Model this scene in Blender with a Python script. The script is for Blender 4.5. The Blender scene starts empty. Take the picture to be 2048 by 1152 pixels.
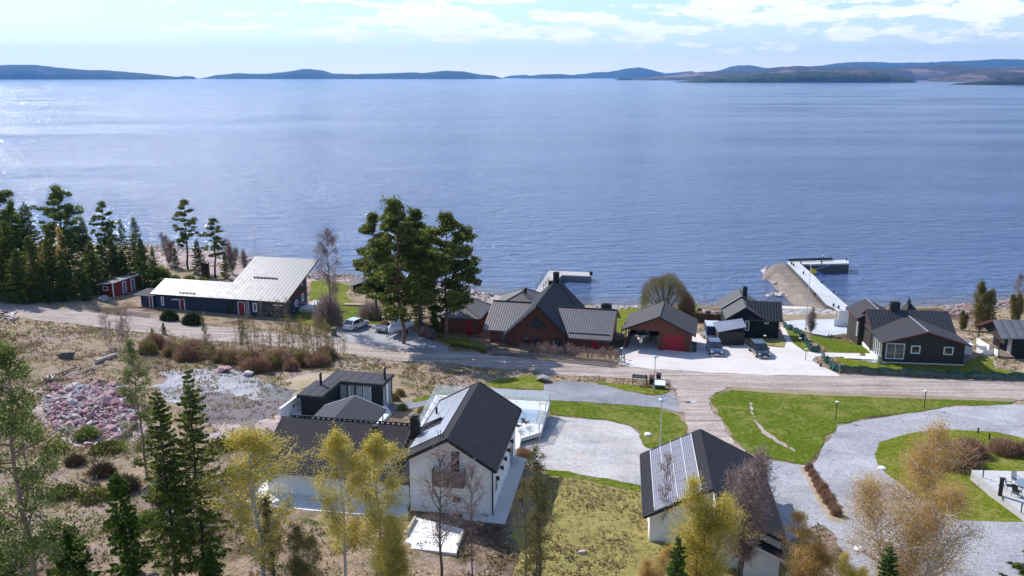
import bpy, math, random
import numpy as np
from mathutils import Vector, Matrix
random.seed(7); rng=np.random.default_rng(7)
S=bpy.context.scene; COL=S.collection
R=math.radians
# ---------------------------------------------------------------- camera
F=1750.0; CX,CY=1024.0,576.0; H=40.0; PITCH=math.atan(424/F); SP,CP=math.sin(PITCH),math.cos(PITCH)
cam=bpy.data.cameras.new('camera'); camo=bpy.data.objects.new('camera',cam); COL.objects.link(camo)
camo.location=(0,0,H); camo.rotation_euler=(math.pi/2-PITCH,0,0)
cam.sensor_width=36; cam.lens=36*F/2048; cam.clip_end=400000; cam.clip_start=1
S.camera=camo
# ---------------------------------------------------------------- sky, sun, exposure
SUN_EL=R(41); SD=Vector((-.67*math.cos(SUN_EL)/math.hypot(.67,.74),.74*math.cos(SUN_EL)/math.hypot(.67,.74),math.sin(SUN_EL)))
W=bpy.data.worlds.new('World'); S.world=W; W.use_nodes=True
def sky_world():
    nt=W.node_tree; N=nt.nodes; L=nt.links; N.clear()
    out=N.new('ShaderNodeOutputWorld'); bg=N.new('ShaderNodeBackground'); sk=N.new('ShaderNodeTexSky')
    sk.sky_type='NISHITA'; sk.sun_disc=False; sk.sun_elevation=SUN_EL; sk.sun_rotation=math.atan2(SD.x,SD.y)
    sk.altitude=0; sk.air_density=1.0; sk.dust_density=.3; sk.ozone_density=2.2
    bg.inputs['Strength'].default_value=.15
    def M(op,a,b=None,c=None,clamp=False):
        n=N.new('ShaderNodeMath'); n.operation=op; n.use_clamp=clamp
        for i,v in enumerate((a,b,c)):
            if v is None: continue
            if isinstance(v,(int,float)): n.inputs[i].default_value=v
            else: L.new(v,n.inputs[i])
        return n.outputs[0]
    tc=N.new('ShaderNodeTexCoord'); sx=N.new('ShaderNodeSeparateXYZ'); L.new(tc.outputs['Generated'],sx.inputs[0])
    az=M('ARCTAN2',sx.outputs[0],sx.outputs[1]); el=M('ARCSINE',sx.outputs[2])
    def noise(ka,ke,sc,det,rough=.55,off=0.):
        cb=N.new('ShaderNodeCombineXYZ'); L.new(M('MULTIPLY',az,ka),cb.inputs[0]); L.new(M('MULTIPLY',el,ke),cb.inputs[1]); cb.inputs[2].default_value=off
        n=N.new('ShaderNodeTexNoise'); n.inputs['Scale'].default_value=sc; n.inputs['Detail'].default_value=det; n.inputs['Roughness'].default_value=rough
        L.new(cb.outputs[0],n.inputs['Vector']); return n.outputs['Fac']
    # cloud banks: wide soft lenses of cloud at their own bearing and height above the horizon
    def px(x,y): return math.atan((x-1024)/1790), math.atan((152-y)/1790)
    banks=[(700,2,480,11,1.),(1050,2,250,10,.9),(430,62,110,8,1),(530,42,90,7,.9),(860,42,170,26,1.1),(680,72,110,13,.95),(960,70,260,20,.85),(1150,40,110,14,1.),
           (1180,72,150,18,.8),(1440,18,150,18,.95),(1560,42,200,18,.95),(1330,64,130,14,.8),(1300,92,260,14,.45),(1800,12,190,16,1.),(1960,40,200,16,1.),(1720,72,300,20,.5),(1900,90,300,20,.45),(1500,100,300,20,.35)]
    warp=M('MULTIPLY',M('SUBTRACT',noise(9,26,1.6,3,off=4.),.5),.02)
    elw=M('ADD',el,warp)
    tot=None
    for bx,by,w,h,s in banks:
        a0,e0=px(bx,by); wa=w/1790; hh=h/1790
        da=M('DIVIDE',M('SUBTRACT',az,a0),wa); de=M('DIVIDE',M('SUBTRACT',elw,e0),hh)
        g=M('MULTIPLY',M('POWER',2.718,M('MULTIPLY',M('ADD',M('MULTIPLY',da,da),M('MULTIPLY',de,de)),-1.)),s)
        tot=g if tot is None else M('MAXIMUM',tot,g)
    n1=noise(24,85,1.,7,.62); n2=noise(5,16,1.,5,.6,off=9.)
    d=M('ADD',M('ADD',tot,M('MULTIPLY',M('SUBTRACT',n1,.5),2.6)),-.36)
    mask=M('MULTIPLY',d,4.4,clamp=True)
    # loose fair-weather cloud over the rest of the sky, overhead too
    hi=M('MULTIPLY',M('SUBTRACT',n2,.56),3.,clamp=True)
    hi=M('MULTIPLY',hi,M('MULTIPLY',M('SUBTRACT',el,.09),8.,clamp=True))
    mask=M('MAXIMUM',M('MULTIPLY',mask,.93),M('MULTIPLY',hi,.45))
    shade=noise(20,110,1.,5,.6,off=2.)
    cr=N.new('ShaderNodeMix'); cr.data_type='RGBA'; cr.inputs[6].default_value=(5.2,5.5,6.2,1); cr.inputs[7].default_value=(6.9,7.,7.2,1)
    L.new(M('MULTIPLY',M('SUBTRACT',shade,.3),3.,clamp=True),cr.inputs[0])
    tn=N.new('ShaderNodeMix'); tn.data_type='RGBA'; tn.blend_type='MULTIPLY'; tn.inputs[0].default_value=1; tn.inputs[7].default_value=(1.02,.97,.99,1); L.new(sk.outputs[0],tn.inputs[6])
    lo=N.new('ShaderNodeMix'); lo.data_type='RGBA'; lo.blend_type='MULTIPLY'; lo.inputs[7].default_value=(.52,.66,.74,1); L.new(M('SUBTRACT',1.,M('MULTIPLY',el,2.6),clamp=True),lo.inputs[0]); L.new(tn.outputs[2],lo.inputs[6])
    mx=N.new('ShaderNodeMix'); mx.data_type='RGBA'; L.new(mask,mx.inputs[0]); L.new(lo.outputs[2],mx.inputs[6]); L.new(cr.outputs[2],mx.inputs[7])
    vl=N.new('ShaderNodeMix'); vl.data_type='RGBA'; vl.inputs[7].default_value=(7.8,7.6,7.2,1); L.new(M('MULTIPLY',M('POWER',2.718,M('MULTIPLY',el,-30.)),.75,clamp=True),vl.inputs[0]); L.new(mx.outputs[2],vl.inputs[6])
    L.new(vl.outputs[2],bg.inputs['Color']); L.new(bg.outputs[0],out.inputs['Surface'])
sky_world()
sl=bpy.data.lights.new('sun','SUN'); sl.energy=4.2; sl.angle=R(.5); sl.color=(1,.955,.89)
so=bpy.data.objects.new('sun',sl); COL.objects.link(so); so.rotation_euler=SD.to_track_quat('Z','Y').to_euler(); so.location=(-60,60,90)
S.view_settings.view_transform='Standard'; S.view_settings.look='None'; S.view_settings.exposure=.5; S.view_settings.gamma=1
# ---------------------------------------------------------------- the lie of the land
def ray(px,py):
    a=(px-CX)/F; b=(py-CY)/F; return np.array([a,CP-b*SP,-SP-b*CP])
def proj(p):
    x,y,z=p[0],p[1],p[2]-H; Z=y*CP-z*SP; D=-y*SP-z*CP
    return CX+F*x/Z,CY+F*D/Z
def atz(px,py,z):
    r=ray(px,py); t=(z-H)/r[2]; return (r[0]*t,r[1]*t)
_SH=[(-900,470),(-300,480),(0,486),(330,494),(420,502),(520,520),(620,548),(700,553),(900,577),(1000,592),(1200,614),(1380,612),(1560,612),(1700,618),(1900,612),(2048,596),(2300,590),(3000,590)]
_s=np.array([atz(a,b,0) for a,b in _SH])
def yshore(x): return np.interp(x,_s[:,0],_s[:,1])
_PS=[-60,-8,0,3,15,40,60,90,115,200,400]; _PZ=[-6,-1.2,0,.8,2.2,4.6,5.2,7.4,8.6,12,16]
def gz(x,y): return np.interp(yshore(x)-y,_PS,_PZ)
_T=np.linspace(20,330,3101)
def G(px,py):
    r=ray(px,py); zz=H+r[2]*_T; g=gz(r[0]*_T,r[1]*_T); i=int(np.argmax(zz<=g)); t0,t1=_T[max(i-1,0)],_T[i]
    for _ in range(25):
        m=(t0+t1)/2
        if H+r[2]*m<=gz(r[0]*m,r[1]*m): t1=m
        else: t0=m
    return np.array([r[0]*t1,r[1]*t1,H+r[2]*t1])
def _h(ix,iy,seed):
    v=np.sin(ix*127.1+iy*311.7+seed*74.7)*43758.5453; return v-np.floor(v)
def vnoise(x,y,s=1.,seed=0):
    x=np.asarray(x,float)/s; y=np.asarray(y,float)/s; ix=np.floor(x); iy=np.floor(y); fx=x-ix; fy=y-iy
    fx=fx*fx*(3-2*fx); fy=fy*fy*(3-2*fy)
    a=_h(ix,iy,seed); b=_h(ix+1,iy,seed); c=_h(ix,iy+1,seed); d=_h(ix+1,iy+1,seed)
    return (a*(1-fx)+b*fx)*(1-fy)+(c*(1-fx)+d*fx)*fy
def fbm(x,y,s,o=4,seed=0):
    t=0;a=1;w=0
    for k in range(o): t=t+a*vnoise(x,y,s/2**k,seed+k*13); w+=a; a*=.5
    return t/w
# ---------------------------------------------------------------- objects
def tag(o,label=None,cat=None,group=None,kind=None):
    if label: o['label']=label
    if cat: o['category']=cat
    if group: o['group']=group
    if kind: o['kind']=kind
    return o
def empty(name,loc=(0,0,0),rz=0.,label=None,cat=None,group=None):
    o=bpy.data.objects.new(name,None); COL.objects.link(o); o.location=loc; o.rotation_euler=(0,0,rz); o.empty_display_size=.3
    return tag(o,label,cat,group)
def mesh_obj(name,V,Fc,mat,parent=None,smooth=False,uv=None,mi=None):
    me=bpy.data.meshes.new(name)
    me.from_pydata([tuple(map(float,v)) for v in V],[],[tuple(map(int,f)) for f in Fc]); me.update()
    for m in (mat if isinstance(mat,(list,tuple)) else [mat]): me.materials.append(m)
    if mi is not None: me.polygons.foreach_set('material_index',np.array(mi,dtype=np.int32))
    if smooth: me.polygons.foreach_set('use_smooth',np.ones(len(Fc),dtype=bool))
    if uv is not None:
        l=me.uv_layers.new(name='UVMap'); l.data.foreach_set('uv',np.array(uv,dtype=np.float32).ravel())
    o=bpy.data.objects.new(name,me); COL.objects.link(o); o.parent=parent
    return o
def np_mesh(name,V,Fc,mat,parent=None,smooth=False):
    """fast mesh for faces of one size; V (n,3), Fc (m,k)"""
    V=np.asarray(V,dtype=np.float32); Fc=np.asarray(Fc,dtype=np.int32); k=Fc.shape[1]; me=bpy.data.meshes.new(name)
    me.vertices.add(len(V)); me.vertices.foreach_set('co',V.ravel())
    me.loops.add(Fc.size); me.loops.foreach_set('vertex_index',Fc.ravel())
    me.polygons.add(len(Fc)); me.polygons.foreach_set('loop_start',np.arange(0,Fc.size,k,dtype=np.int32)); me.polygons.foreach_set('loop_total',np.full(len(Fc),k,dtype=np.int32))
    if smooth: me.polygons.foreach_set('use_smooth',np.ones(len(Fc),dtype=bool))
    me.update(calc_edges=True)
    for m in (mat if isinstance(mat,(list,tuple)) else [mat]): me.materials.append(m)
    o=bpy.data.objects.new(name,me); COL.objects.link(o); o.parent=parent
    return o
class MB:
    """collects shapes into one mesh, with uv in metres"""
    def __init__(s): s.V=[];s.F=[];s.U=[]
    def poly(s,pts,uv=None):
        i=len(s.V); s.V+=[tuple(p) for p in pts]; s.F.append(tuple(range(i,i+len(pts))))
        if uv is None:
            a=Vector(pts[0]); e=(Vector(pts[1])-a); e=e.normalized() if e.length>1e-9 else Vector((1,0,0)); n=e.cross(Vector(pts[2])-a); f=n.cross(e); f=f.normalized() if f.length>1e-9 else Vector((0,0,1))
            uv=[((Vector(p)-a).dot(e),(Vector(p)-a).dot(f)) for p in pts]
        s.U+=uv
    def box(s,x0,x1,y0,y1,z0,z1):
        p=[(x0,y0,z0),(x1,y0,z0),(x1,y1,z0),(x0,y1,z0),(x0,y0,z1),(x1,y0,z1),(x1,y1,z1),(x0,y1,z1)]
        for f in ((3,2,1,0),(4,5,6,7),(0,1,5,4),(1,2,6,5),(2,3,7,6),(3,0,4,7)): s.poly([p[k] for k in f])
        return s
    def slab(s,quad,t):
        """quad (upper face, counter-clockwise from above; first edge = eave) with thickness t downwards"""
        top=[Vector(q) for q in quad]; lo=[q-Vector((0,0,t)) for q in top]; n=len(top); s.poly(top); s.poly(lo[::-1])
        for i in range(n): j=(i+1)%n; s.poly([top[i],lo[i],lo[j],top[j]])
        return s
    def prism(s,pts,z0,z1):
        n=len(pts); s.poly([(x,y,z1) for x,y in pts]); s.poly([(x,y,z0) for x,y in pts][::-1])
        for i in range(n):
            a=pts[i];b=pts[(i+1)%n]; s.poly([(a[0],a[1],z0),(b[0],b[1],z0),(b[0],b[1],z1),(a[0],a[1],z1)])
        return s
    def gable(s,pts,y0,y1):
        """profile in x,z (counter-clockwise seen from -y) run from y0 to y1"""
        n=len(pts); s.poly([(x,y0,z) for x,z in pts]); s.poly([(x,y1,z) for x,z in pts][::-1])
        for i in range(n):
            a=pts[i];b=pts[(i+1)%n]; s.poly([(a[0],y0,a[1]),(a[0],y1,a[1]),(b[0],y1,b[1]),(b[0],y0,b[1])])
        return s
    def gablex(s,pts,x0,x1):
        """profile in y,z run from x0 to x1"""
        n=len(pts); s.poly([(x1,y,z) for y,z in pts]); s.poly([(x0,y,z) for y,z in pts][::-1])
        for i in range(n):
            a=pts[i];b=pts[(i+1)%n]; s.poly([(x0,a[0],a[1]),(x0,b[0],b[1]),(x1,b[0],b[1]),(x1,a[0],a[1])][::-1])
        return s
    def tube(s,p0,p1,r0,r1=None,n=8,cap=True):
        r1=r0 if r1 is None else r1; a=Vector(p0);b=Vector(p1); d=(b-a).normalized(); u=d.orthogonal().normalized(); w=d.cross(u)
        A=[a+(u*math.cos(t)+w*math.sin(t))*r0 for t in [2*math.pi*k/n for k in range(n)]]; B=[b+(u*math.cos(t)+w*math.sin(t))*r1 for t in [2*math.pi*k/n for k in range(n)]]
        for k in range(n): j=(k+1)%n; s.poly([A[k],A[j],B[j],B[k]])
        if cap: s.poly(A[::-1]); s.poly(B)
        return s
    def lathe(s,prof,n=16,c=(0,0)):
        for (r0,z0),(r1,z1) in zip(prof,prof[1:]):
            for k in range(n):
                a=2*math.pi*k/n;b=2*math.pi*(k+1)/n
                q=[(c[0]+r0*math.cos(a),c[1]+r0*math.sin(a),z0),(c[0]+r0*math.cos(b),c[1]+r0*math.sin(b),z0),(c[0]+r1*math.cos(b),c[1]+r1*math.sin(b),z1),(c[0]+r1*math.cos(a),c[1]+r1*math.sin(a),z1)]
                if r0<1e-6: q=q[1:] if False else [q[0],q[2],q[3]]
                elif r1<1e-6: q=q[:3]
                s.poly(q)
        return s
    def build(s,name,mat,parent=None,smooth=False): return mesh_obj(name,s.V,s.F,mat,parent,smooth,s.U)
# ---------------------------------------------------------------- materials
class NT:
    def __init__(s,name,rough=.8,metal=0.,spec=.4):
        s.m=bpy.data.materials.new(name); s.m.use_nodes=True; s.N=s.m.node_tree.nodes; s.L=s.m.node_tree.links; s.p=s.N['Principled BSDF']
        s.p.inputs['Roughness'].default_value=rough; s.p.inputs['Metallic'].default_value=metal; s.p.inputs['Specular IOR Level'].default_value=spec
    def set(s,k,v):
        if isinstance(v,(int,float)): s.p.inputs[k].default_value=v
        elif isinstance(v,(tuple,list)): s.p.inputs[k].default_value=(*v[:3],1)
        else: s.L.new(v,s.p.inputs[k])
    def co(s,kind='Object',scale=(1,1,1),rot=0.):
        t=s.N.new('ShaderNodeTexCoord'); m=s.N.new('ShaderNodeMapping'); m.inputs['Scale'].default_value=scale; m.inputs['Rotation'].default_value=(0,0,rot); s.L.new(t.outputs[kind],m.inputs[0]); return m.outputs[0]
    def world(s,scale=(1,1,1)):
        t=s.N.new('ShaderNodeNewGeometry'); m=s.N.new('ShaderNodeMapping'); m.inputs['Scale'].default_value=scale; s.L.new(t.outputs['Position'],m.inputs[0]); return m.outputs[0]
    def noise(s,v,sc,det=4,rough=.55,dist=0.,out='Fac'):
        n=s.N.new('ShaderNodeTexNoise'); n.inputs['Scale'].default_value=sc; n.inputs['Detail'].default_value=det; n.inputs['Roughness'].default_value=rough; n.inputs['Distortion'].default_value=dist
        s.L.new(v,n.inputs['Vector']); return n.outputs[out]
    def wave(s,v,sc,dr='X',dist=0.,prof='SIN'):
        n=s.N.new('ShaderNodeTexWave'); n.bands_direction=dr; n.wave_profile=prof; n.inputs['Scale'].default_value=sc; n.inputs['Distortion'].default_value=dist; s.L.new(v,n.inputs['Vector']); return n.outputs['Fac']
    def math(s,op,a,b=0.,c=None,clamp=False):
        n=s.N.new('ShaderNodeMath'); n.operation=op; n.use_clamp=clamp
        for i,v in enumerate((a,b,c)):
            if v is None: continue
            if isinstance(v,(int,float)): n.inputs[i].default_value=v
            else: s.L.new(v,n.inputs[i])
        return n.outputs[0]
    def ramp(s,f,stops,interp='LINEAR'):
        r=s.N.new('ShaderNodeValToRGB'); r.color_ramp.interpolation=interp; e=r.color_ramp.elements
        while len(e)<len(stops): e.new(.5)
        for k,(p,c) in zip(e,stops): k.position=p; k.color=(*c,1) if len(c)==3 else c
        s.L.new(f,r.inputs[0]); return r.outputs[0]
    def mix(s,f,a,b,mode='MIX'):
        n=s.N.new('ShaderNodeMix'); n.data_type='RGBA'; n.blend_type=mode
        for i,v in ((0,f),(6,a),(7,b)):
            if isinstance(v,(int,float)): n.inputs[i].default_value=v
            elif isinstance(v,(tuple,list)): n.inputs[i].default_value=(*v[:3],1)
            else: s.L.new(v,n.inputs[i])
        return n.outputs[2]
    def bump(s,h,strength=.3,dist=.05):
        b=s.N.new('ShaderNodeBump'); b.inputs['Strength'].default_value=strength; b.inputs['Distance'].default_value=dist; s.L.new(h,b.inputs['Height']); s.L.new(b.outputs[0],s.p.inputs['Normal'])
def paint(name,c,rough=.6,var=.12,metal=0.,spec=.4,sc=1.5):
    t=NT(name,rough,metal,spec); n=t.noise(t.co('Object'),sc,5,.6)
    k=lambda f:tuple(min(1,x*f) for x in c)
    t.set('Base Color',t.ramp(n,[(.25,k(1-var)),(.75,k(1+var))])); return t.m
def boards(name,c,width=.14,rough=.75,var=.12,vertical=True,axis='x',weather=.0,wc=(.2,.19,.18),gap=.45):
    """board cladding: gaps and per-board tone from the uv (metres); u along the wall"""
    t=NT(name,rough,0,.25); uv=t.co('UV'); sx=t.N.new('ShaderNodeSeparateXYZ'); t.L.new(uv,sx.inputs[0]); a=sx.outputs[0] if vertical else sx.outputs[1]
    q=t.math('DIVIDE',a,width); fr=t.math('FRACT',q); idx=t.math('FLOOR',q)
    wn=t.N.new('ShaderNodeTexWhiteNoise'); wn.noise_dimensions='1D'; t.L.new(idx,wn.inputs['W'])
    edge=t.math('GREATER_THAN',fr,.9)
    n=t.noise(t.co('Object',(1.2,1.2,1.2)),1.3,6,.65)
    tone=t.math('ADD',t.math('MULTIPLY',wn.outputs['Value'],var),t.math('MULTIPLY',n,var*2))
    k=lambda f:tuple(min(1,x*f) for x in c)
    col=t.ramp(tone,[(0,k(1-var)),(var*3,k(1+var))])
    if weather: col=t.mix(t.math('MULTIPLY',t.math('SUBTRACT',n,.45),weather*5,clamp=True),col,wc)
    col=t.mix(t.math('MULTIPLY',edge,gap),col,k(.35)); t.set('Base Color',col)
    t.bump(t.math('SUBTRACT',1.,edge),.5,.02); return t.m
def rooftile(name,c,course=.36,pan=.3,rough=.55,lo=.45,spec=.4,var=.15,seam=False,amp=1.):
    """pantile/shingle/seam roof from uv in metres: u along the eave, v up the slope"""
    t=NT(name,rough,0,spec); uv=t.co('UV'); sx=t.N.new('ShaderNodeSeparateXYZ'); t.L.new(uv,sx.inputs[0]); u,v=sx.outputs[0],sx.outputs[1]
    n=t.noise(t.co('Object'),.8,6,.65); n2=t.noise(uv,9,3)
    k=lambda f:tuple(min(1,x*f) for x in c)
    base=t.ramp(t.math('ADD',t.math('MULTIPLY',n,.6),t.math('MULTIPLY',n2,.4)),[(.3,k(1-var)),(.7,k(1+var))])
    rows=t.math('FRACT',t.math('DIVIDE',v,course)) if course else None
    if pan: cols=t.math('ABSOLUTE',t.math('SINE',t.math('MULTIPLY',u,math.pi/pan)))
    h=None
    if pan and course: h=t.math('ADD',t.math('MULTIPLY',cols,.6),t.math('MULTIPLY',t.math('SUBTRACT',1.,rows),.6))
    elif pan: h=cols
    elif course: h=t.math('SUBTRACT',1.,rows)
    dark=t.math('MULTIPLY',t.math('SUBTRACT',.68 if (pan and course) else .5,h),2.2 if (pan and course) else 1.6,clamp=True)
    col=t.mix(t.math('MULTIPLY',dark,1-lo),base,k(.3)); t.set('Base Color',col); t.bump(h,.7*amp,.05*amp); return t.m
M={}
M['white_boards']=boards('white_boards',(.86,.85,.84),.16,.6,.05,gap=.35)
M['white']=paint('white_paint',(.8,.8,.79),.5,.04)
M['grey_deck']=boards('deck_boards',(.62,.60,.58),.14,.7,.10,weather=.25,wc=(.42,.41,.41))
M['old_wood']=boards('weathered_wood',(.20,.155,.12),.12,.85,.2,weather=.3)
M['red_log']=boards('red_log',(.16,.056,.036),.2,.6,.15,vertical=False,gap=.6)
M['red_paint']=boards('falu_red',(.23,.03,.02),.16,.8,.12)
M['blue_board']=boards('blue_board',(.036,.05,.085),.16,.7,.12,vertical=False)
M['dark_board']=boards('dark_board',(.016,.022,.026),.15,.7,.15)
M['brown_board']=boards('brown_board',(.055,.045,.042),.15,.75,.12)
M['brown_sun']=M['brown_board']
M['maroon']=paint('maroon_trim',(.11,.03,.028),.5,.1)
M['bright_red']=boards('door_red',(.30,.02,.03),.25,.45,.05,vertical=False,gap=.3)
M['black']=paint('black_metal',(.014,.014,.016),.4,.2,spec=.5)
M['soft_black']=paint('black_felt_trim',(.02,.02,.022),.7,.2)
M['felt']=rooftile('black_roof_felt',(.026,.024,.032),.33,0,.8,.7,.15,.22)
M['felt_grey']=rooftile('grey_roof_felt',(.055,.053,.066),.9,0,.8,.85,.2,.15)
M['steep_felt']=rooftile('blue_black_roof',(.010,.014,.022),.30,0,.7,.8,.18,.12)
M['tile']=rooftile('dark_roof_tile',(.12,.108,.115),.42,.34,.42,.02,.6,.12)
M['ribbed']=rooftile('ribbed_dark_roof',(.033,.032,.038),0,.42,.45,.25,.5,.12)
M['tile_grey']=rooftile('grey_brown_roof_tile',(.095,.083,.083),.35,.28,.6,.55,.4,.12)
M['shingle_grey']=rooftile('plain_grey_roof',(.10,.095,.098),.4,0,.75,.8,.3,.12)
M['concrete']=paint('concrete',(.42,.41,.39),.85,.15)
M['pale_concrete']=paint('pale_concrete',(.62,.62,.61),.8,.08)
M['steel']=paint('galvanised_steel',(.5,.52,.54),.35,.12,metal=.8)
M['pole_white']=paint('white_pole',(.75,.75,.75),.35,.05)
def glass_mat(name,c,rough=.05):
    t=NT(name,rough,0,.9); n=t.noise(t.co('Object'),2.2,2); t.set('Base Color',t.ramp(n,[(.3,tuple(x*.6 for x in c)),(.7,tuple(x*1.6 for x in c))])); return t.m
M['glass']=glass_mat('window_glass',(.025,.03,.035))
M['pale_glass']=glass_mat('curtained_glass',(.14,.13,.12))
def clear(name,c=(.85,.95,.93),alpha=.25):
    t=NT(name,.08,0,.8); t.set('Base Color',c); t.p.inputs['Alpha'].default_value=alpha; return t.m
M['clear']=clear('clear_glass'); M['dome']=clear('dome_sheet',(.85,.9,.95),.45)
M['sandwood']=paint('peeled_wood',(.52,.45,.36),.8,.15)
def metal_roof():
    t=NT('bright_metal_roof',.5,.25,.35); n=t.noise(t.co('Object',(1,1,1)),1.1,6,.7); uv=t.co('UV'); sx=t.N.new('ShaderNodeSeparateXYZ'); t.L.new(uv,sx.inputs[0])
    f=t.math('FRACT',t.math('DIVIDE',sx.outputs[0],.62)); rib=t.math('LESS_THAN',f,.16); sh=t.math('LESS_THAN',t.math('ABSOLUTE',t.math('SUBTRACT',f,.24)),.09)  # sh: shadow beside each rib, painted as a dark band in the colour
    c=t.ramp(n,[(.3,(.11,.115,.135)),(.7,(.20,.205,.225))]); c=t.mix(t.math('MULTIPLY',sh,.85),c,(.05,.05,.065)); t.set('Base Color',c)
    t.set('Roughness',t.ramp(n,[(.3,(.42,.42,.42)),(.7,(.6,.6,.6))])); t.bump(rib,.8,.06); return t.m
M['metal_roof']=metal_roof()
def solar(name,c,rg=.22,sp=.6):
    t=NT(name,rg,.1,sp); uv=t.co('UV'); b=t.N.new('ShaderNodeTexBrick'); b.offset=0; b.inputs['Scale'].default_value=1.; b.inputs['Mortar Size'].default_value=.012; b.inputs['Brick Width'].default_value=.165; b.inputs['Row Height'].default_value=.165
    b.inputs['Color1'].default_value=(*c,1); b.inputs['Color2'].default_value=(*[x*1.3 for x in c],1); b.inputs['Mortar'].default_value=(.35,.37,.42,1); t.L.new(uv,b.inputs['Vector']); t.set('Base Color',b.outputs['Color']); return t.m
M['solar']=solar('solar_cells_glare',(.36,.37,.41));  # cell colour lightened to stand for the glare on the house panels
# ground covers ----------------------------------------------------
def wild_ground():
    t=NT('heath_ground',.95,0,.15); w=t.world()
    big=t.noise(w,.09,6,.6,.4); mid=t.noise(w,.55,6,.65,.5); fine=t.noise(w,4.,5,.7); tiny=t.noise(w,18,3,.7)
    dry=t.ramp(fine,[(.3,(.20,.135,.09)),(.5,(.36,.265,.18)),(.72,(.54,.43,.31))])
    moss=t.ramp(fine,[(.3,(.075,.075,.025)),(.6,(.17,.17,.06)),(.75,(.26,.24,.10))])
    heath=t.ramp(fine,[(.3,(.05,.032,.022)),(.55,(.12,.072,.05)),(.75,(.22,.15,.11))])
    soil=t.ramp(fine,[(.3,(.22,.15,.13)),(.6,(.42,.32,.29)),(.75,(.56,.46,.42))])
    c=t.mix(t.math('MULTIPLY',t.math('SUBTRACT',mid,.50),7.,clamp=True),dry,moss)
    c=t.mix(t.math('MULTIPLY',t.math('SUBTRACT',big,.52),8.,clamp=True),c,heath)
    m3=t.noise(w,.22,5,.6,.3); c=t.mix(t.math('MULTIPLY',t.math('SUBTRACT',m3,.53),8.,clamp=True),c,soil)
    c=t.mix(t.math('MULTIPLY',t.math('SUBTRACT',tiny,.55),2.,clamp=True),c,(.06,.045,.03)); t.set('Base Color',c)
    t.bump(t.math('ADD',t.math('MULTIPLY',fine,.7),t.math('MULTIPLY',tiny,.3)),.9,.25); return t.m
def lawn_mat(name,a,b,c,dryness=.3):
    t=NT(name,.9,0,.15); w=t.world(); big=t.noise(w,.22,6,.66,.8); fine=t.noise(w,2.6,7,.75); tiny=t.noise(w,16,3,.7)
    col=t.ramp(t.math('ADD',t.math('MULTIPLY',fine,.6),t.math('MULTIPLY',tiny,.4)),[(.38,a),(.5,b),(.60,c)])
    col=t.mix(t.math('MULTIPLY',t.math('MULTIPLY',t.math('SUBTRACT',t.math('ADD',t.math('MULTIPLY',big,.6),t.math('MULTIPLY',fine,.4)),.62-dryness*.25),6.,clamp=True),.8),col,(.30,.26,.09)); t.set('Base Color',col); t.p.inputs['Specular IOR Level'].default_value=.03
    t.bump(t.math('ADD',fine,tiny),.7,.09); return t.m
def gravel_mat(name,dark,light,tint=None,streak=0.,sc=1.,dirv=0.,amt=1.):
    t=NT(name,.95,0,.15); w=t.world(); big=t.noise(w,.22*sc,6,.62,.6); fine=t.noise(w,5.,6,.75); tiny=t.noise(w,22,2,.7)
    v=t.N.new('ShaderNodeTexVoronoi'); v.inputs['Scale'].default_value=9.; t.L.new(w,v.inputs['Vector'])
    f=t.math('ADD',t.math('MULTIPLY',big,.5),t.math('MULTIPLY',t.math('ADD',fine,tiny),.25))
    if streak:
        m=t.N.new('ShaderNodeMapping'); m.inputs['Rotation'].default_value=(0,0,dirv); m.inputs['Scale'].default_value=(.06,1.,1.); g=t.N.new('ShaderNodeNewGeometry'); t.L.new(g.outputs['Position'],m.inputs[0])
        st=t.noise(m.outputs[0],1.1,6,.62,1.2); f=t.math('ADD',t.math('MULTIPLY',f,1-streak),t.math('MULTIPLY',st,streak))
    col=t.ramp(f,[(.38,dark),(.6,light)])
    sp=t.N.new('ShaderNodeSeparateColor'); t.L.new(v.outputs['Color'],sp.inputs[0])
    col=t.mix(t.math('MULTIPLY',t.math('GREATER_THAN',sp.outputs[0],.84),.35*amt),col,tuple(x*.45 for x in dark))
    col=t.mix(t.math('MULTIPLY',t.math('LESS_THAN',sp.outputs[0],.14),.3*amt),col,tuple(min(.8,x*1.35) for x in light))
    if tint: col=t.mix(t.math('MULTIPLY',t.math('SUBTRACT',t.noise(w,.4,5,.6,.5),.5),4.,clamp=True),col,tint)
    t.set('Base Color',col); t.bump(t.math('ADD',fine,tiny),.55,.07); return t.m
M['wild']=wild_ground()
M['lawn']=lawn_mat('lawn_green',(.038,.075,.004),(.095,.135,.010),(.19,.21,.035),.5)
M['lawn_dry']=lawn_mat('dry_lawn',(.10,.115,.02),(.28,.25,.09),(.50,.42,.23),1.0)
M['lawn_yellow']=lawn_mat('spring_lawn',(.055,.09,.005),(.125,.16,.012),(.27,.25,.055),.5)
M['road']=gravel_mat('dirt_road',(.21,.165,.145),(.52,.445,.40),streak=.6,dirv=R(14))
M['gravel']=gravel_mat('grey_gravel',(.21,.21,.23),(.46,.455,.48),streak=.12,dirv=R(-50))
M['gravel_pale']=gravel_mat('trodden_gravel',(.26,.255,.27),(.57,.55,.54),tint=(.50,.43,.38),streak=.2,dirv=R(-35))
M['gravel_white']=gravel_mat('pale_pink_gravel',(.56,.51,.49),(.70,.65,.63),streak=.2,amt=.5)
M['gravel_dark']=gravel_mat('dark_grey_gravel',(.17,.175,.20),(.34,.34,.37))
M['pink_soil']=gravel_mat('pink_soil',(.30,.22,.205),(.52,.42,.40),tint=(.34,.31,.31))
M['sand']=gravel_mat('beach_sand',(.47,.43,.38),(.62,.58,.53),amt=.3)
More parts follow.
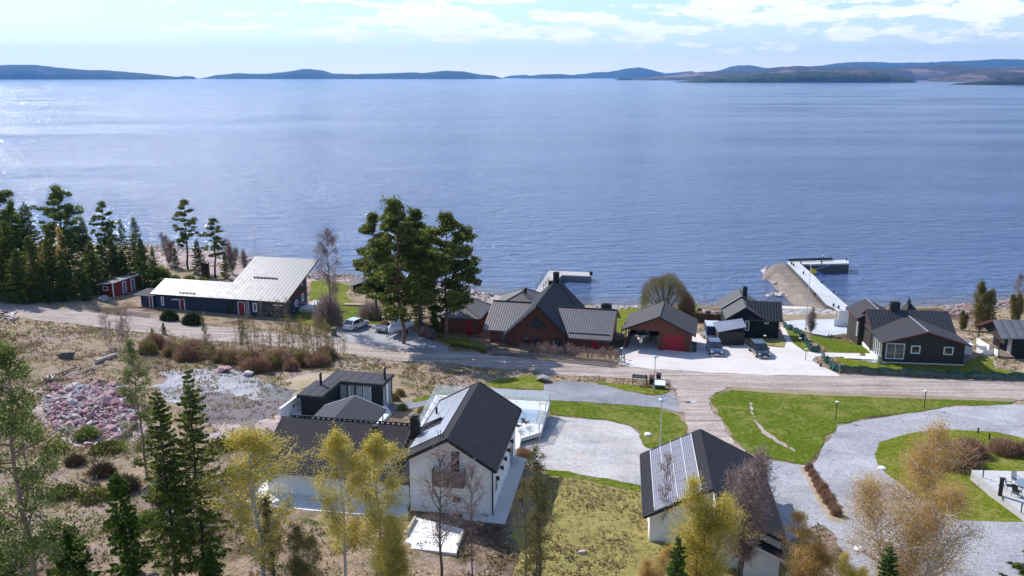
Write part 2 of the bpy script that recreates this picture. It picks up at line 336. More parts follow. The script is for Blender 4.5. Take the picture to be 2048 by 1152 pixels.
M['tan_soil']=gravel_mat('tan_soil',(.29,.22,.16),(.48,.39,.30),tint=(.30,.27,.14))
M['brown_grass']=gravel_mat('flattened_brown_grass',(.20,.155,.10),(.36,.29,.20),amt=.3)
M['slip']=gravel_mat('pale_concrete_yard',(.44,.46,.49),(.56,.58,.61),amt=.15)
def water_mat():
    t=NT('water',.1,0,.5); w=t.world()
    m1=t.world((.14,.36,1)); m2=t.world((.045,.13,1)); m3=t.world((.0012,.006,1)); m4=t.world((.8,1.9,1))
    a=t.noise(m1,1.,5,.62,.6); b=t.noise(m2,1.,4,.55); c=t.noise(m4,.6,3,.6)
    st0=t.noise(t.world((.0010,.007,1)),1.7,5,.62,.5)
    h=t.math('ADD',t.math('ADD',t.math('MULTIPLY',a,1.7),t.math('MULTIPLY',b,.85)),t.math('MULTIPLY',c,.45))
    h=t.math('MULTIPLY',h,t.math('ADD',.62,t.math('MULTIPLY',st0,.76)))
    t.bump(h,1.,1.15)
    st=t.noise(m3,1.6,4,.6,.4); gust=t.noise(t.world((.004,.012,1)),1.,5,.6)
    at=t.N.new('ShaderNodeAttribute'); at.attribute_name='shallow'; deep=t.ramp(st,[(.35,(.075,.125,.25)),(.65,(.10,.155,.30))]); t.set('Base Color',t.mix(at.outputs['Fac'],deep,(.16,.135,.10)))
    t.set('Roughness',t.ramp(t.math('ADD',t.math('MULTIPLY',st,.5),t.math('MULTIPLY',gust,.5)),[(.4,(.06,.06,.06)),(.62,(.16,.16,.16))])); t.p.inputs['IOR'].default_value=1.33
    return t.m
M['water']=water_mat()
# ================================================================ terrain
ST='structure'
def sdf(X,Y,poly):
    P=np.array(poly,float); Q=np.roll(P,-1,0); d=np.full(X.shape,1e9); ins=np.zeros(X.shape,bool)
    for (ax,ay),(bx,by) in zip(P,Q):
        ex,ey=bx-ax,by-ay; wx,wy=X-ax,Y-ay; t=np.clip((wx*ex+wy*ey)/(ex*ex+ey*ey+1e-12),0,1)
        d=np.minimum(d,np.hypot(wx-ex*t,wy-ey*t))
        c=((ay>Y)!=(by>Y)); xi=ax+(Y-ay)*ex/(ey if abs(ey)>1e-12 else 1e-12); ins^=c&(X<xi)
    return np.where(ins,d,-d)
CELL=.4
gx=np.arange(-96,112.01,CELL); gy=np.arange(44,216.01,CELL)
GX,GY=np.meshgrid(gx,gy); GZ=gz(GX,GY); NX=len(gx)
COVER=np.full(GX.shape,-1e9)     # how far inside any laid surface or footprint
ZONES=[]
def pts_w(pp): return [tuple(G(*p)[:2]) for p in pp]
SOFT=[]
def zone(name,pp,mat,lift,rag=.35,rs=1.6,kind=ST,world=False,soft=False,late=False):
    if soft and not late: SOFT.append((name,pp,mat,lift,rag,rs)); return
    lift*=.5
    poly=pp if world else pts_w(pp); P=np.array(poly)
    i0=max(np.searchsorted(gx,P[:,0].min()-1.5)-1,0); i1=min(np.searchsorted(gx,P[:,0].max()+1.5)+1,len(gx)); j0=max(np.searchsorted(gy,P[:,1].min()-1.5)-1,0); j1=min(np.searchsorted(gy,P[:,1].max()+1.5)+1,len(gy))
    X=GX[j0:j1,i0:i1]; Y=GY[j0:j1,i0:i1]; d=sdf(X,Y,poly); COVER[j0:j1,i0:i1]=np.maximum(COVER[j0:j1,i0:i1],d) if not late else COVER[j0:j1,i0:i1]
    v=d+rag*(fbm(X,Y,rs,4,len(ZONES)*7+3)-.5)*2.6; Z=GZ[j0:j1,i0:i1]+lift+(BUMP[j0:j1,i0:i1] if late else 0)
    ny,nx=X.shape; V=list(zip(X.ravel(),Y.ravel(),Z.ravel())); vv=v.ravel(); F_=[]; n=len(V)
    idx=np.arange(nx*ny).reshape(ny,nx); a=idx[:-1,:-1].ravel();b=idx[:-1,1:].ravel();c=idx[1:,1:].ravel();e=idx[1:,:-1].ravel()
    T=np.vstack([np.stack([a,b,c],1),np.stack([a,c,e],1)]); s=(vv[T]>0).sum(1); F_=[tuple(q) for q in T[s==3]]
    cache={}
    def cut(p,q):
        k=(min(p,q),max(p,q))
        if k not in cache:
            t=vv[p]/(vv[p]-vv[q]); A=V[p];B=V[q]; V.append(tuple(A[m]+(B[m]-A[m])*t for m in range(3))); cache[k]=len(V)-1
        return cache[k]
    for tri in T[(s==1)|(s==2)]:
        out=[]
        for k in range(3):
            p,q=int(tri[k]),int(tri[(k+1)%3])
            if vv[p]>0: out.append(p)
            if (vv[p]>0)!=(vv[q]>0): out.append(cut(p,q))
        F_.append(tuple(out))
    used=sorted({i for f in F_ for i in f}); m={u:k for k,u in enumerate(used)}
    o=mesh_obj(name,[V[u] for u in used],[tuple(m[i] for i in f) for f in F_],mat,smooth=True); tag(o,kind=kind); ZONES.append(o); return o
roadp=[(-200,578),(0,604),(104,617),(150,619),(231,632),(322,639),(392,650),(459,656),(554,666),(661,675),(740,690),(850,703),(921,703),(962,707),(1045,717),(1127,725),(1219,731),(1280,736),(1384,743),(1548,751),(1680,752),(1689,746),(1843,757),(2048,763),(2400,780),(2400,830),(2048,800),(1814,791),(1680,786),(1571,781),(1466,775),(1340,763),(1267,759),(1220,757),(1106,748),(1024,739),(942,733),(860,727),(780,720),(700,709),(661,706),(580,696),(500,687),(392,678),(268,664),(208,657),(150,648),(78,642),(0,630),(-200,606)]
zone('road',roadp,M['road'],.05,.4,2.2)
zone('gravel_drive',[(1335,755),(1480,768),(1452,776),(1430,786),(1420,800),(1424,822),(1439,840),(1471,886),(1495,905),(1440,910),(1395,880),(1378,860),(1372,834),(1356,806),(1348,780)],M['road'],.058,.35)
zone('gravel_path',[(770,815),(815,802),(880,790),(980,778),(1089,782),(1084,771),(1130,762),(1170,766),(1220,772),(1260,784),(1300,792),(1348,785),(1358,806),(1368,826),(1316,816),(1225,808),(1099,800),(1000,792),(900,797),(850,812),(790,822)],M['gravel_dark'],.045,.25)
zone('gravel_yard',[(1030,842),(1097,833),(1214,842),(1259,854),(1279,866),(1283,882),(1302,898),(1380,900),(1380,1020),(1285,976),(1203,957),(1100,940),(1030,925)],M['gravel_pale'],.045,.2)
zone('gravel_yard',[(2400,800),(2030,810),(1915,813),(1832,826),(1743,837),(1679,852),(1654,884),(1639,916),(1625,934),(1597,930),(1519,918),(1440,905),(1440,1000),(1560,1100),(1600,1065),(1640,1050),(1665,1065),(1690,1110),(1700,1230),(2400,1230)],M['gravel'],.045,.25)
zone('gravel_parking',[(655,676),(668,656),(700,649),(765,650),(800,655),(830,664),(868,682),(905,698),(870,712),(740,697)],M['gravel'],.045,.5)
zone('parking_yard',[(1238,729),(1240,712),(1246,690),(1262,665),(1400,668),(1404,676),(1436,680),(1486,688),(1569,696),(1572,684),(1560,655),(1563,650),(1568,652),(1586,686),(1604,700),(1630,705),(1721,706),(1721,713),(1664,714),(1632,713),(1624,722),(1641,731),(1684,752),(1548,752),(1384,744),(1280,737)],M['gravel_white'],.05,.12)
zone('concrete_yard',[(1596,640),(1692,638),(1694,667),(1650,673),(1612,663),(1575,651),(1568,643)],M['slip'],.05,.1)
zone('shore_grass',[(1560,627),(1692,627),(1692,640),(1596,641),(1560,642)],M['brown_grass'],.04,.3)
zone('beach',[(1560,590),(1640,596),(1690,618),(1692,629),(1560,629)],M['sand'],.05,.3)
zone('beach',[(300,489),(500,512),(540,536),(600,548),(720,556),(722,564),(600,566),(500,560),(420,546),(300,530)],M['pink_soil'],.05,2.2,3.,soft=True)
zone('beach',[(880,574),(1000,588),(1100,603),(1090,618),(960,606),(880,596)],M['pink_soil'],.05,2.2,3.,soft=True)
# lawns
zone("lawn",[(1470,779),(1571,786),(1680,791),(1814,796),(2030,803),(2030,811),(1915,811),(1832,823),(1743,833),(1676,848),(1650,880),(1633,912),(1612,928),(1519,914),(1490,899),(1471,880),(1441,835),(1424,800),(1436,786)],M['lawn'],.05,.42)
zone("lawn",[(1099,801),(1225,809),(1316,816),(1356,830),(1374,856),(1372,868),(1340,885),(1300,897),(1284,890),(1280,872),(1277,861),(1258,850),(1214,839),(1097,830)],M['lawn'],.055,.38)
zone('lawn',[(965,768),(1000,758),(1040,753),(1074,753),(1087,763),(1087,780),(991,775)],M['lawn_yellow'],.05,.12)
zone("lawn",[(820,800),(880,786),(960,775),(975,780),(900,790),(830,806)],M['lawn'],.05,.38)
zone('lawn',[(1090,938),(1203,956),(1284,973),(1284,984),(1203,967),(1090,949)],M['lawn'],.055,.35)
zone('dry_lawn',[(1085,946),(1203,965),(1290,982),(1330,1060),(1480,1100),(1560,1130),(1600,1200),(1020,1200),(1030,1080)],M['lawn_dry'],.05,1.3,3.,soft=True)
zone('lawn',[(1190,764),(1250,768),(1264,770),(1340,779),(1342,784),(1320,788),(1295,789),(1250,781),(1200,770)],M['lawn_yellow'],.05,.25)
zone('lawn',[(2400,900),(2048,877),(1993,864),(1897,859),(1814,868),(1760,884),(1749,908),(1756,935),(1850,1004),(1915,1041),(2048,1045),(2400,1060)],M['lawn_yellow'],.055,.15)
zone('hedge_bed',[(1597,931),(1625,936),(1702,1036),(1685,1050),(1655,1040)],M['tan_soil'],.058,.12)
zone('pebble_ditch',[(1499,804),(1503,803),(1508,830),(1530,862),(1560,882),(1594,902),(1590,905),(1555,886),(1524,866),(1503,834)],M['pink_soil'],.06,.12,1.)
zone('roadside_verge',[(1462,773),(1571,779),(1680,785),(1814,791),(2030,798),(2030,804),(1814,797),(1680,792),(1571,788),(1470,781)],M['brown_grass'],.06,.25)
zone('lawn',[(622,562),(660,560),(700,572),(690,590),(705,605),(730,612),(762,630),(772,648),(700,648),(670,655),(640,656),(600,646),(580,634),(618,612)],M['lawn_yellow'],.045,.3)
zone('lawn',[(655,612),(700,608),(712,614),(735,628),(720,634),(668,630)],M['lawn'],.05,.25)
zone('lawn',[(884,672),(930,677),(970,688),(965,704),(905,692),(880,682)],M['lawn_yellow'],.045,.3)
zone('lawn',[(1234,614),(1400,613),(1400,624),(1262,634),(1246,690),(1232,690)],M['lawn_yellow'],.045,.15)
zone('lawn',[(1486,684),(1500,672),(1557,671),(1571,690),(1569,695)],M['lawn_dry'],.06,.1)
zone('lawn',[(1566,648),(1585,658),(1609,668),(1622,692),(1634,705),(1608,703),(1586,686)],M['lawn_yellow'],.06,.08)
zone('lawn',[(1617,672),(1636,669),(1663,678),(1703,684),(1745,692),(1745,707),(1667,706),(1628,684)],M['lawn'],.05,.15)
zone('lawn',[(1663,715),(1740,713),(1764,722),(1925,730),(1960,712),(1990,720),(1990,738),(2048,746),(2200,752),(2200,760),(1904,745),(1769,741),(1700,736)],M['lawn_yellow'],.045,.25)
zone('dirt_yard',[(1925,665),(1965,672),(1975,700),(2048,712),(2200,715),(2200,745),(2048,744),(1995,738),(1960,715),(1920,690)],M['tan_soil'],.05,2.2,3.,soft=True)
zone('gravel_ground',[(318,745),(400,733),(470,742),(548,760),(600,788),(570,830),(500,856),(430,838),(330,800)],M['gravel'],.05,2.2,3.,soft=True)
zone('bare_soil',[(420,790),(520,800),(590,800),(640,830),(620,850),(560,870),(500,890),(430,880),(390,830)],M['pink_soil'],.05,2.2,3.,soft=True)
zone('bare_soil',[(610,748),(655,716),(760,722),(745,742),(680,738),(640,762),(600,806),(510,790)],M['tan_soil'],.05,2.2,3.,soft=True)
zone('bare_soil',[(60,780),(110,765),(270,770),(290,860),(230,900),(120,880)],M['pink_soil'],.05,2.2,3.,soft=True)
# footprints where the ground is left calm
def calm(pp):
    P=np.array(pts_w(pp)); global COVER; COVER=np.maximum(COVER,sdf(GX,GY,P))
for pp in ([(500,1030),(1060,1090),(1110,840),(800,790),(600,840)],[(585,745),(590,850),(800,850),(800,740)],[(260,560),(280,640),(640,660),(640,540)],[(890,600),(960,720),(1250,730),(1250,610)],[(1430,600),(1440,690),(1580,690),(1575,610)],[(1680,630),(1750,745),(1960,745),(1920,640)],[(1940,660),(2100,740),(2100,640)],[(190,570),(200,625),(300,620),(290,560)],[(1930,930),(2100,1100),(2300,1100),(2300,930)]): calm(pp)
def make_ground():
    bx=np.concatenate([[-18000,-6000,-900,-300,-150],gx,[150,260,600,6000,18000]]); by=np.concatenate([[-9000,-600,-150,-30,10,30],gy,[240,300,600]])
    # rows beyond the dense block continue the sheet under the water; far ones lie deep enough to stay hidden
    X,Y=np.meshgrid(bx,by); Z=gz(np.clip(X,-300,300),Y); nz=len(gx)
    Z=np.where(np.abs(X)>5000,np.where(Y>0,-6,Z),Z)
    bump=np.zeros(X.shape); w=np.clip(-COVER/1.2,0,1); f=fbm(GX,GY,5,5,5)-.5; f2=fbm(GX,GY,1.3,3,31)-.5
    land=np.clip((yshore(GX)-GY)/6,0,1)
    global BUMP; BUMP=w*land*(.55*f+.32*f2)-(1-w)*.02; bump[6:6+len(gy),5:5+nz]=BUMP
    Z=Z+bump; n=X.shape[1]; idx=np.arange(X.size).reshape(X.shape)
    Fq=np.stack([idx[:-1,:-1].ravel(),idx[:-1,1:].ravel(),idx[1:,1:].ravel(),idx[1:,:-1].ravel()],1)
    o=np_mesh('ground',np.stack([X.ravel(),Y.ravel(),Z.ravel()],1),Fq,M['wild'],smooth=True); tag(o,kind=ST); return o
make_ground()
for a_ in SOFT: zone(*a_,soft=True,late=True)
def gzb(x,y):
    """height of the built ground, bumps included"""
    i=int(round((x-gx[0])/CELL)); j=int(round((y-gy[0])/CELL)); return float(gz(x,y))
# water ------------------------------------------------------------
def make_water():
    xs=[-19000,-9000,-4000,-800]+list(np.arange(-200,201,4.))+[800,4000,9000,19000]; ys=[60]+list(np.arange(136,236,2.5))+[300,900,2500,6000,12000,18800]
    V=[(x,y,0) for y in ys for x in xs]; n=len(xs); Fq=[(j*n+i,j*n+i+1,(j+1)*n+i+1,(j+1)*n+i) for j in range(len(ys)-1) for i in range(n-1)]
    V=[v for v in V]; o=np_mesh('water',V,Fq,M['water'],smooth=True); tag(o,kind=ST)
    a=o.data.attributes.new('shallow','FLOAT','POINT'); a.data.foreach_set('value',np.array([float(np.clip(1-(v[1]-float(yshore(v[0])))/11.,0,1))**1.5*.75*(abs(v[0])<200) for v in V],dtype=np.float32))
make_water()
# far shores -------------------------------------------------------
def forest_mat(name,c,c2,rock=(.2,.16,.14),rk=.6):
    t=NT(name,.95,0,.05); g=t.world((.012,.012,.02)); n=t.noise(g,1.,8,.75); n2=t.noise(t.world((.0025,.0025,.004)),1.,6,.6)
    col=t.ramp(n,[(.35,c),(.65,c2)]); col=t.mix(t.math('MULTIPLY',t.math('SUBTRACT',n2,rk),8.,clamp=True),col,rock); t.set('Base Color',col); return t.m
M['far_forest']=forest_mat('far_forest',(.02,.035,.02),(.06,.075,.04))
M['near_forest']=forest_mat('near_forest',(.022,.035,.014),(.09,.10,.045),(.16,.12,.08),.58)
M['dark_forest']=forest_mat('dark_forest',(.012,.02,.012),(.035,.045,.02),rk=.9)
M['brown_hills']=forest_mat('brown_hills',(.03,.035,.02),(.11,.085,.06),(.26,.19,.17),.5)
M['shore_rock']=paint('pale_shore_rock',(.42,.36,.33),.9,.2,sc=.01)
def land(name,dist,prof,depth,mat,seed=0,tree=9,step=None):
    """an island or range of hills: skyline prof [(px, rise in px above the waterline)] at its own distance, with a rounded body depth metres deep"""
    P=np.array(prof,float); pxm=dist/F*1.03; base_y=152+40*F/dist*1.03
    x0,x1=(P[0,0]-CX)*pxm,(P[-1,0]-CX)*pxm; nx=int(min(520,max(60,(P[-1,0]-P[0,0])/1.6))); X=np.linspace(x0,x1,nx); ny=16
    hgt=np.interp(X/pxm+CX,P[:,0],P[:,1])*pxm; hgt=np.maximum(hgt+ (fbm(X,X*0+seed,abs(x1-x0)/14,5,seed)-.5)*hgt.max()*.10*(hgt>hgt.max()*.1),0.)
    tt=np.linspace(0,1,ny); V=[];
    for j,t in enumerate(tt):
        k=math.sin(math.pi*min(1,t*1.02))**.55 if t<.5 else math.cos((t-.5)*math.pi)**.8 if t<1 else 0
        y=dist+depth*t*(1+0*X)+ (fbm(X,X*0+t*9+seed,abs(x1-x0)/9,3,seed+5)-.5)*depth*.25*(1-abs(2*t-1))
        bumpy=(vnoise(X,y*1.,dist/F*3.,seed+2)-.3)*tree*(k>.2)*np.clip(hgt/20,0,1)
        z=hgt*k+bumpy; z=np.where(hgt<=1,-2,z)
        if t in (0.,1.): z=z*0-3
        V+=list(zip(X,y,z))
    idx=np.arange(nx*ny).reshape(ny,nx); Fq=np.stack([idx[:-1,:-1].ravel(),idx[:-1,1:].ravel(),idx[1:,1:].ravel(),idx[1:,:-1].ravel()],1)
    o=np_mesh(name,V,Fq,mat); tag(o,kind=ST)
    # a pale line of bare rock along the water
    return o
land('island',11000,[(-500,8),(-250,26),(-60,25),(0,26),(40,27),(100,26),(130,22),(190,17),(220,17),(260,14),(330,8),(372,3),(385,0)],900,M['far_forest'],1)
land('islet',13500,[(383,0),(392,4),(402,5.5),(414,4),(419,0)],300,M['far_forest'],2,5)
land('island',13000,[(430,0),(450,6),(485,10),(540,9),(580,13),(620,19),(650,16),(672,9),(720,8),(770,10),(830,12),(850,10),(890,15),(930,13),(960,8),(990,6),(1007,0)],1100,M['far_forest'],3)
land('hills',16800,[(1004,0),(1015,3),(1050,6),(1065,3),(1130,4),(1170,8),(1190,11),(1215,11),(1250,18),(1275,20),(1300,15),(1325,8),(1350,10),(1375,13),(1395,8),(1420,6),(1500,5)],1500,M['far_forest'],4,14)
land('hills',15000,[(1035,0),(1055,4),(1085,7),(1120,8),(1150,5),(1165,1),(1175,0)],1500,M['far_forest'],5,15)
land('hills',15200,[(1410,0),(1440,15),(1470,24),(1500,26),(1530,20),(1560,18),(1600,21),(1650,25),(1690,30),(1740,31),(1800,30),(1850,30),(1900,33),(1960,34),(2000,37),(2048,35),(2300,40),(2300,20)],2000,M['far_forest'],6,14)
land('islet',9000,[(1218,0),(1230,3),(1250,4),(1260,0)],200,M['far_forest'],7,3)
land('headland',8600,[(1255,0),(1280,3),(1310,6),(1350,9),(1390,15),(1430,16),(1480,18),(1520,19),(1560,25),(1600,27),(1650,24),(1700,25),(1760,22),(1800,25),(1860,28),(1900,30),(1960,24),(2048,26),(2300,30),(2500,10)],1300,M['brown_hills'],8)
land('headland',6200,[(1875,0),(1890,8),(1930,18),(1980,22),(2048,20),(2300,30),(2500,10)],700,M['brown_hills'],9,8)
land('island',5600,[(1340,0),(1360,2),(1390,7),(1440,10),(1500,15),(1560,18),(1600,20),(1640,20),(1690,22),(1740,18),(1765,12),(1785,8),(1796,0)],330,M['near_forest'],10,9)
land('headland',4100,[(1893,0),(1910,3),(1940,6),(1980,8),(2020,13),(2048,15),(2250,22),(2500,10)],260,M['dark_forest'],11,7)
# air --------------------------------------------------------------
def haze():
    b=MB().box(-19500,19500,-9500,19300,-30,620); m=bpy.data.materials.new('haze'); m.use_nodes=True; N=m.node_tree.nodes; L=m.node_tree.links; N.clear()
    o=N.new('ShaderNodeOutputMaterial'); v=N.new('ShaderNodeVolumePrincipled'); v.inputs['Color'].default_value=(.17,.44,1,1); v.inputs['Density'].default_value=HAZE; v.inputs['Anisotropy'].default_value=.2
    L.new(v.outputs[0],o.inputs['Volume']); tag(b.build('haze',m),kind='stuff')
HAZE=4.2e-5
# ================================================================ buildings
def bar(mb,p0,p1,w,h):
    """rectangular bar between two points, h measured upwards"""
    a=Vector(p0);b=Vector(p1); d=(b-a).normalized(); s=d.cross(Vector((0,0,1))); s=(s.normalized() if s.length>1e-6 else Vector((1,0,0)))*w/2; u=s.normalized().cross(d)*h/2
    q=[-s-u,s-u,s+u,-s+u]; A=[a+k for k in q];B=[b+k for k in q]
    for k in range(4): j=(k+1)%4; mb.poly([A[k],A[j],B[j],B[k]])
    mb.poly(A[::-1]); mb.poly(B); return mb
class Fr:
    """a building standing on its own local axes: x along the front, y away from the road, z up from its floor"""
    def __init__(s,name,O,a,z0,label,cat,group=None):
        s.O=O;s.a=a;s.z0=z0; s.root=empty(name,(O[0],O[1],z0),a,label,cat,group); s.ca,s.sa=math.cos(a),math.sin(a)
    def front(s,px,py,v=0.):
        """(x,z) where the sight line of a photo point meets the wall plane y=v"""
        r=ray(px,py); n=(-s.sa,s.ca); o=(s.O[0]-s.sa*v,s.O[1]+s.ca*v); t=(n[0]*o[0]+n[1]*o[1])/(n[0]*r[0]+n[1]*r[1])
        p=r*t; dx,dy=p[0]-s.O[0],p[1]-s.O[1]; return s.ca*dx+s.sa*dy,p[2]+H-s.z0
    def side(s,px,py,u):
        r=ray(px,py); n=(s.ca,s.sa); o=(s.O[0]+s.ca*u,s.O[1]+s.sa*u); t=(n[0]*o[0]+n[1]*o[1])/(n[0]*r[0]+n[1]*r[1])
        p=r*t; dx,dy=p[0]-s.O[0],p[1]-s.O[1]; return -s.sa*dx+s.ca*dy,p[2]+H-s.z0
    def loc(s,x,y): dx,dy=x-s.O[0],y-s.O[1]; return s.ca*dx+s.sa*dy,-s.sa*dx+s.ca*dy
    def w(s,u,v): return s.O[0]+s.ca*u-s.sa*v,s.O[1]+s.sa*u+s.ca*v
def fbox(mb,face,wall,u0,u1,n0,n1,z0,z1):
    if face=='F': mb.box(u0,u1,wall-n1,wall-n0,z0,z1)
    elif face=='B': mb.box(u0,u1,wall+n0,wall+n1,z0,z1)
    elif face=='R': mb.box(wall+n0,wall+n1,u0,u1,z0,z1)
    else: mb.box(wall-n1,wall-n0,u0,u1,z0,z1)
    return mb
def window(root,face,wall,u,z,w,h,frame=None,pane=None,bars=0,fw=.09,hbars=0,name='window',dep=.05,label=None):
    frame=frame or M['white']; pane=pane or M['glass']; b=MB()
    for (a0,a1,c0,c1) in ((u,u+w,z,z+fw),(u,u+w,z+h-fw,z+h),(u,u+fw,z+fw,z+h-fw),(u+w-fw,u+w,z+fw,z+h-fw)): fbox(b,face,wall,a0,a1,0,dep,c0,c1)
    for k in range(bars): c=u+w*(k+1)/(bars+1); fbox(b,face,wall,c-.03,c+.03,0,dep-.01,z+fw,z+h-fw)
    for k in range(hbars): c=z+h*(k+1)/(hbars+1); fbox(b,face,wall,u+fw,u+w-fw,0,dep-.014,c-.03,c+.03)
    o=b.build(name,frame,root); tag(o,label)
    g=MB(); fbox(g,face,wall,u+fw-.01,u+w-fw+.01,-.02,.012,z+fw-.01,z+h-fw+.01); g.build('pane',pane,o); return o
def door(root,face,wall,u,z,w,h,leaf,trim=None,fw=.1,name='door',handle=True):
    b=MB(); fbox(b,face,wall,u+(fw if trim else 0),u+w-(fw if trim else 0),-.02,.03,z,z+h-(fw if trim else 0)); o=b.build(name,leaf,root)
    if trim:
        t=MB(); fbox(t,face,wall,u,u+fw,0,.05,z,z+h); fbox(t,face,wall,u+w-fw,u+w,0,.05,z,z+h); fbox(t,face,wall,u+fw,u+w-fw,0,.05,z+h-fw,z+h); t.build('door_frame',trim,o)
    if handle: k=MB(); fbox(k,face,wall,u+w*.78,u+w*.78+.04,.03,.09,z+1.,z+1.14); k.build('handle',M['steel'],o)
    return o
def roof_y(root,x0,xm,x1,y0,y1,zl,zr,zt,t,mat,name='roof'):
    b=MB(); b.slab([(x0,y1,zl),(x0,y0,zl),(xm,y0,zt),(xm,y1,zt)],t); b.slab([(x1,y0,zr),(x1,y1,zr),(xm,y1,zt),(xm,y0,zt)],t); return b.build(name,mat,root)
def roof_x(root,x0,x1,y0,ym,y1,zf,zb,zt,t,mat,name='roof'):
    b=MB(); b.slab([(x0,y0,zf),(x1,y0,zf),(x1,ym,zt),(x0,ym,zt)],t); b.slab([(x1,y1,zb),(x0,y1,zb),(x0,ym,zt),(x1,ym,zt)],t); return b.build(name,mat,root)
def lerp(a,b,t): return a+(b-a)*t
def verge(root,pts,mat,w=.09,h=.24,name='bargeboard',dz=-.1):
    b=MB()
    for p,q in zip(pts,pts[1:]): bar(b,(p[0],p[1],p[2]+dz),(q[0],q[1],q[2]+dz),w,h)
    return b.build(name,mat,root)
def flue(root,x,y,z0,z1,r,name='chimney',mat=None,cap=True):
    b=MB().tube((x,y,z0),(x,y,z1),r,r,12)
    if cap: b.tube((x,y,z1-.02),(x,y,z1+.05),r*1.25,r*1.25,12); b.tube((x,y,z1+.12),(x,y,z1+.17),r*1.4,r*.7,12); b.tube((x,y,z1),(x,y,z1+.14),r*.6,r*.6,8)
    return b.build(name,mat or M['black'],root)
def stack(root,x,y,z0,z1,w,d,mat,name='chimney'):
    b=MB().box(x-w/2,x+w/2,y-d/2,y+d/2,z0,z1).box(x-w/2-.05,x+w/2+.05,y-d/2-.05,y+d/2+.05,z1+.001,z1+.08).box(x-w/3,x+w/3,y-d/3,y+d/3,z1+.081,z1+.2); return b.build(name,mat,root)
def panels(root,face,rows,cols,size,gap,origin,du,dv,mat,frame,skip=()):
    """solar panels lying on a slope: origin corner, du along the eave, dv up the slope, n lifted"""
    du=Vector(du).normalized(); dv=Vector(dv).normalized(); n=du.cross(dv).normalized(); O=Vector(origin)+n*.07; w,h=size
    for i in range(cols):
        for j in range(rows):
            if (i,j) in skip: continue
            a=O+du*(i*(w+gap))+dv*(j*(h+gap)); q=[a,a+du*w,a+du*w+dv*h,a+dv*h]; b=MB(); lo=[k-n*.045 for k in q]; b.poly(q,[(0,0),(w,0),(w,h),(0,h)])
            for k in range(4): m=(k+1)%4; b.poly([q[k],lo[k],lo[m],q[m]],[(.05,.05)]*4)
            b.build('solar_panel',mat,root)
# ---- white house --------------------------------------------------
A=Fr('white_house',(-7.684,60.618),-.157,7.95,'white two storey house with black roof, solar panels and a small brown balcony','house'); r=A.root
zt,zl,zr=14.2-7.95,12.25-7.95,11.9-7.95; U0,UM,U1=-.57,3.04,6.68; V0,V1=-.5,11.89
def zroof(u): return lerp(zl,zt,(u-U0)/(UM-U0)) if u<UM else lerp(zt,zr,(u-UM)/(U1-UM))
MB().gable([(0,-1.2),(6.26,-1.2),(6.26,zroof(6.26)-.2),(UM,zt-.2),(0,zroof(0)-.2)],0,11.5).build('wall',M['white_boards'],r)
roof_y(r,U0,UM,U1,V0,V1,zl,zr,zt,.22,M['felt'])
verge(r,[(U0,V0-.03,zl),(UM,V0-.03,zt),(U1,V0-.03,zr)],M['soft_black'],.06,.26); verge(r,[(U0,V1+.03,zl),(UM,V1+.03,zt),(U1,V1+.03,zr)],M['soft_black'],.06,.26)
MB().tube((U1+.05,V0,zr-.08),(U1+.05,V1,zr-.14),.07,.07,8).build('gutter',M['black'],r)
MB().tube((6.34,-.08,zr-.25),(6.34,-.08,.15),.06,.06,8).tube((6.34,-.08,zr-.25),(U1+.05,-.3,zr-.1),.06,.06,8).build('downpipe',M['black'],r)
slope=(UM-U0); L_=math.hypot(slope,zt-zl)
panels(r,'L',3,7,(1.42,.98),.03,(U0+.3*slope/L_,V1-.6,zl+.3*(zt-zl)/L_),(0,-1,0),(slope,0,zt-zl),M['solar'],None,skip=((4,0),(4,1)))
verge(r,[(U0+.25,V1-6.5,zl+.28),(U0+1.75,V1-6.5,zl+1.05)],M['black'],.18,.1,'skylight',dz=.08)
for k in range(3): MB().tube((UM-.5-.22*k,.35+.15*k,zt-.35),(UM-.5-.22*k,.35+.15*k,zt+.12+.1*(k%2)),.03,.03,6).build('roof_bracket',M['black'],r)
(u0,z1_),(u1,z0_)=A.front(899,899),A.front(922,947); window(r,'F',0,u0,z0_,u1-u0,z1_-z0_,pane=M['glass'],name='balcony_door',bars=0,fw=.09)
(u0,z1_),(u1,z0_)=A.front(905,991),A.front(924,1007); window(r,'F',0,u0,z0_,u1-u0,z1_-z0_,fw=.06)
(u0,z1_),(u1,z0_)=A.front(864,941,-.9),A.front(927,974,-.9); bal=MB(); bal.box(u0,u1,-.95,-.01,z0_-.12,z0_); b_=bal.build('balcony',M['old_wood'],r)
rl=MB(); n_=int((u1-u0)/.13)
for k in range(n_): rl.box(u0+k*.13,u0+k*.13+.11,-.98,-.955,z0_-.1,z1_)
for k in range(7): rl.box(u0-.03,u0-.005,-.95+k*.13,-.95+k*.13+.11,z0_-.1,z1_); rl.box(u1+.005,u1+.03,-.95+k*.13,-.95+k*.13+.11,z0_-.1,z1_)
rl.box(u0-.05,u1+.05,-1.02,-.985,z1_-.06,z1_+.03); rl.build('railing',M['old_wood'],b_)
for q in ((1020.8,884),(1013.5,902),(1007.3,919),(1000.4,937),(991.7,958)):
    v,z=A.side(*q,6.26); lb=MB().box(6.26,6.40,v-.06,v+.06,z,z+.2).tube((6.46,v,z-.08),(6.46,v,z+.26),.10,.07,8); lb.build('wall_lantern',M['black'],r)
window(r,'R',6.26,1.2,1.2,1.,1.1); window(r,'R',6.26,8.2,.1,1.8,2.1,bars=1)
MB().box(-.12,6.38,-.05,-.004,-.35,-.02).build('base_board',M['soft_black'],r)
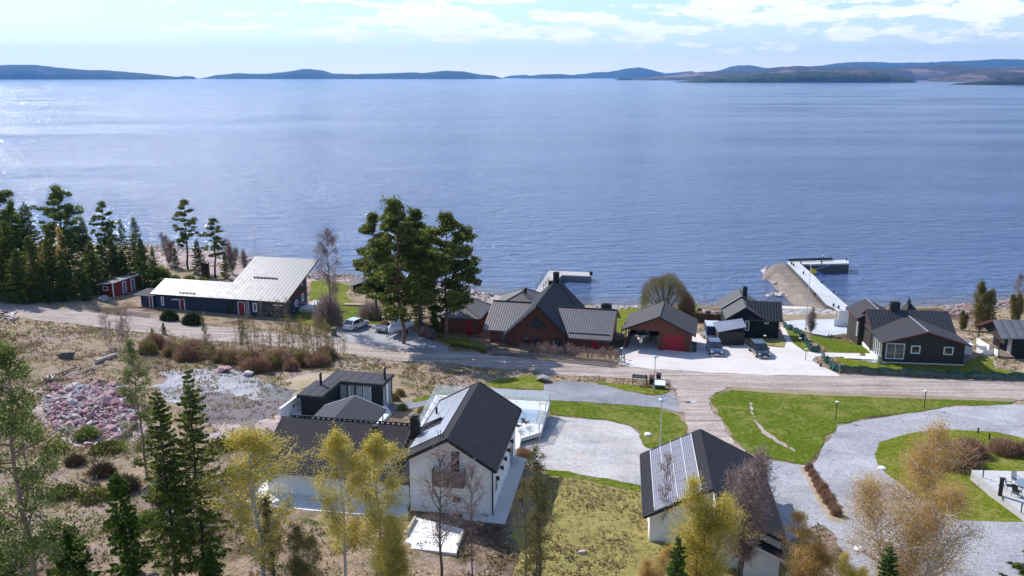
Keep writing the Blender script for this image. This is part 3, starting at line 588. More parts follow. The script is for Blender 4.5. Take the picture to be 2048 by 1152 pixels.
# the long low wing, set at a slightly different angle
WG=Fr.__new__(Fr); WG.O=(-19.18,63.11); WG.a=-.185; WG.z0=7.95; WG.ca,WG.sa=math.cos(WG.a),math.sin(WG.a)
wx,wy=A.loc(*WG.O)
def sub(o): o.location=(wx,wy,0); o.rotation_euler=(0,0,WG.a-A.a); return o
ez,rz_=10.3-7.95,12.7-7.95
sub(MB().gablex([(0,-1.),(9.2,-1.),(9.2,ez-.1),(4.58,rz_-.22),(0,ez-.1)],0,11.55).build('wing_wall',M['white_boards'],r))
sub(roof_x(r,-.59,11.7,-.5,4.58,9.6,ez,ez,rz_,.2,M['felt'],'wing_roof'))
sub(verge(r,[(-.62,-.5,ez),(-.62,4.58,rz_),(-.62,9.6,ez)],M['soft_black'],.06,.24,'wing_bargeboard'))
g_=MB(); g_.tube((-.6,-.56,ez-.1),(11.6,-.56,ez-.14),.06,.06,8); sub(g_.build('wing_gutter',M['black'],r))
g_=MB(); bar(g_,(.2,4.68,rz_+.14),(11.2,4.68,rz_+.14),.08,.07)
for k in range(24): g_.box(.3+k*.46,.5+k*.46,4.62,4.76,rz_-.03,rz_+.11)
sub(g_.build('ridge_walkway',M['black'],r))
g_=MB()
for s_ in (0,.42): bar(g_,(10.55+s_-.0,4.5,rz_+.06),(10.2+s_,-.3,ez+.18),.05,.05)
for k in range(15): t=k/14; bar(g_,(lerp(10.55,10.2,t),lerp(4.45,-.25,t),lerp(rz_+.06,ez+.19,t)),(lerp(10.97,10.62,t),lerp(4.45,-.25,t),lerp(rz_+.06,ez+.19,t)),.05,.06)
sub(g_.build('roof_ladder',M['black'],r))
sub(stack(r,11.05,3.6,rz_-.8,rz_+1.15,.62,.62,M['black']))
sub(MB().tube((7.75,3.6,rz_-.7),(7.75,3.6,rz_+.12),.2,.2,14).tube((7.75,3.6,rz_+.13),(7.75,3.6,rz_+.24),.3,.26,14).build('vent_pipe',M['black'],r))
sub(MB().tube((11.75,7.4,rz_-1.2),(11.75,7.4,rz_+.6),.09,.09,10).build('flue',M['black'],r))
def world_deck(name,pp,z,mat,thick,label,cat,parent=None,fascia=None):
    P=[atz(*p,z) for p in pp]; 
    ar=sum(P[i][0]*P[(i+1)%len(P)][1]-P[(i+1)%len(P)][0]*P[i][1] for i in range(len(P)))
    if ar<0: P=P[::-1]
    cx=sum(p[0] for p in P)/len(P); cy=sum(p[1] for p in P)/len(P); root=empty(name,(cx,cy,z-thick),0,label,cat)
    Q=[(p[0]-cx,p[1]-cy) for p in P]; MB().prism(Q,thick-.05,thick).build('deck_boards',mat,root)
    b=MB()
    for i in range(len(Q)): a,c=Q[i],Q[(i+1)%len(Q)]; bar(b,(*a,thick-.2),(*c,thick-.2),.05,.28)
    b.build('edge_boards',fascia or mat,root)
    for i in range(len(Q)):
        a,c=Q[i],Q[(i+1)%len(Q)]; L=math.hypot(c[0]-a[0],c[1]-a[1]); n=max(1,int(L/2.8))
        for k in range(n): x,y=lerp(a[0],c[0],k/n)*.97,lerp(a[1],c[1],k/n)*.97; MB().box(x-.06,x+.06,y-.06,y+.06,-1.2,thick-.06).build('post',mat,root)
    return root,P
M['deck_white']=boards('white_deck_boards',(.74,.73,.71),.14,.7,.06,gap=.3,weather=.12,wc=(.55,.54,.53))
dk,PD=world_deck('pool_deck',[(872,789.5),(1100.3,804.3),(1082,864.5),(1042,876.6),(1036,908),(985,915),(900,905),(839,852)],7.4,M['deck_white'],.9,'white raised timber deck round the clear pool dome behind the white house','deck',fascia=M['grey_deck'])
dk2,_=world_deck('side_deck',[(1029,911),(1053.8,917.5),(1010,1048),(925,1038),(925,1020),(975,1034)],8.15,M['grey_deck'],.55,'narrow grey timber walkway deck along the right wall of the white house','deck',fascia=M['old_wood'])
dk3,_=world_deck('front_platform',[(829,1034),(927,1058),(912.5,1106.7),(806,1094.6)],8.45,M['deck_white'],.24,'low whitish square timber platform in front of the white house gable','deck',fascia=M['grey_deck'])
dk4,_=world_deck('corner_deck',[(490.5,1005),(530.6,960),(560,960),(815,1010),(815,1036),(611.8,1020)],8.2,M['deck_white'],.5,'long white timber deck along the low wing of the white house','deck')
for nm,a,b2,lab in (('timber_beam',(811,1068),(831,1034),'pale peeled log lying along the left edge of the low platform'),('timber_beam',(916,1088),(926,1062),'pale peeled log lying along the right edge of the low platform')):
    p=atz(*a,8.62);q=atz(*b2,8.62); o=MB().tube((0,0,0),(q[0]-p[0],q[1]-p[1],0),.13,.11,10).build(nm,M['pole_white'] if 0 else M['sandwood'] if 'sandwood' in M else M['deck_white']); o.location=(p[0],p[1],8.60); tag(o,lab,'log')
# glass screens round the pool deck
def glass_screen(p,q,z,n,h,label):
    root=empty('glass_railing',(p[0],p[1],z),math.atan2(q[1]-p[1],q[0]-p[0]),label,'railing'); L=math.hypot(q[0]-p[0],q[1]-p[1]); s=L/n
    for k in range(n+1): MB().box(k*s-.035,k*s+.035,-.035,.035,0,h+.04).build('post',M['pole_white'],root)
    for k in range(n): MB().box(k*s+.05,(k+1)*s-.05,-.008,.008,.08,h).build('glass_panel',M['clear'],root)
def inner(p,c,f=.985): return (c[0]+(p[0]-c[0])*f,c[1]+(p[1]-c[1])*f)
cdk=(sum(p[0] for p in PD)/len(PD),sum(p[1] for p in PD)/len(PD))
k0,k1=atz(872,789.5,7.4),atz(1100.3,804.3,7.4); glass_screen(inner(k0,cdk),inner(k1,cdk),7.4,10,1.15,'long clear glass screen on white posts along the far edge of the pool deck')
glass_screen(inner(atz(839,852,7.4),cdk),inner(k0,cdk),7.4,4,1.15,'clear glass screen on white posts at the left end of the pool deck')
glass_screen(inner(atz(1082,864.5,7.4),cdk,.97),inner(k1,cdk,.97),7.4,3,1.,'glass screen with slim posts on the right edge of the pool deck')
glass_screen(inner(atz(1042,876.6,7.4),cdk,.97),inner(atz(1082,864.5,7.4),cdk,.96),7.4,2,.95,'short glass screen at the near corner of the pool deck')
def pool_dome():
    p=atz(1080,846,7.4); L=7.2; hw=1.75; hh=1.35; root=empty('pool_dome',(p[0]-.1,p[1]+hw,7.4),-.157,'low clear arched pool cover glinting on the white deck','pool cover')
    segs=3
    for s in range(segs):
        x1=-s*L/segs; x0=x1-L/segs+.04; k=1-.05*s; b=MB(); n=14
        P=[(math.cos(math.pi*i/n)*hw*k,math.sin(math.pi*i/n)*hh*k) for i in range(n+1)]
        for a,c in zip(P,P[1:]): b.poly([(x0,a[0],a[1]),(x1,a[0],a[1]),(x1,c[0],c[1]),(x0,c[0],c[1])]); 
        b.build('cover_segment',M['dome'],root,True)
        f=MB()
        for xx in (x0,x1):
            for a,c in zip(P,P[1:]): bar(f,(xx,a[0],a[1]),(xx,c[0],c[1]),.06,.06)
        f.build('arch_frame',M['pole_white'],root)
    b=MB(); n=14; b.poly([(.0,math.cos(math.pi*i/n)*hw,math.sin(math.pi*i/n)*hh) for i in range(n+1)]); b.build('end_panel',M['dome'],root)
    MB().box(-L,0,-hw+.25,hw-.25,.004,.03).build('pool_water',paint('pool_blue',(.35,.5,.6),.1,.05),root)
pool_dome()
def chair(x,y,z,rz,label,mat,group=None,recl=.3,name='deck_chair',leg=None):
    root=empty(name,(x,y,z),rz,label,'chair',group); leg=leg or M['black']
    MB().box(-.25,.25,-.25,.25,.40,.44).build('seat',mat,root)
    b=MB(); b.slab([(-.25,.25,.44),(.25,.25,.44),(.25,.25+recl,1.05),(-.25,.25+recl,1.05)],.04); b.build('backrest',mat,root)
    for sx in (-1,1):
        for sy in (-1,1): MB().tube((sx*.23,sy*.2,.42),(sx*.26,sy*.3,0),.02,.02,5).build('leg',leg,root)
        MB().box(sx*.27-.02,sx*.27+.02,-.25,.3,.62,.65).build('armrest',leg,root)
    return root
p=atz(1036,860,7.4); chair(p[0],p[1],7.4,2.6,'dark folding chair on the pool deck, the nearer to the house roof',M['black'])
p=atz(1052,853,7.4); chair(p[0],p[1],7.4,2.5,'dark folding chair on the pool deck, the farther from the house roof',M['black'])
st=empty('deck_steps',(*atz(1040,893,7.2),6.55),-.157,'white timber steps going down from the near corner of the pool deck','steps')
for k in range(4): MB().box(-.9+.32*k,-.62+.32*k,-.7,.7,.0,.75-.19*k).build('step',M['deck_white'],st)
# ---- gazebo, orangery and the terrace between ---------------------
ter,_=world_deck('terrace_deck',[(562,862),(606,792),(770,806),(782,824),(752,858)],7.15,M['deck_white'],.4,'white timber terrace under the gazebo roof beside the dark glazed summer room','deck')
g=Fr('gazebo',(-14.97,78.55),-.156,7.15,'open gazebo with dark hipped gable roof between the white wing and the glazed summer room','gazebo')
roof_y(g.root,-3.09,0,3.09,-6.4,0,9.28-7.15,9.28-7.15,10.43-7.15,.14,M['felt_grey'])
verge(g.root,[(-3.09,.02,2.13),(0,.02,3.28),(3.09,.02,2.13)],M['white'],.05,.2)
for x in (-2.8,2.8):
    for y in (-6.1,-3.2,-.35): MB().box(x-.06,x+.06,y-.06,y+.06,0,2.12).build('post',M['white'],g.root)
MB().box(-2.9,2.9,-.42,-.3,2.0,2.14).build('beam',M['white'],g.root)
o_=Fr('summer_room',(-18.538,80.382),-.217,6.9,'black L shaped glazed summer room with flat grey felt roof and two black flues','outbuilding'); r=o_.root; zr=2.7
MB().prism([(-2.68,0),(0,0),(0,4.57),(4.57,4.57),(4.57,7.96),(-1.85,7.96),(-1.85,4.37),(-2.68,4.37)],zr-.3,zr-.02).build('fascia',M['soft_black'],r)
MB().prism([(-2.6,.08),(-.08,.08),(-.08,4.65),(4.49,4.65),(4.49,7.88),(-1.77,7.88),(-1.77,4.29),(-2.6,4.29)],zr-.019,zr+.02).build('roof',M['felt_grey'],r)
b=MB()
for k in range(6): bar(b,(-1.6+k*1.05,4.7 if k>1 else .1,zr+.03),(-1.6+k*1.05,7.85,zr+.03),.03,.03)
b.build('roof_seam',M['soft_black'],r)
MB().box(-2.4,-.3,.3,4.3,-.8,zr-.3).box(-1.6,-.3,4.3,7.7,-.8,zr-.3).build('wall',M['dark_board'],r)
MB().box(-.3,4.4,7.6,7.7,-.8,zr-.3).box(3.2,4.3,4.8,4.95,-.8,zr-.3).build('back_wall',M['dark_board'],r)
MB().box(-.3,4.4,4.8,7.6,-.8,.12).build('floor',M['concrete'],r)
for k in range(4): window(r,'F',4.85,-.28+k*.87,.12,.84,zr-.45,frame=M['white'] if k==3 else M['black'],pane=M['clear'],fw=.06,name='sliding_panel')
window(r,'R',4.35,4.95,-.2,.9,zr-.15,frame=M['black'],pane=M['clear'],name='side_window'); window(r,'R',4.35,6.6,-.2,1.,zr-.15,frame=M['black'],pane=M['clear'],name='side_window')
MB().box(4.3,4.4,5.9,6.55,-.8,zr-.3).build('side_panel',M['white_boards'],r)
MB().box(.3,.75,5.2,5.3,.12,2.).build('curtain',M['white'],r); MB().box(1.6,3.,5.9,6.7,.75,.8).tube((2.3,6.3,.12),(2.3,6.3,.75),.05).build('table',M['old_wood'],r)
for q in ((642,770),(770,759)):
    x,y=o_.loc(*atz(*q,9.6)); flue(r,x,y,zr,zr+1.15,.13,'flue'); MB().box(x-.3,x+.3,y-.3,y+.3,zr+.025,zr+.05).build('flashing',M['black'],r)
p=atz(626,800,7.15);q=atz(562,850,7.15); L=math.hypot(q[0]-p[0],q[1]-p[1]); o=empty('screen_wall',(q[0],q[1],6.7),math.atan2(p[1]-q[1],p[0]-q[0]),'white boarded screen wall with two small black lamps beside the summer room','wall')
MB().box(0,L,-.08,.08,0,2.1).build('boards',M['white_boards'],o); MB().box(-.03,L+.03,-.12,.12,2.101,2.16).build('capping',M['white'],o)
for k in (.35,.72): MB().box(L*k-.05,L*k+.05,-.2,-.081,1.4,1.65).build('lamp',M['black'],o)
p=atz(607,830,7.15); o=empty('garden_sofa',(p[0],p[1],7.15),.7,'pale grey garden sofa on the terrace between screen wall and gazebo','sofa')
sf=paint('pale_grey_cushion',(.55,.58,.62),.9,.05); MB().box(-1.1,1.1,-.4,.4,.05,.42).build('seat',sf,o); MB().box(-1.1,1.1,.28,.42,.43,.85).build('backrest',sf,o); MB().box(-1.22,-1.11,-.4,.42,.05,.65).build('armrest',sf,o); MB().box(1.11,1.22,-.4,.42,.05,.65).build('armrest',sf,o)
# ---- garage with solar panels -------------------------------------
z0=7.75; g=Fr('white_garage',(13.74,54.3),-.122,z0,'long white garage with black roof and four columns of solar panels on its left slope','garage'); r=g.root
ze,zt=10.0-z0,12.42-z0; wl,wr,vl,vr,vB=4.65,4.82,1.0,-1.6,11.5
b=MB(); b.slab([(-wl,vB,ze),(-wl,vl,ze),(0,vl,zt),(0,vB,zt)],.18); b.slab([(wr,vr,ze-.03),(wr,vB,ze-.03),(0,vB,zt),(0,vr,zt)],.18); b.build('roof',M['felt'],r)
MB().gable([(-4.2,-1.2),(-.01,-1.2),(-.01,zt-.2),(-4.2,ze+.02)],vl+.5,vB-.4).build('wall',M['white_boards'],r)
MB().gable([(0,-1.2),(4.35,-1.2),(4.35,ze+.02),(0,zt-.2)],vr+.5,vB-.4).build('side_wall',M['white_boards'],r)
verge(r,[(-wl,vl-.03,ze),(0,vl-.03,zt)],M['soft_black'],.05,.2); verge(r,[(0,vr-.03,zt),(wr,vr-.03,ze)],M['soft_black'],.05,.2); verge(r,[(-wl,vB+.03,ze),(0,vB+.03,zt),(wr,vB+.03,ze)],M['soft_black'],.05,.2)
MB().tube((wr+.05,vr,ze-.1),(wr+.05,vB,ze-.12),.06,.06,8).tube((-wl-.05,vl,ze-.1),(-wl-.05,vB,ze-.12),.06,.06,8).build('gutter',M['black'],r)
Lh=math.hypot(wl,zt-ze); d=(wl/Lh,0,(zt-ze)/Lh); s0=.16*Lh
M['solar_grey']=solar('solar_cells_grey',(.085,.08,.115),.5,.2)
panels(r,'L',4,7,(1.42,.86),.03,(-wl+d[0]*s0,vB-.35,ze+d[2]*s0),(0,-1,0),d,M['solar_grey'],None)
b=MB()
for k in range(5):
    s=s0+k*.89-.02; bar(b,(-wl+d[0]*s,vB-.3,ze+d[2]*s+.1),(-wl+d[0]*s,vl+.3,ze+d[2]*s+.1),.05,.06)
b.build('panel_rail',M['pole_white'],r)
MB().gable([(1.85,-1.2),(4.1,-1.2),(4.1,1.55),(1.85,2.62)],-2.35,-1.12).build('annex_wall',M['white_boards'],r)
b=MB(); b.slab([(4.45,-2.5,1.5),(4.45,-1.105,1.5),(1.75,-1.105,2.78),(1.75,-2.5,2.78)],.1); b.build('annex_roof',M['felt'],r)
verge(r,[(1.75,-2.52,2.76),(4.45,-2.52,1.48)],M['white'],.04,.14,'annex_bargeboard',dz=-.07)
# ---- blue house with bright metal roof ----------------------------
z0=4.9; g=Fr('blue_house',(-55.479,131.321),-.236,z0,'dark blue timber house with bright ribbed metal roof in a low and a tall section','house'); r=g.root
ze=7.445-z0; sl=.372; uL,uV,uR,vS,vB=-.1,11.73,22.79,3.41,10.59; zz=lambda v: ze+sl*(v+.7)
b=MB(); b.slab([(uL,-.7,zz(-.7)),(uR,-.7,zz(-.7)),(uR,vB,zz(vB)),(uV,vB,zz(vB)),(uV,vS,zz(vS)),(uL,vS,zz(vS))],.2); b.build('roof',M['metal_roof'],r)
MB().gablex([(0,-1.),(3.2,-1.),(3.2,zz(3.2)-.19),(0,zz(0)-.19)],.3,11.99).build('wall',M['blue_board'],r)
MB().gablex([(0,-1.),(7.2,-1.),(7.2,zz(7.2)-.19),(0,zz(0)-.19)],12.,22.3).build('tall_wall',M['blue_board'],r)
MB().gablex([(0,zz(0)-.75),(7.2,zz(7.2)-1.4),(7.2,zz(7.2)-.2),(0,zz(0)-.2)],22.301,22.34).gablex([(1.4,2.35),(7.2,2.35),(7.2,2.8),(1.4,2.8)],22.301,22.335).build('gable_boards',M['red_paint'],r)
verge(r,[(uR+.03,-.7,zz(-.7)),(uR+.03,vB,zz(vB))],paint('fascia_grey',(.16,.14,.13),.6),.05,.26,'fascia')
b=MB(); bar(b,(uL,-.74,ze-.1),(uR,-.74,ze-.1),.05,.16); b.build('gutter',M['black'],r)
for (x0,x1,y0,y1) in ((435,560,583,590),):
    b=MB(); bar(b,(14.5,4.9,zz(4.9)+.12),(18.6,4.9,zz(4.9)+.12),.12,.1)
    for k in range(7): b.box(14.6+k*.64,14.7+k*.64,4.8,5.,zz(4.9)-.02,zz(4.9)+.1)
    b.build('snow_guard',M['black'],r); b=MB(); bar(b,(4.6,-.05,zz(-.05)+.12),(7.4,-.05,zz(-.05)+.12),.1,.06)
    for k in range(5): b.box(4.7+k*.6,4.85+k*.6,-.12,.02,zz(-.05)-.02,zz(-.05)+.1)
    b.build('snow_guard',M['old_wood'],r)
def rect(fr,x0,y0,x1,y1,v=0): (u0,a),(u1,c)=fr.front(x0,y0,v),fr.front(x1,y1,v); return u0,c,u1-u0,a-c
MB().gablex([(-.15,-1.),(3.,-1.),(3.,2.2),(-.15,2.05)],-2.2,-.01).build('annex_wall',M['blue_board'],r); b=MB(); b.slab([(-3.4,-.6,2.1),(.3,-.6,2.1),(.3,3.2,2.32),(-3.4,3.2,2.32)],.1); b.build('annex_roof',M['felt_grey'],r)
q=rect(g,297.5,592.5,307.5,617,-.15); door(r,'F',-.15,*q,M['bright_red'],M['white'],.14)
q=rect(g,321.5,593,329,611.5); window(r,'F',0,*q,fw=.16)
q=rect(g,358,597,371.5,623.5); door(r,'F',0,*q,M['bright_red'],M['white'],.14)
u0,z_=g.front(345,598,-.5); MB().box(u0,u0+1.5,-.8,.0,z_-.05,z_+.03).build('door_canopy',M['white'],r)
q=rect(g,452,603,469,630); fb=MB(); fbox(fb,'F',0,q[0],q[0]+q[2],0,.02,q[1],q[1]+q[3]); fb.build('porch_recess_shade',M['soft_black'],r)  # flat black sheet on the wall stands in for the shade inside the porch
q=rect(g,475,603,491.5,630); door(r,'F',0,*q,M['bright_red'],M['white'],.12)
q=rect(g,492.5,603,499.5,630); window(r,'F',0,*q,name='side_light',fw=.1)
q=rect(g,505,605,515,624); window(r,'F',0,*q,fw=.2)
q=rect(g,546,608.7,566,612.7); fb=MB(); fbox(fb,'F',0,q[0],q[0]+q[2],.0,.04,q[1],q[1]+q[3]); fb.build('name_board',M['white'],r)
v,z=g.side(592,606.5,22.3); b=MB(); n=18
for k in range(n): a0,a1=2*math.pi*k/n,2*math.pi*(k+1)/n; bar(b,(22.36,v+.5*math.cos(a0),z+.5*math.sin(a0)),(22.36,v+.5*math.cos(a1),z+.5*math.sin(a1)),.06,.16)
o=b.build('round_window',M['white'],r); b=MB(); b.poly([(22.35,v+.45*math.cos(2*math.pi*k/n),z+.45*math.sin(2*math.pi*k/n)) for k in range(n)]); b.build('pane',M['glass'],o)
(v,z)=g.side(603,603,22.3); window(r,'R',22.3,v,z,.75,1.15,fw=.14); (v,z)=g.side(602,572,22.3); window(r,'R',22.3,v,z,.5,.35)
bd=MB().box(22.36,24.6,4.,9.5,-.4,.35).build('balcony',M['pale_concrete'],r); b=MB()
for k in range(6): b.box(24.5,24.56,4.+k*1.08,4.06+k*1.08,.35,1.35)
for zz_ in (.75,1.3): bar(b,(24.53,4.,zz_),(24.53,9.5,zz_),.05,.05); bar(b,(22.5,4.03,zz_),(24.53,4.03,zz_),.05,.05)
b.build('railing',M['white'],bd)
# ---- red shed -----------------------------------------------------
g=Fr('red_shed',(-64.466,137.347),1.315,5.2,'small red shed with white corners and two grey blue doors by the spruce wood','shed'); r=g.root
MB().gable([(0,-.6),(6.92,-.6),(6.92,2.35),(0,2.35)],0,.02).V
MB().gablex([(0,-.6),(2.72,-.6),(2.72,2.0),(0,2.38)],0,6.92).build('wall',M['red_paint'],r)
b=MB(); b.slab([(-.35,-.3,2.5),(7.2,-.3,2.5),(7.2,3.,2.05),(-.35,3.,2.05)],.1); b.build('roof',paint('pale_grey_felt',(.25,.23,.23),.9,.2),r)
b=MB(); bar(b,(-.38,-.3,2.42),(-.38,3.,1.97),.04,.14); bar(b,(-.36,-.33,2.42),(7.2,-.33,2.42),.04,.14); b.build('fascia',M['white'],r)
b=MB()
for x,y in ((0,0),(6.92,0),(0,2.72)): b.box(x-.04,x+.12,y-.04,y+.12,-.5,1.95 if y else 2.38)
b.build('corner_board',M['white'],r)
dg=paint('door_blue_grey',(.13,.16,.2),.6); 
for u_ in (2.2,4.3): door(r,'F',0,u_,0,.95,2.,dg,M['white'],.12)
v,z=g.side(204,580,0); window(r,'L',0,.95,1.0,1.05,.75,fw=.14)
MB().box(1.2,6.,-1.6,-.02,-.25,-.12).build('doorstep',M['old_wood'],r)
# ---- boathouse by the shore ---------------------------------------
g=Fr('boathouse',(-27.97,149.614),.2,2.0,'small dark blue boathouse with grey gable roof near the shore rocks','boathouse'); r=g.root
MB().gable([(0,-.8),(3.27,-.8),(3.27,2.05),(1.635,2.68),(0,2.05)],0,4.2).build('wall',M['dark_board'],r)
roof_y(r,-.4,1.635,3.67,-.4,4.4,2.17,2.17,2.82,.12,M['shingle_grey']); verge(r,[(-.4,-.42,2.17),(1.635,-.42,2.82),(3.67,-.42,2.17)],M['maroon'],.04,.16)
b=MB(); b.slab([(.9,-.6,.95),(2.9,-.9,1.),(2.9,-.02,1.1),(.9,-.02,1.1)],.06); b.build('shelf',M['pale_concrete'],r)
o=empty('covered_boat',(-30.2,148.6,2.0),.15,'low boat under a whitish cover beside the dark blue boathouse','boat')
hull=MB(); hull.prism([(-2.2,-.6),(1.6,-.6),(2.4,0),(1.6,.6),(-2.2,.6)],.05,.7); hull.build('hull',M['dark_board'],o); b=MB(); b.slab([(-2.3,-.7,.74),(1.7,-.7,.8),(1.7,.7,.8),(-2.3,.7,.74)],.06); b.build('cover',M['pale_concrete'],o)
# ---- brown hip-roofed outbuildings ---------------------------------
def hip(root,x0,x1,y0,y1,ze,zt,r0,r1,mat,t=.12,name='roof',axis='y'):
    xm=(x0+x1)/2; b=MB(); R0=(xm,r0,zt);R1=(xm,r1,zt)
    b.poly([(x0,y0,ze),(x1,y0,ze),R0]); b.poly([(x1,y0,ze),(x1,y1,ze),R1,R0]); b.poly([(x1,y1,ze),(x0,y1,ze),R1]); b.poly([(x0,y1,ze),(x0,y0,ze),R0,R1])
    b.prism([(x0,y0),(x1,y0),(x1,y1),(x0,y1)],ze-t,ze-.004); o=b.build(name,mat,root)
    c=MB()
    for p in ((x0,y0,ze),(x1,y0,ze)): bar(c,(p[0],p[1],p[2]+.05),(R0[0],R0[1],R0[2]+.05),.16,.07)
    for p in ((x0,y1,ze),(x1,y1,ze)): bar(c,(p[0],p[1],p[2]+.05),(R1[0],R1[1],R1[2]+.05),.16,.07)
    bar(c,(R0[0],R0[1],R0[2]+.05),(R1[0],R1[1],R1[2]+.05),.16,.07); c.build('ridge_tiles',mat,root); return o
g=Fr('log_outbuilding',(-8.84,118.67),-.195,4.6,'brown log outbuilding with red door and hipped tile roof behind the tall pine trunks','outbuilding'); r=g.root
MB().box(-1.3,4.17,0,6.6,-.8,2.45).build('wall',M['red_log'],r); hip(r,-1.8,4.67,-.5,7.3,2.53,3.5,2.4,7.1,M['tile_grey']); door(r,'F',0,2.35,0,1.,2.05,M['bright_red'])
g=Fr('log_cottage',(-3.2,130.2),-.2,3.0,'brown cottage with broad hipped tile roof between the red log house and dock','cottage'); r=g.root
MB().box(.4,7.6,.4,9.2,-1.,2.1).build('wall',M['red_log'],r); hip(r,0,8.,0,9.6,2.2,4.1,3.7,6.4,M['tile_grey']); hip(r,5.6,9.4,4.6,9.4,2.3,3.3,6.,8.,M['tile_grey'],name='bay_roof')
flue(r,4.6,4.1,3.5,4.6,.2,mat=M['black'])
# ---- red log house with steep black roof ---------------------------
z0=4.2; g=Fr('red_log_house',(-3.298,114.372),-.218,z0,'red brown log house with steep blue black central roof between two lower tiled wings','house'); r=g.root
uA,zA,vB,uL1,uR1,zE1=6.9,10.62-z0,15.4,2.5,11.18,6.43-z0; vR=5.15
MB().gable([(3.,-1.),(10.7,-1.),(10.7,zE1+.3),(uA,zA-.45),(3.,zE1+.3)],-.25,14.2).build('wall',M['red_log'],r)
roof_y(r,uL1,uA,uR1,-1.05,vB,zE1,zE1,zA,.24,M['steep_felt'],'steep_roof')
verge(r,[(uL1,-1.08,zE1),(uA,-1.08,zA)],paint('bargeboard_grey',(.30,.29,.30),.5),.05,.3); verge(r,[(uA,-1.08,zA),(uR1,-1.08,zE1)],M['soft_black'],.05,.3)
zR,zE=8.85-z0,6.3-z0; MB().gablex([(0,-1.),(10.3,-1.),(10.3,zE+.25),(vR,zR-.25),(0,zE+.25)],10.71,16.5).build('right_wall',M['red_log'],r)
b=MB(); b.slab([(11.2,-.82,zE),(16.98,-.82,zE),(16.98,vR,zR),(8.6,vR,zR)],.2); b.slab([(16.98,10.9,zE),(11.2,10.9,zE),(8.6,vR,zR),(16.98,vR,zR)],.2); b.build('right_roof',M['tile'],r)
zRL,zEL=9.24-z0,6.7-z0; MB().gablex([(0,-1.),(10.3,-1.),(10.3,zEL+.2),(5.06,zRL-.25),(0,zEL+.2)],.3,2.99).build('left_wall',M['red_log'],r)
b=MB(); b.slab([(-.48,-.82,zEL),(2.75,-.82,zEL),(5.5,5.06,zRL),(-.48,5.06,zRL)],.2); b.slab([(2.75,10.9,zEL),(-.48,10.9,zEL),(-.48,5.06,zRL),(5.5,5.06,zRL)],.2); b.build('left_roof',M['tile'],r)
b=MB(); bar(b,(8.2,vR,zR+.04),(16.98,vR,zR+.04),.2,.1); bar(b,(-.48,5.06,zRL+.04),(5.,5.06,zRL+.04),.2,.1); bar(b,(11.1,.1,zE+.42),(16.6,.1,zE+.42),.08,.12); b.build('ridge_tiles',M['felt'],r)
verge(r,[(17.,-.82,zE),(17.,vR,zR),(17.,10.9,zE)],M['maroon'],.05,.24,'right_bargeboard')
stack(r,uA+.1,14.,zA-.6,zA+1.,.8,.8,M['soft_black']); MB().box(uA-.9,uA-.3,13.,13.6,zA-.9,zA-.05).build('roof_hatch',M['soft_black'],r)
(a0,c0),(a1,c1),(a2,c2)=g.front(1051,655,-.25),g.front(1098,658,-.25),g.front(1074.5,629,-.25)
b=MB(); T=[(a0,-.31,c0),(a1,-.31,c0),(a2,-.31,c2)]
for k in range(3): bar(b,T[k],T[(k+1)%3],.06,.14)
for k in (-.75,.75): bar(b,(a2+k,-.31,c0),(a2+k,-.31,lerp(c2,c0,abs(k)/((a1-a0)/2))),.04,.06)
o=b.build('gable_window',M['maroon'],r); b=MB(); b.poly([(p[0],-.28,p[2]) for p in T]); b.build('pane',M['glass'],o)
for q in ((1044.5,672.5,1060,687),(1067,673.5,1082.5,688)): q=rect(g,*q,-.25); window(r,'F',-.25,*q,frame=M['maroon'],bars=1)
q=rect(g,1100,675,1124,700,-.25); window(r,'F',-.25,*q,frame=M['maroon'],bars=2,name='glazed_door',pane=M['glass'])
q=rect(g,1001,663,1013,680); window(r,'F',0,*q,frame=M['maroon'],pane=M['pale_glass'],bars=1)
q=rect(g,1181,680,1197,698); door(r,'F',0,*q,M['bright_red'],M['maroon']); stack(r,15.3,7.2,zR-1.1,zR+.15,1.4,.7,M['soft_black'],'rear_chimney')
b=MB(); b.box(16.55,17.7,6.,10.2,-.3,.0); b.box(17.55,17.65,6.1,6.2,0,2.2); b.build('side_porch',M['old_wood'],r)
# ---- garage and carport --------------------------------------------
z0=4.6; g=Fr('log_garage',(19.569,111.061),-.241,z0,'brown log garage with bright red door and an open carport bay under one grey roof','garage'); r=g.root
uL,uR,uM,ze,zer,zt=-4.98,4.68,-.15,7.3-z0,7.08-z0,9.355-z0; vB=7.38
roof_y(r,uL,uM,uR,-.6,vB,ze,zer,zt,.16,M['ribbed_brown'] if 'ribbed_brown' in M else rooftile('grey_ribbed_roof',(.062,.055,.058),0,.5,.65,.7,.22,.12,amp=.5))
verge(r,[(uL,-.63,ze),(uM,-.63,zt),(uR,-.63,zer)],M['soft_black'],.05,.22); b=MB(); bar(b,(uM,-.6,zt+.03),(uM,vB,zt+.03),.2,.07); b.build('ridge_tiles',M['shingle_grey'],r)
MB().gable([(-.05,-.8),(4.,-.8),(4.,zer+.08),(uM,zt-.2),(-.05,zt-.24)],0,7.).build('wall',M['red_log'],r)
b=MB(); b.gable([(-4.55,ze-.12),(-.06,ze-.12),(-.06,zt-.24),(-.2,zt-.24),(-4.55,ze+.02)],0,.16); b.build('gable_boards',M['red_log'],r)
MB().box(-4.6,-.06,6.85,7.,.6,2.2).box(-4.6,-.06,6.84,6.99,-.5,.55).build('back_wall',M['dark_board'],r)
for x,y in ((-4.5,.1),(-4.5,3.5),(-4.5,6.8)): MB().box(x-.08,x+.08,y-.08,y+.08,-.6,ze).build('post',M['red_log'],r)
MB().box(-4.6,-4.45,.2,6.8,-.4,.75).build('low_side_wall',M['red_log'],r)
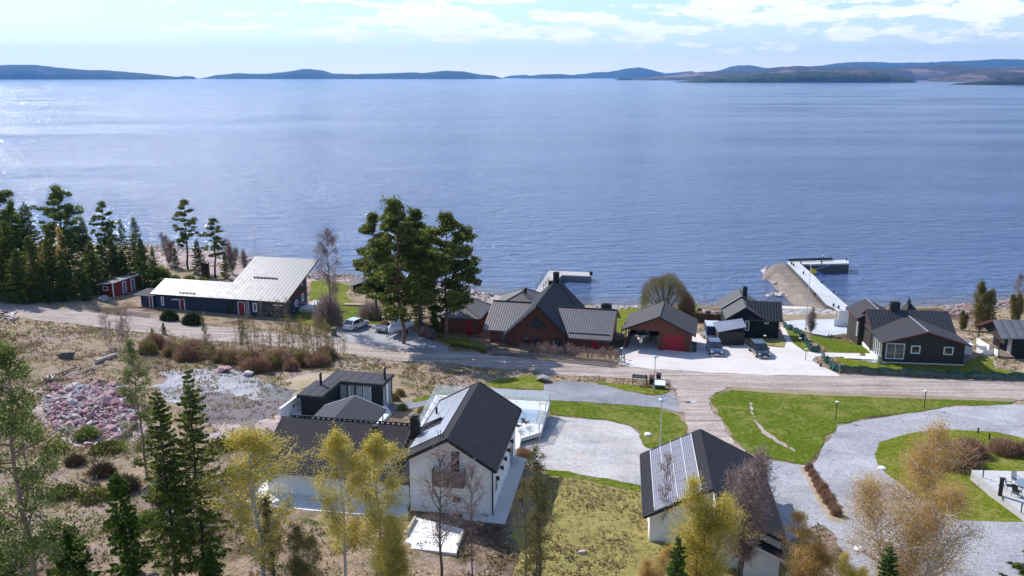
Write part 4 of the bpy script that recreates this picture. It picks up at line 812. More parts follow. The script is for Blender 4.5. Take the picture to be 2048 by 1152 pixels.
MB().box(-4.3,-.1,.1,6.8,-.02,.02+.02).build('carport_floor',M['concrete'],r)
b=MB(); fbox(b,'F',0,.53,3.18,-.02,.04,0.02,2.22)
dd=b.build('garage_door',M['bright_red'],r); b=MB(); fbox(b,'F',0,.5,3.2,.041,.06,-.02,.06); b.build('threshold',M['white'],dd)
b=MB()
for u_ in (-.1,.42,3.3,3.96): fbox(b,'F',0,u_-.09,u_+.09,0,.12,-.5,2.3)
b.build('log_ends',M['red_log'],r)
lg=g
# ---- dark cottage ---------------------------------------------------
z0=4.5; g=Fr('dark_cottage',(29.856,119.679),-.148,z0,'black timber cottage with grey gable roof, black chimney and a striped lean-to','cottage'); r=g.root
uL,uA,uR=.38,3.1,6.02; zA,zE=8.45-z0,6.6-z0
MB().gable([(.7,-.9),(5.7,-.9),(5.7,zE+.1),(uA,zA-.18),(.7,zE+.1)],0,9.5).build('wall',M['dark_board'],r)
roof_y(r,uL,uA,uR,-.5,5.,zE,zE,zA,.15,M['shingle_grey']); roof_y(r,.05,uA,6.2,5.01,10.,zE+.05,zE+.05,8.72-z0,.15,M['shingle_grey'],'rear_roof')
verge(r,[(.05,4.98,zE+.05),(uA,4.98,8.74-z0)],M['white'],.05,.12,'flashing',dz=.02); verge(r,[(uL,-.53,zE),(uA,-.53,zA),(uR,-.53,zE)],M['soft_black'],.05,.2)
MB().gablex([(.1,-.9),(4.,-.9),(4.,6.7-z0),(2.,8.55-z0),(.1,6.7-z0)],5.71,7.85).build('wing_wall',M['dark_board'],r)
roof_x(r,3.4,8.27,-.5,2.,4.5,6.64-z0,6.64-z0,8.8-z0,.15,M['ribbed'],'wing_roof'); stack(r,uA+.5,6.1,8.2-z0,9.75-z0,.6,.7,M['black'])
q=rect(g,1491,641,1497.5,661.5); window(r,'F',0,*q,pane=M['glass'],fw=.12); q=rect(g,1529,641,1537,648,.1); window(r,'F',.1,*q,fw=.1)
lw=[atz(1436,664,6.35),atz(1493,653.5,7.1),atz(1484.7,636.6,7.1),atz(1425.4,644.5,6.35)]; lw=[g.loc(*p) for p in lw]
b=MB(); b.slab([(*lw[3],6.35-z0),(*lw[0],6.35-z0),(*lw[1],7.1-z0),(*lw[2],7.1-z0)],.1); b.build('lean_to_roof',rooftile('striped_lean_to_roof',(.20,.21,.28),0,.28,.4,.12,.4,.08),r)
li=[(lerp(sum(p[0] for p in lw)/4,p[0],.92),lerp(sum(p[1] for p in lw)/4,p[1],.9)) for p in lw]; MB().prism([li[0],li[1],li[2],li[3]],-.8,6.4-z0-.1).build('lean_to_wall',M['brown_board'],r)
verge(r,[(.6,0.1,2.05),(.6,0.1,.0)],M['white'],.08,.08,'downpipe',dz=0)
# ---- brown house ----------------------------------------------------
z0=5.0; g=Fr('brown_house',(46.614,105.254),-.118,z0,'dark brown L shaped house with low gables, tiled cross roof and glazed corner','house'); r=g.root
uA,zA,uL,uR,zE,vE=5.07,9.19-z0,-.3,10.33,7.6-z0,4.63; zR=9.67-z0
MB().gable([(0,-.9),(9.85,-.9),(9.85,zE+.02),(uA,zA-.2),(0,zE+.02)],0,6.9).build('wall',M['brown_board'],r)
roof_y(r,uL,uA,uR,-.6,7.6,zE,zE,zA,.15,M['shingle_dark'] if 'shingle_dark' in M else rooftile('dark_grey_roof',(.042,.039,.046),.3,0,.75,.8,.3,.15)); ridge_m=paint('pale_ridge',(.28,.27,.28),.6)
b=MB(); bar(b,(uA,-.6,zA+.03),(uA,7.,zA+.03),.18,.06); bar(b,(1.66,8.6,9.48-z0+.04),(1.66,14.8,9.48-z0+.04),.16,.06); b.build('ridge_capping',ridge_m,r)
verge(r,[(uL,-.63,zE),(uA,-.63,zA),(uR,-.63,zE)],M['maroon'],.04,.16)
MB().gablex([(4.9,-.9),(11.4,-.9),(11.4,zE+.1),(8.08,zR-.2),(4.9,zE+.1)],.001,9.849).build('cross_wall',M['brown_board'],r)
roof_x(r,-.12,10.4,vE,8.08,11.7,zE+.02,zE+.02,zR,.15,M['ribbed'],'cross_roof'); verge(r,[(-.15,vE,zE),(-.15,8.08,zR),(-.15,11.7,zE)],M['maroon'],.05,.2,'cross_bargeboard')
zb=8.17-z0; MB().gable([(-.6,-.9),(3.9,-.9),(3.9,zb+.05),(1.66,9.3-z0),(-.6,zb+.05)],8.9,14.4).build('rear_wall',M['brown_board'],r)
roof_y(r,-.98,1.66,4.3,8.6,14.8,zb,zb,9.48-z0,.15,M['shingle_dark'] if 'shingle_dark' in M else bpy.data.materials['dark_grey_roof'],'rear_roof'); verge(r,[(-1.01,8.6,zb),(-1.01,14.8,zb)],M['maroon'],.05,.18,'rear_fascia')
stack(r,3.6,8.3,zR-.5,zR+.9,1.15,.8,M['black'])
q=rect(g,1773,686,1807,718.5); window(r,'F',0,*q,pane=M['pale_glass'],bars=1,fw=.1,name='patio_door')
for q in ((1822.5,691,1839.5,707.5),(1888,693.5,1905.5,710)): q=rect(g,*q); window(r,'F',0,*q,pane=M['glass'],fw=.13)
for k in range(4): window(r,'L',0,.25+k*.85,.15,.8,2.1,bars=0,fw=.08,name='glazed_panel',pane=M['glass'])
v,z=g.side(1712,662,-.6); window(r,'L',-.6,9.3,.5,.5,1.9,fw=.1); 
MB().box(.2,9.9,-.06,-.005,-.5,-.05).build('plinth',M['pale_concrete'],r); MB().box(-.08,-.005,.1,8.8,-.5,-.0).build('side_plinth',M['white'],r)
MB().box(-1.,-.05,-.3,3.4,-.5,-.1).build('entrance_step',M['white'],r)
MB().tube((-.1,8.6,2.4),(-.1,8.6,.0),.06).tube((-.1,4.75,2.4),(-.1,4.75,-.2),.05).build('downpipe',M['black'],r)
MB().tube((-.3,-.4,-.5),(-.3,-.4,.85),.3,.3,14).build('corner_pillar',M['steel'],r); 
for x,y,c in ((5.9,-.06,0),): MB().box(x-.35,x+.35,-.09,-.05,2.6,2.95).box(x-.15,x+.15,-.12,-.09,2.45,3.05).build('wall_ornament',M['black'],r)
# ---- cabin on the far right ------------------------------------------
z0=4.75; g=Fr('small_cabin',(63.227,107.525),-.022,z0,'small dark cabin with striped metal roof and red trim at the right edge','cabin'); r=g.root
zE,zR=7.43-z0,9.15-z0; MB().gablex([(0,-.9),(5.7,-.9),(5.7,zE),(2.36,zR-.18),(0,zE)],1.6,8.5).build('wall',M['dark_board'],r)
MB().gablex([(0,1.7),(5.7,zE-.2),(5.7,zE),(2.36,zR-.18),(0,zE)],.0,.08).build('porch_gable',M['brown_board'],r)
ms=rooftile('striped_metal_roof',(.20,.20,.21),0,1.1,.45,.25,.5,.25); roof_x(r,-.63,9.,-.4,2.36,6.1,zE,zE,zR,.14,ms); verge(r,[(-.66,2.36,zR),(-.66,6.1,zE)],M['maroon'],.05,.26)
door(r,'L',1.6,1.1,.1,.95,2.,M['white']); window(r,'L',1.6,3.,.9,.8,1.1)
MB().box(-.6,1.6,0,5.7,-.8,.08).build('porch_floor',M['old_wood'],r); MB().box(-.66,-.6,2.2,5.6,.1,.95).box(-.66,-.6,0,1.,.1,.95).box(-1.9,-.67,3.,3.06,-.6,.6).box(-1.9,-.67,1.2,1.26,-.6,.6).box(-1.9,-1.84,1.3,2.9,-.6,.4).build('porch_screen',M['white'],r)
for y in (.1,5.5): MB().box(-.6,-.48,y-.06,y+.06,.08,2.4).build('post',M['maroon'],r)
# ---- barbecue hut ------------------------------------------------------
p=atz(1816,619,5.6); g=Fr('barbecue_hut',p,0,3.6,'black barbecue hut with pointed roof behind the brown house','hut'); r=g.root
MB().lathe([(1.25,-.6),(1.25,1.7)],6).build('wall',M['dark_board'],r); MB().lathe([(1.65,1.6),(.25,3.1),(.25,3.3),(.4,3.3),(0,3.75)],6).build('roof',M['soft_black'],r); MB().tube((0,0,3.6),(0,0,3.95),.09,.09).build('flue',M['black'],r)
# ================================================================ vegetation
def leaf_mat(name,cols,tr=.35,sc=.8,rough=.6):
    m=bpy.data.materials.new(name); m.use_nodes=True; N=m.node_tree.nodes; L=m.node_tree.links; N.clear()
    o=N.new('ShaderNodeOutputMaterial'); d=N.new('ShaderNodeBsdfDiffuse'); t=N.new('ShaderNodeBsdfTranslucent'); x=N.new('ShaderNodeMixShader'); x.inputs[0].default_value=tr
    g=N.new('ShaderNodeNewGeometry'); n=N.new('ShaderNodeTexNoise'); n.inputs['Scale'].default_value=sc; n.inputs['Detail'].default_value=3; L.new(g.outputs['Position'],n.inputs['Vector'])
    a=N.new('ShaderNodeMath'); a.operation='MULTIPLY_ADD'; a.inputs[1].default_value=.45; L.new(g.outputs['Random Per Island'],a.inputs[0])
    b=N.new('ShaderNodeMath'); b.operation='MULTIPLY'; b.inputs[1].default_value=.62; L.new(n.outputs['Fac'],b.inputs[0]); L.new(b.outputs[0],a.inputs[2])
    r=N.new('ShaderNodeValToRGB'); e=r.color_ramp.elements
    while len(e)<len(cols): e.new(.5)
    for i,(k,c) in enumerate(zip(e,cols)): k.position=.22+.56*i/(len(cols)-1); k.color=(*c,1)
    L.new(a.outputs[0],r.inputs[0]); L.new(r.outputs[0],d.inputs[0]); L.new(r.outputs[0],t.inputs[0]); L.new(d.outputs[0],x.inputs[1]); L.new(t.outputs[0],x.inputs[2]); L.new(x.outputs[0],o.inputs['Surface']); return m
LM=dict(
 pine=leaf_mat('pine_needles',[(.05,.068,.018),(.13,.155,.036),(.26,.28,.075)],.5),
 pine_light=leaf_mat('light_pine_needles',[(.06,.09,.02),(.15,.19,.05),(.28,.33,.11)],.45),
 spruce=leaf_mat('spruce_needles',[(.05,.078,.016),(.14,.18,.038),(.28,.31,.075)],.5),
 spruce_bright=leaf_mat('young_spruce_needles',[(.03,.06,.010),(.08,.14,.02),(.17,.24,.045)],.25),
 birch=leaf_mat('new_birch_leaves',[(.30,.26,.04),(.56,.47,.08),(.80,.66,.20)],.5),
 birch_or=leaf_mat('orange_birch_leaves',[(.34,.20,.06),(.56,.37,.12),(.75,.55,.24)],.5),
 olive=leaf_mat('olive_buds',[(.10,.09,.03),(.19,.16,.05),(.30,.26,.09)],.3),
 willow=leaf_mat('willow_buds',[(.17,.13,.05),(.22,.18,.06),(.33,.28,.11)],.3),
 twig=leaf_mat('bare_twigs',[(.17,.12,.11),(.30,.22,.20),(.44,.35,.32)],.25),
 twig_red=leaf_mat('red_brown_twigs',[(.20,.11,.075),(.34,.20,.13),(.47,.32,.21)],.25),
 twig_yel=leaf_mat('yellow_brown_twigs',[(.16,.12,.04),(.28,.23,.08),(.40,.34,.14)],.2),
 hedge=leaf_mat('dark_evergreen_leaves',[(.01,.02,.008),(.025,.045,.015),(.06,.09,.03)],.1),
 heather=leaf_mat('heather_stuff',[(.06,.04,.028),(.14,.09,.06),(.20,.16,.08)],.1,.3),
 moss=leaf_mat('moss_green',[(.08,.09,.02),(.17,.17,.04),(.28,.26,.08)],.15,.3),
 drygrass=leaf_mat('dry_grass_blades',[(.20,.15,.08),(.36,.28,.15),(.52,.42,.25)],.3,.3),
 green=leaf_mat('grass_blades',[(.05,.09,.015),(.11,.18,.03),(.20,.28,.06)],.3,.5))
BK=dict(pine=paint('pine_bark',(.17,.10,.07),.95,.25),grey=paint('grey_bark',(.13,.11,.10),.95,.25),dark=paint('dark_bark',(.05,.04,.035),.95,.3),birch=paint('birch_bark',(.50,.47,.44),.8,.3,sc=4.),twig=paint('twig_bark',(.15,.10,.085),.9,.2),pink=paint('pine_pink_bark',(.30,.20,.15),.95,.25))
class TB:
    """a tree mesh being gathered: wood segments and leaf triangles"""
    def __init__(s,seed): s.r=np.random.default_rng(seed); s.W=[]; s.Lp=[]; s.Ls=[]; s.Ld=[]
    def seg(s,a,b,r0,r1): s.W.append((a,b,r0,r1))
    def leaves(s,P,size,d=None):
        P=np.atleast_2d(P); s.Lp.append(P); s.Ls.append(np.full(len(P),size)); s.Ld.append(np.full((len(P),3),np.nan) if d is None else np.broadcast_to(d,(len(P),3)))
    def wood(s,name,mat,parent,n=5):
        A=np.array([w[0] for w in s.W],float);B=np.array([w[1] for w in s.W],float);r0=np.array([w[2] for w in s.W]);r1=np.array([w[3] for w in s.W]); D=B-A; D/=np.linalg.norm(D,axis=1)[:,None]+1e-9
        u=np.cross(D,np.array([.31,.77,.13])); u/=np.linalg.norm(u,axis=1)[:,None]+1e-9; w=np.cross(D,u); V=[];k=len(A)
        for i in range(n):
            t=2*math.pi*i/n; o=u*math.cos(t)+w*math.sin(t); V.append(A+o*r0[:,None]); V.append(B+o*r1[:,None])
        V=np.stack(V,1).reshape(-1,3); base=np.arange(k)*2*n; Fq=np.concatenate([np.stack([base+2*i,base+2*((i+1)%n),base+2*((i+1)%n)+1,base+2*i+1],1) for i in range(n)])
        return np_mesh(name,V,Fq,mat,parent,smooth=True)
    def crown(s,name,mat,parent,aspect=.45):
        P=np.vstack(s.Lp);S_=np.concatenate(s.Ls)*s.r.uniform(.6,1.4,len(P));D=np.vstack(s.Ld).copy(); n=len(P)
        rd=s.r.normal(size=(n,3)); m=np.isnan(D[:,0]); D[m]=rd[m]; D=D+s.r.normal(size=(n,3))*.25*np.linalg.norm(D,axis=1)[:,None]*(~m)[:,None]
        D/=np.linalg.norm(D,axis=1)[:,None]+1e-9; u=np.cross(D,s.r.normal(size=(n,3))); u/=np.linalg.norm(u,axis=1)[:,None]+1e-9
        V=np.stack([P-u*S_[:,None]*aspect,P+u*S_[:,None]*aspect,P+D*S_[:,None]],1).reshape(-1,3)
        return np_mesh(name,V,np.arange(3*n).reshape(n,3),mat,parent)
def rv(r,s=1.): return r.normal(size=3)*s
def path(a,b,n,wob,r):
    P=[np.array(a,float)+(np.array(b,float)-np.array(a,float))*i/n+ (r.normal(size=3)*wob if 0<i<n else 0) for i in range(n+1)]; return P
def g_pine(seed,H=18,cb=.45,cw=3.6,dens=1.,leaf=.22,lean=.3,flat=.5,col='pine',bark='pine',nb=26):
    t=TB(seed);r=t.r; T=path((0,0,-.5),(r.normal()*lean,r.normal()*lean,H*.97),8,.12*H/18,r); R0=H*.014
    for i in range(8): t.seg(T[i],T[i+1],R0*(1-i/8.6),R0*(1-(i+1)/8.6))
    def at(z):
        f=min(max((z+.5)/(H*.97+.5)*8,0),7.999); i=int(f); return T[i]+(T[i+1]-T[i])*(f-i)
    for k in range(nb):
        f=(k+r.uniform(-.3,.3))/nb; f=min(max(f,0),.99); z=H*(cb+(1-cb)*f); shape=(math.sin(math.pi*min(1,(f*.86+.2)))**.7)*(.72+.5*r.random()); L=cw*shape; a=r.uniform(0,6.283)
        p=at(z); e=p+np.array([math.cos(a)*L,math.sin(a)*L,L*r.uniform(.05,.45)+ .2]); Q=path(p,e,3,.08*L,r)
        for i in range(3): t.seg(Q[i],Q[i+1],R0*.32*(1-i/3.4),R0*.32*(1-(i+1)/3.4))
        m=max(3,int(6*L/cw*dens+2))
        for j in range(m):
            s=r.uniform(.3,1.0); c=p+(e-p)*s+np.array([r.normal()*.14*L,r.normal()*.14*L,r.normal()*.09*L+.1]); 
            n=int(70*dens*r.uniform(.6,1.3)); rad=r.uniform(.45,.85)*cw/3.6; X=r.normal(size=(n,3)); X/=np.linalg.norm(X,axis=1)[:,None]; X*=rad*r.uniform(.3,1.,(n,1))**.5; X[:,2]*=flat; t.leaves(c+X,leaf)
    top=at(H*.95)
    for j in range(4): n=int(60*dens); X=r.normal(size=(n,3))*.35*cw/3.6; t.leaves(top+np.array([r.normal()*.4,r.normal()*.4,r.normal()*.3+.2])+X,leaf)
    for k in range(6):
        z=H*r.uniform(cb*.5,cb); a=r.uniform(0,6.283); p=at(z); L=cw*r.uniform(.2,.5); t.seg(p,p+np.array([math.cos(a)*L,math.sin(a)*L,-.05*L]),R0*.14,R0*.03)
    return t
def g_spruce(seed,H=14,w=2.6,dens=1.,leaf=.24,cb=.06,col='spruce',bark='dark',step=.42,tip=.5,gap=.0,droop=.25):
    t=TB(seed);r=t.r; T=path((0,0,-.5),(r.normal()*.15,r.normal()*.15,H),6,.04,r); R0=H*.0125
    for i in range(6): t.seg(T[i],T[i+1],R0*(1-i/6.3),R0*(1-(i+1)/6.3))
    z=H*cb
    while z<H*.985:
        f=(z/H-cb)/(1-cb); L0=w*(1-f)**.75*(.25+.75*min(1,f*6+.3))+.12; n=int(6+3*r.random()) if L0>.5 else 5; a0=r.uniform(0,6.283); px_=T[0][:2]+(T[6][:2]-T[0][:2])*z/H
        for k in range(n):
            if r.random()<gap: continue
            a=a0+6.283*k/n+r.normal()*.18; L=L0*r.choice((.5,.75,.95,1.1,1.3))*r.uniform(.85,1.1); d=np.array([math.cos(a),math.sin(a),0]); p=np.array([px_[0],px_[1],z]); up=.12+.45*f; e=p+d*L+np.array([0,0,L*(up-droop)])
            mid=p+d*L*.5+np.array([0,0,L*(up-droop)*.5-.05*L]); t.seg(p,mid,R0*.2,R0*.12); t.seg(mid,e,R0*.12,R0*.03)
            m=int(dens*(10+34*L)); s=r.uniform(.12,1.,m)**.8; side=np.array([-d[1],d[0],0]); wd=(1-s)*.26*L+.05
            P=p+(mid-p)*np.minimum(s*2,1)[:,None]+(e-mid)*np.maximum(s*2-1,0)[:,None]+side*(r.uniform(-1,1,m)*wd)[:,None]; P[:,2]-=np.abs(r.normal(size=m))*.10*(.4+L*.35); 
            dirs=d*.8+side*r.uniform(-1,1,(m,1))*.9+np.array([0,0,-.15]); t.Lp.append(P);t.Ls.append(np.full(m,leaf));t.Ld.append(dirs)
        z+=step*(1-.45*f)*H/14
    t.leaves(np.array([T[6]+np.array([0,0,-.1*i*tip]) for i in range(8)]),leaf,np.array([0,0,1.])); return t
def g_birch(seed,H=12,w=2.4,dens=1.,leaf=.13,cb=.3,nb=22,weep=.35,stems=1,twigs=5,up=1.1,r0=.012,bare=False,tw_len=.5,spread=.35):
    t=TB(seed);r=t.r
    for s in range(stems):
        off=np.zeros(2) if stems==1 else r.normal(size=2)*spread; hs=H*(1 if s==0 else r.uniform(.65,.95)); T=path((off[0]*.3,off[1]*.3,-.4),(off[0]*w*.9+r.normal()*.2,off[1]*w*.9+r.normal()*.2,hs*.96),7,.07*H/12,r); R0=H*r0*(1 if stems==1 else .7)
        for i in range(7): t.seg(T[i],T[i+1],R0*(1-i/7.3),R0*(1-(i+1)/7.3))
        for k in range(nb):
            f=(k+r.random())/nb; z=cb+(1-cb)*f; q=min(z*7,6.999); i=int(q); p=T[i]+(T[i+1]-T[i])*(q-i); shape=math.sin(math.pi*min(1,.18+.80*f))**.8
            L=w*shape*r.uniform(.65,1.1)/(stems**.35); a=r.uniform(0,6.283); d=np.array([math.cos(a),math.sin(a),up*r.uniform(.7,1.3)]); d/=np.linalg.norm(d); e=p+d*L*1.15; Q=path(p,e,3,.06*L,r)
            for j in range(3): t.seg(Q[j],Q[j+1],R0*.36*(1-j/3.3),R0*.36*(1-(j+1)/3.3))
            for m in range(twigs):
                s_=r.uniform(.25,1.); b0=p+(e-p)*s_; dd=d*.5+r.normal(size=3)*.55; dd[2]=dd[2]*.6+.25-weep*r.random(); l=L*r.uniform(.2,.42)+.15; e2=b0+dd*l; t.seg(b0,e2,R0*.15,R0*.05)
                nl=int(dens*(14+9*r.random())); X=b0+(e2-b0)*r.uniform(.15,1.15,(nl,1))+r.normal(size=(nl,3))*.19*w/2.4; X[:,2]-=np.abs(r.normal(size=nl))*.30*weep
                if bare: dv=(e2-b0)/l*1.2+r.normal(size=(nl,3))*.8; dv[:,2]+=.4-weep; t.Lp.append(X);t.Ls.append(np.full(nl,tw_len));t.Ld.append(dv)
                else: t.leaves(X,leaf)
        if not bare: t.leaves(T[7]+r.normal(size=(int(60*dens),3))*np.array([.25,.25,.5]),leaf)
    return t
def g_shrub(seed,H=1.6,w=1.2,n=900,leaf=.3,stems=14,bare=True,shell=.5):
    t=TB(seed);r=t.r
    for k in range(stems):
        a=r.uniform(0,6.283);q=r.uniform(.1,1.); e=np.array([math.cos(a)*w*q,math.sin(a)*w*q,H*math.sqrt(max(.05,1-q*q*.8))*r.uniform(.8,1.05)]); m=e*np.array([.4,.4,.5]); t.seg(np.array([0,0,-.1]),m,.02,.014); t.seg(m,e,.014,.004)
    X=r.normal(size=(n,3)); X[:,2]=np.abs(X[:,2]); X/=np.linalg.norm(X,axis=1)[:,None]; R_=r.uniform(shell,1.,(n,1)); P=X*R_*np.array([w,w,H*.88])*(.82+.3*r.random((n,1)))
    if bare: t.Lp.append(P*.92);t.Ls.append(np.full(n,leaf));t.Ld.append(X+np.array([0,0,.8]))
    else: t.leaves(P,leaf)
    return t
def g_dome(seed,H=6.5,w=4.6,n=30000):
    t=TB(seed);r=t.r
    for k in range(34):
        a=r.uniform(0,6.283);q=r.uniform(.15,1.); X=np.array([math.cos(a)*q,math.sin(a)*q,math.sqrt(max(.03,1-q*q*.75))]); e=X*np.array([w,w,H])*.9; m=e*np.array([.45,.45,.42]); t.seg(np.array([0,0,-.2]),m,.09,.05); t.seg(m,e,.05,.015)
        for j in range(6): b=m+(e-m)*r.uniform(.2,.9); t.seg(b,b+(e-m)*.45+rv(r,.4),.02,.006)
    X=r.normal(size=(n,3)); X[:,2]=np.abs(X[:,2]); X/=np.linalg.norm(X,axis=1)[:,None]; R_=r.uniform(0,1.,(n,1))**.35; R_=.62+.38*R_; lump=.80+.34*vnoise(X[:,0]*3+9,X[:,1]*3+X[:,2]*2,1.,4)[:,None]; P=X*R_*lump*np.array([w,w,H]); k_=r.random(n)<np.clip(X[:,2]*2.2,.12,1); P=P[k_]; X=X[k_]; n=len(P); P+=r.normal(size=(n,3))*.12
    t.Lp.append(P);t.Ls.append(np.full(n,.34));t.Ld.append(X*1.1+np.array([0,0,.5])); return t
GEN={ # name: (maker, natural height, foliage material, bark, part names)
 'pine_tall':(lambda s:g_pine(s,18,.24,3.6,1.3,.26,nb=34),18,'pine','grey',('trunk','crown')),
 'pine_bushy':(lambda s:g_pine(s,16,.22,3.7,1.3,.26,nb=36),16,'pine','pine',('trunk','crown')),
 'pine_slim':(lambda s:g_pine(s,15,.34,2.2,.8,.24,nb=24),15,'pine','dark',('trunk','crown')),
 'pine_near':(lambda s:g_pine(s,17,.12,3.1,1.1,.12,nb=46,flat=.7),17,'pine_light','pink',('trunk','crown')),
 'spruce':(lambda s:g_spruce(s,14,3.0,.85,.24,step=.55,gap=.12),14,'spruce','dark',('trunk','crown')),
 'spruce_wide':(lambda s:g_spruce(s,12,3.8,.9,.25,step=.6,gap=.12),12,'spruce','dark',('trunk','crown')),
 'spruce_slim':(lambda s:g_spruce(s,13,1.9,.8,.22,cb=.15,step=.6,gap=.2),13,'spruce','dark',('trunk','crown')),
 'spruce_near':(lambda s:g_spruce(s,15,2.5,2.2,.14,cb=.12,step=.5,gap=.2),15,'spruce','dark',('trunk','crown')),
 'spruce_young':(lambda s:g_spruce(s,6,1.5,3.0,.12,cb=.02,step=.55),6,'spruce_bright','dark',('trunk','crown')),
 'spruce_sapling':(lambda s:g_spruce(s,5,.9,1.5,.14,cb=.05,step=.8,gap=.1),5,'spruce_bright','dark',('trunk','crown')),
 'birch_leaf':(lambda s:g_birch(s,12,2.2,5.2,.07,.30,34,.5,twigs=8),12,'birch','birch',('trunk','crown')),
 'birch_bushy':(lambda s:g_birch(s,9,2.5,4.3,.065,.15,28,.35,stems=3,twigs=7),9,'birch','grey',('trunk','crown')),
 'birch_slim':(lambda s:g_birch(s,10,1.4,1.5,.07,.18,24,.3,stems=2,twigs=6),10,'olive','grey',('trunk','crown')),
 'birch_orange':(lambda s:g_birch(s,12,4.0,3.8,.055,.2,40,.3,r0=.012,stems=4,twigs=10,up=1.0,spread=.3),12,'birch_or','birch',('trunk','crown')),
 'bare_tree':(lambda s:g_birch(s,10,2.4,.4,.1,.25,26,.25,twigs=7,bare=True,tw_len=.42,up=1.2),10,'twig','twig',('trunk','crown')),
 'bare_multi':(lambda s:g_birch(s,8,2.6,1.2,.1,.15,16,.1,stems=4,twigs=6,bare=True,tw_len=.45,up=1.3),8,'twig','twig',('trunk','crown')),
 'bare_birch':(lambda s:g_birch(s,13,2.2,.7,.1,.35,26,.8,twigs=8,bare=True,tw_len=.55,up=.9),13,'twig','grey',('trunk','crown')),
 'sapling':(lambda s:g_birch(s,3.6,.5,.13,.06,.25,12,.1,stems=2,twigs=4,up=2.,r0=.008,spread=.5),3.6,'olive','grey',('stem','foliage')),
 'sapling_bare':(lambda s:g_birch(s,3.4,.6,.22,.1,.25,10,.05,stems=3,twigs=4,up=2.2,r0=.007,bare=True,tw_len=.3,spread=.5),3.4,'twig_yel','grey',('stem','foliage')),
 'broad_green':(lambda s:g_birch(s,10,3.4,1.5,.17,.08,34,.2,stems=4,twigs=8,up=1.,spread=.4),10,'olive','birch',('trunk','crown')),
 'shrub_brown':(lambda s:g_shrub(s,1.5,1.25,3600,.34,22),1.5,'twig_red','twig',('stems','foliage')),
 'shrub_yellow':(lambda s:g_shrub(s,1.6,1.1,3000,.34,22),1.6,'twig_yel','twig',('stems','foliage')),
 'shrub_grey':(lambda s:g_shrub(s,2.6,1.8,4500,.42,30),2.6,'twig','twig',('stems','foliage')),
 'shrub_green':(lambda s:g_shrub(s,1.4,1.1,2600,.14,10,False,.7),1.4,'hedge','dark',('stems','foliage')),
 'shrub_moss':(lambda s:g_shrub(s,1.,1.1,900,.16,10,False,.6),1.,'moss','dark',('stems','foliage')),
 'willow':(lambda s:g_dome(s),6.5,'willow','dark',('trunk','crown')),
}
BARE=('bare_tree','bare_multi','bare_birch','sapling_bare','shrub_brown','shrub_yellow','shrub_grey','willow')
_proto={}
def proto(kind,var,mat=None):
    k=(kind,var,mat)
    if k not in _proto:
        mk,H_,lm,bk,names=GEN[kind]; t=mk(100*len(_proto)+17*var+5); w=t.wood(names[0],BK[bk],None,5 if H_>6 else 4); c=t.crown(names[1],LM[mat or lm],None,.045 if kind in BARE else .42)
        _proto[k]=(w.data,c.data,names,H_); bpy.data.objects.remove(w); bpy.data.objects.remove(c)
    return _proto[k]
def height_to(b,ty):
    lo,hi=.2,60.
    for _ in range(30):
        m=(lo+hi)/2
        if proj((b[0],b[1],b[2]+m))[1]>ty: lo=m
        else: hi=m
    return lo
def tree(kind,bx,by,ty,label,name,cat='tree',group=None,wf=1.,var=0,mat=None,rz=None,h=None,sink=.05):
    b=G(bx,by); hh=h or height_to(b,ty); wd,cr,names,H_=proto(kind,var,mat); s=hh/H_; rz=random.uniform(0,6.28) if rz is None else rz
    root=empty(name,(b[0],b[1],b[2]-sink),rz,label,cat,group); root.scale=(s*wf,s*wf,s)
    for d,n in ((wd,names[0]),(cr,names[1])): o=bpy.data.objects.new(n,d); COL.objects.link(o); o.parent=root
    return root
T_=tree
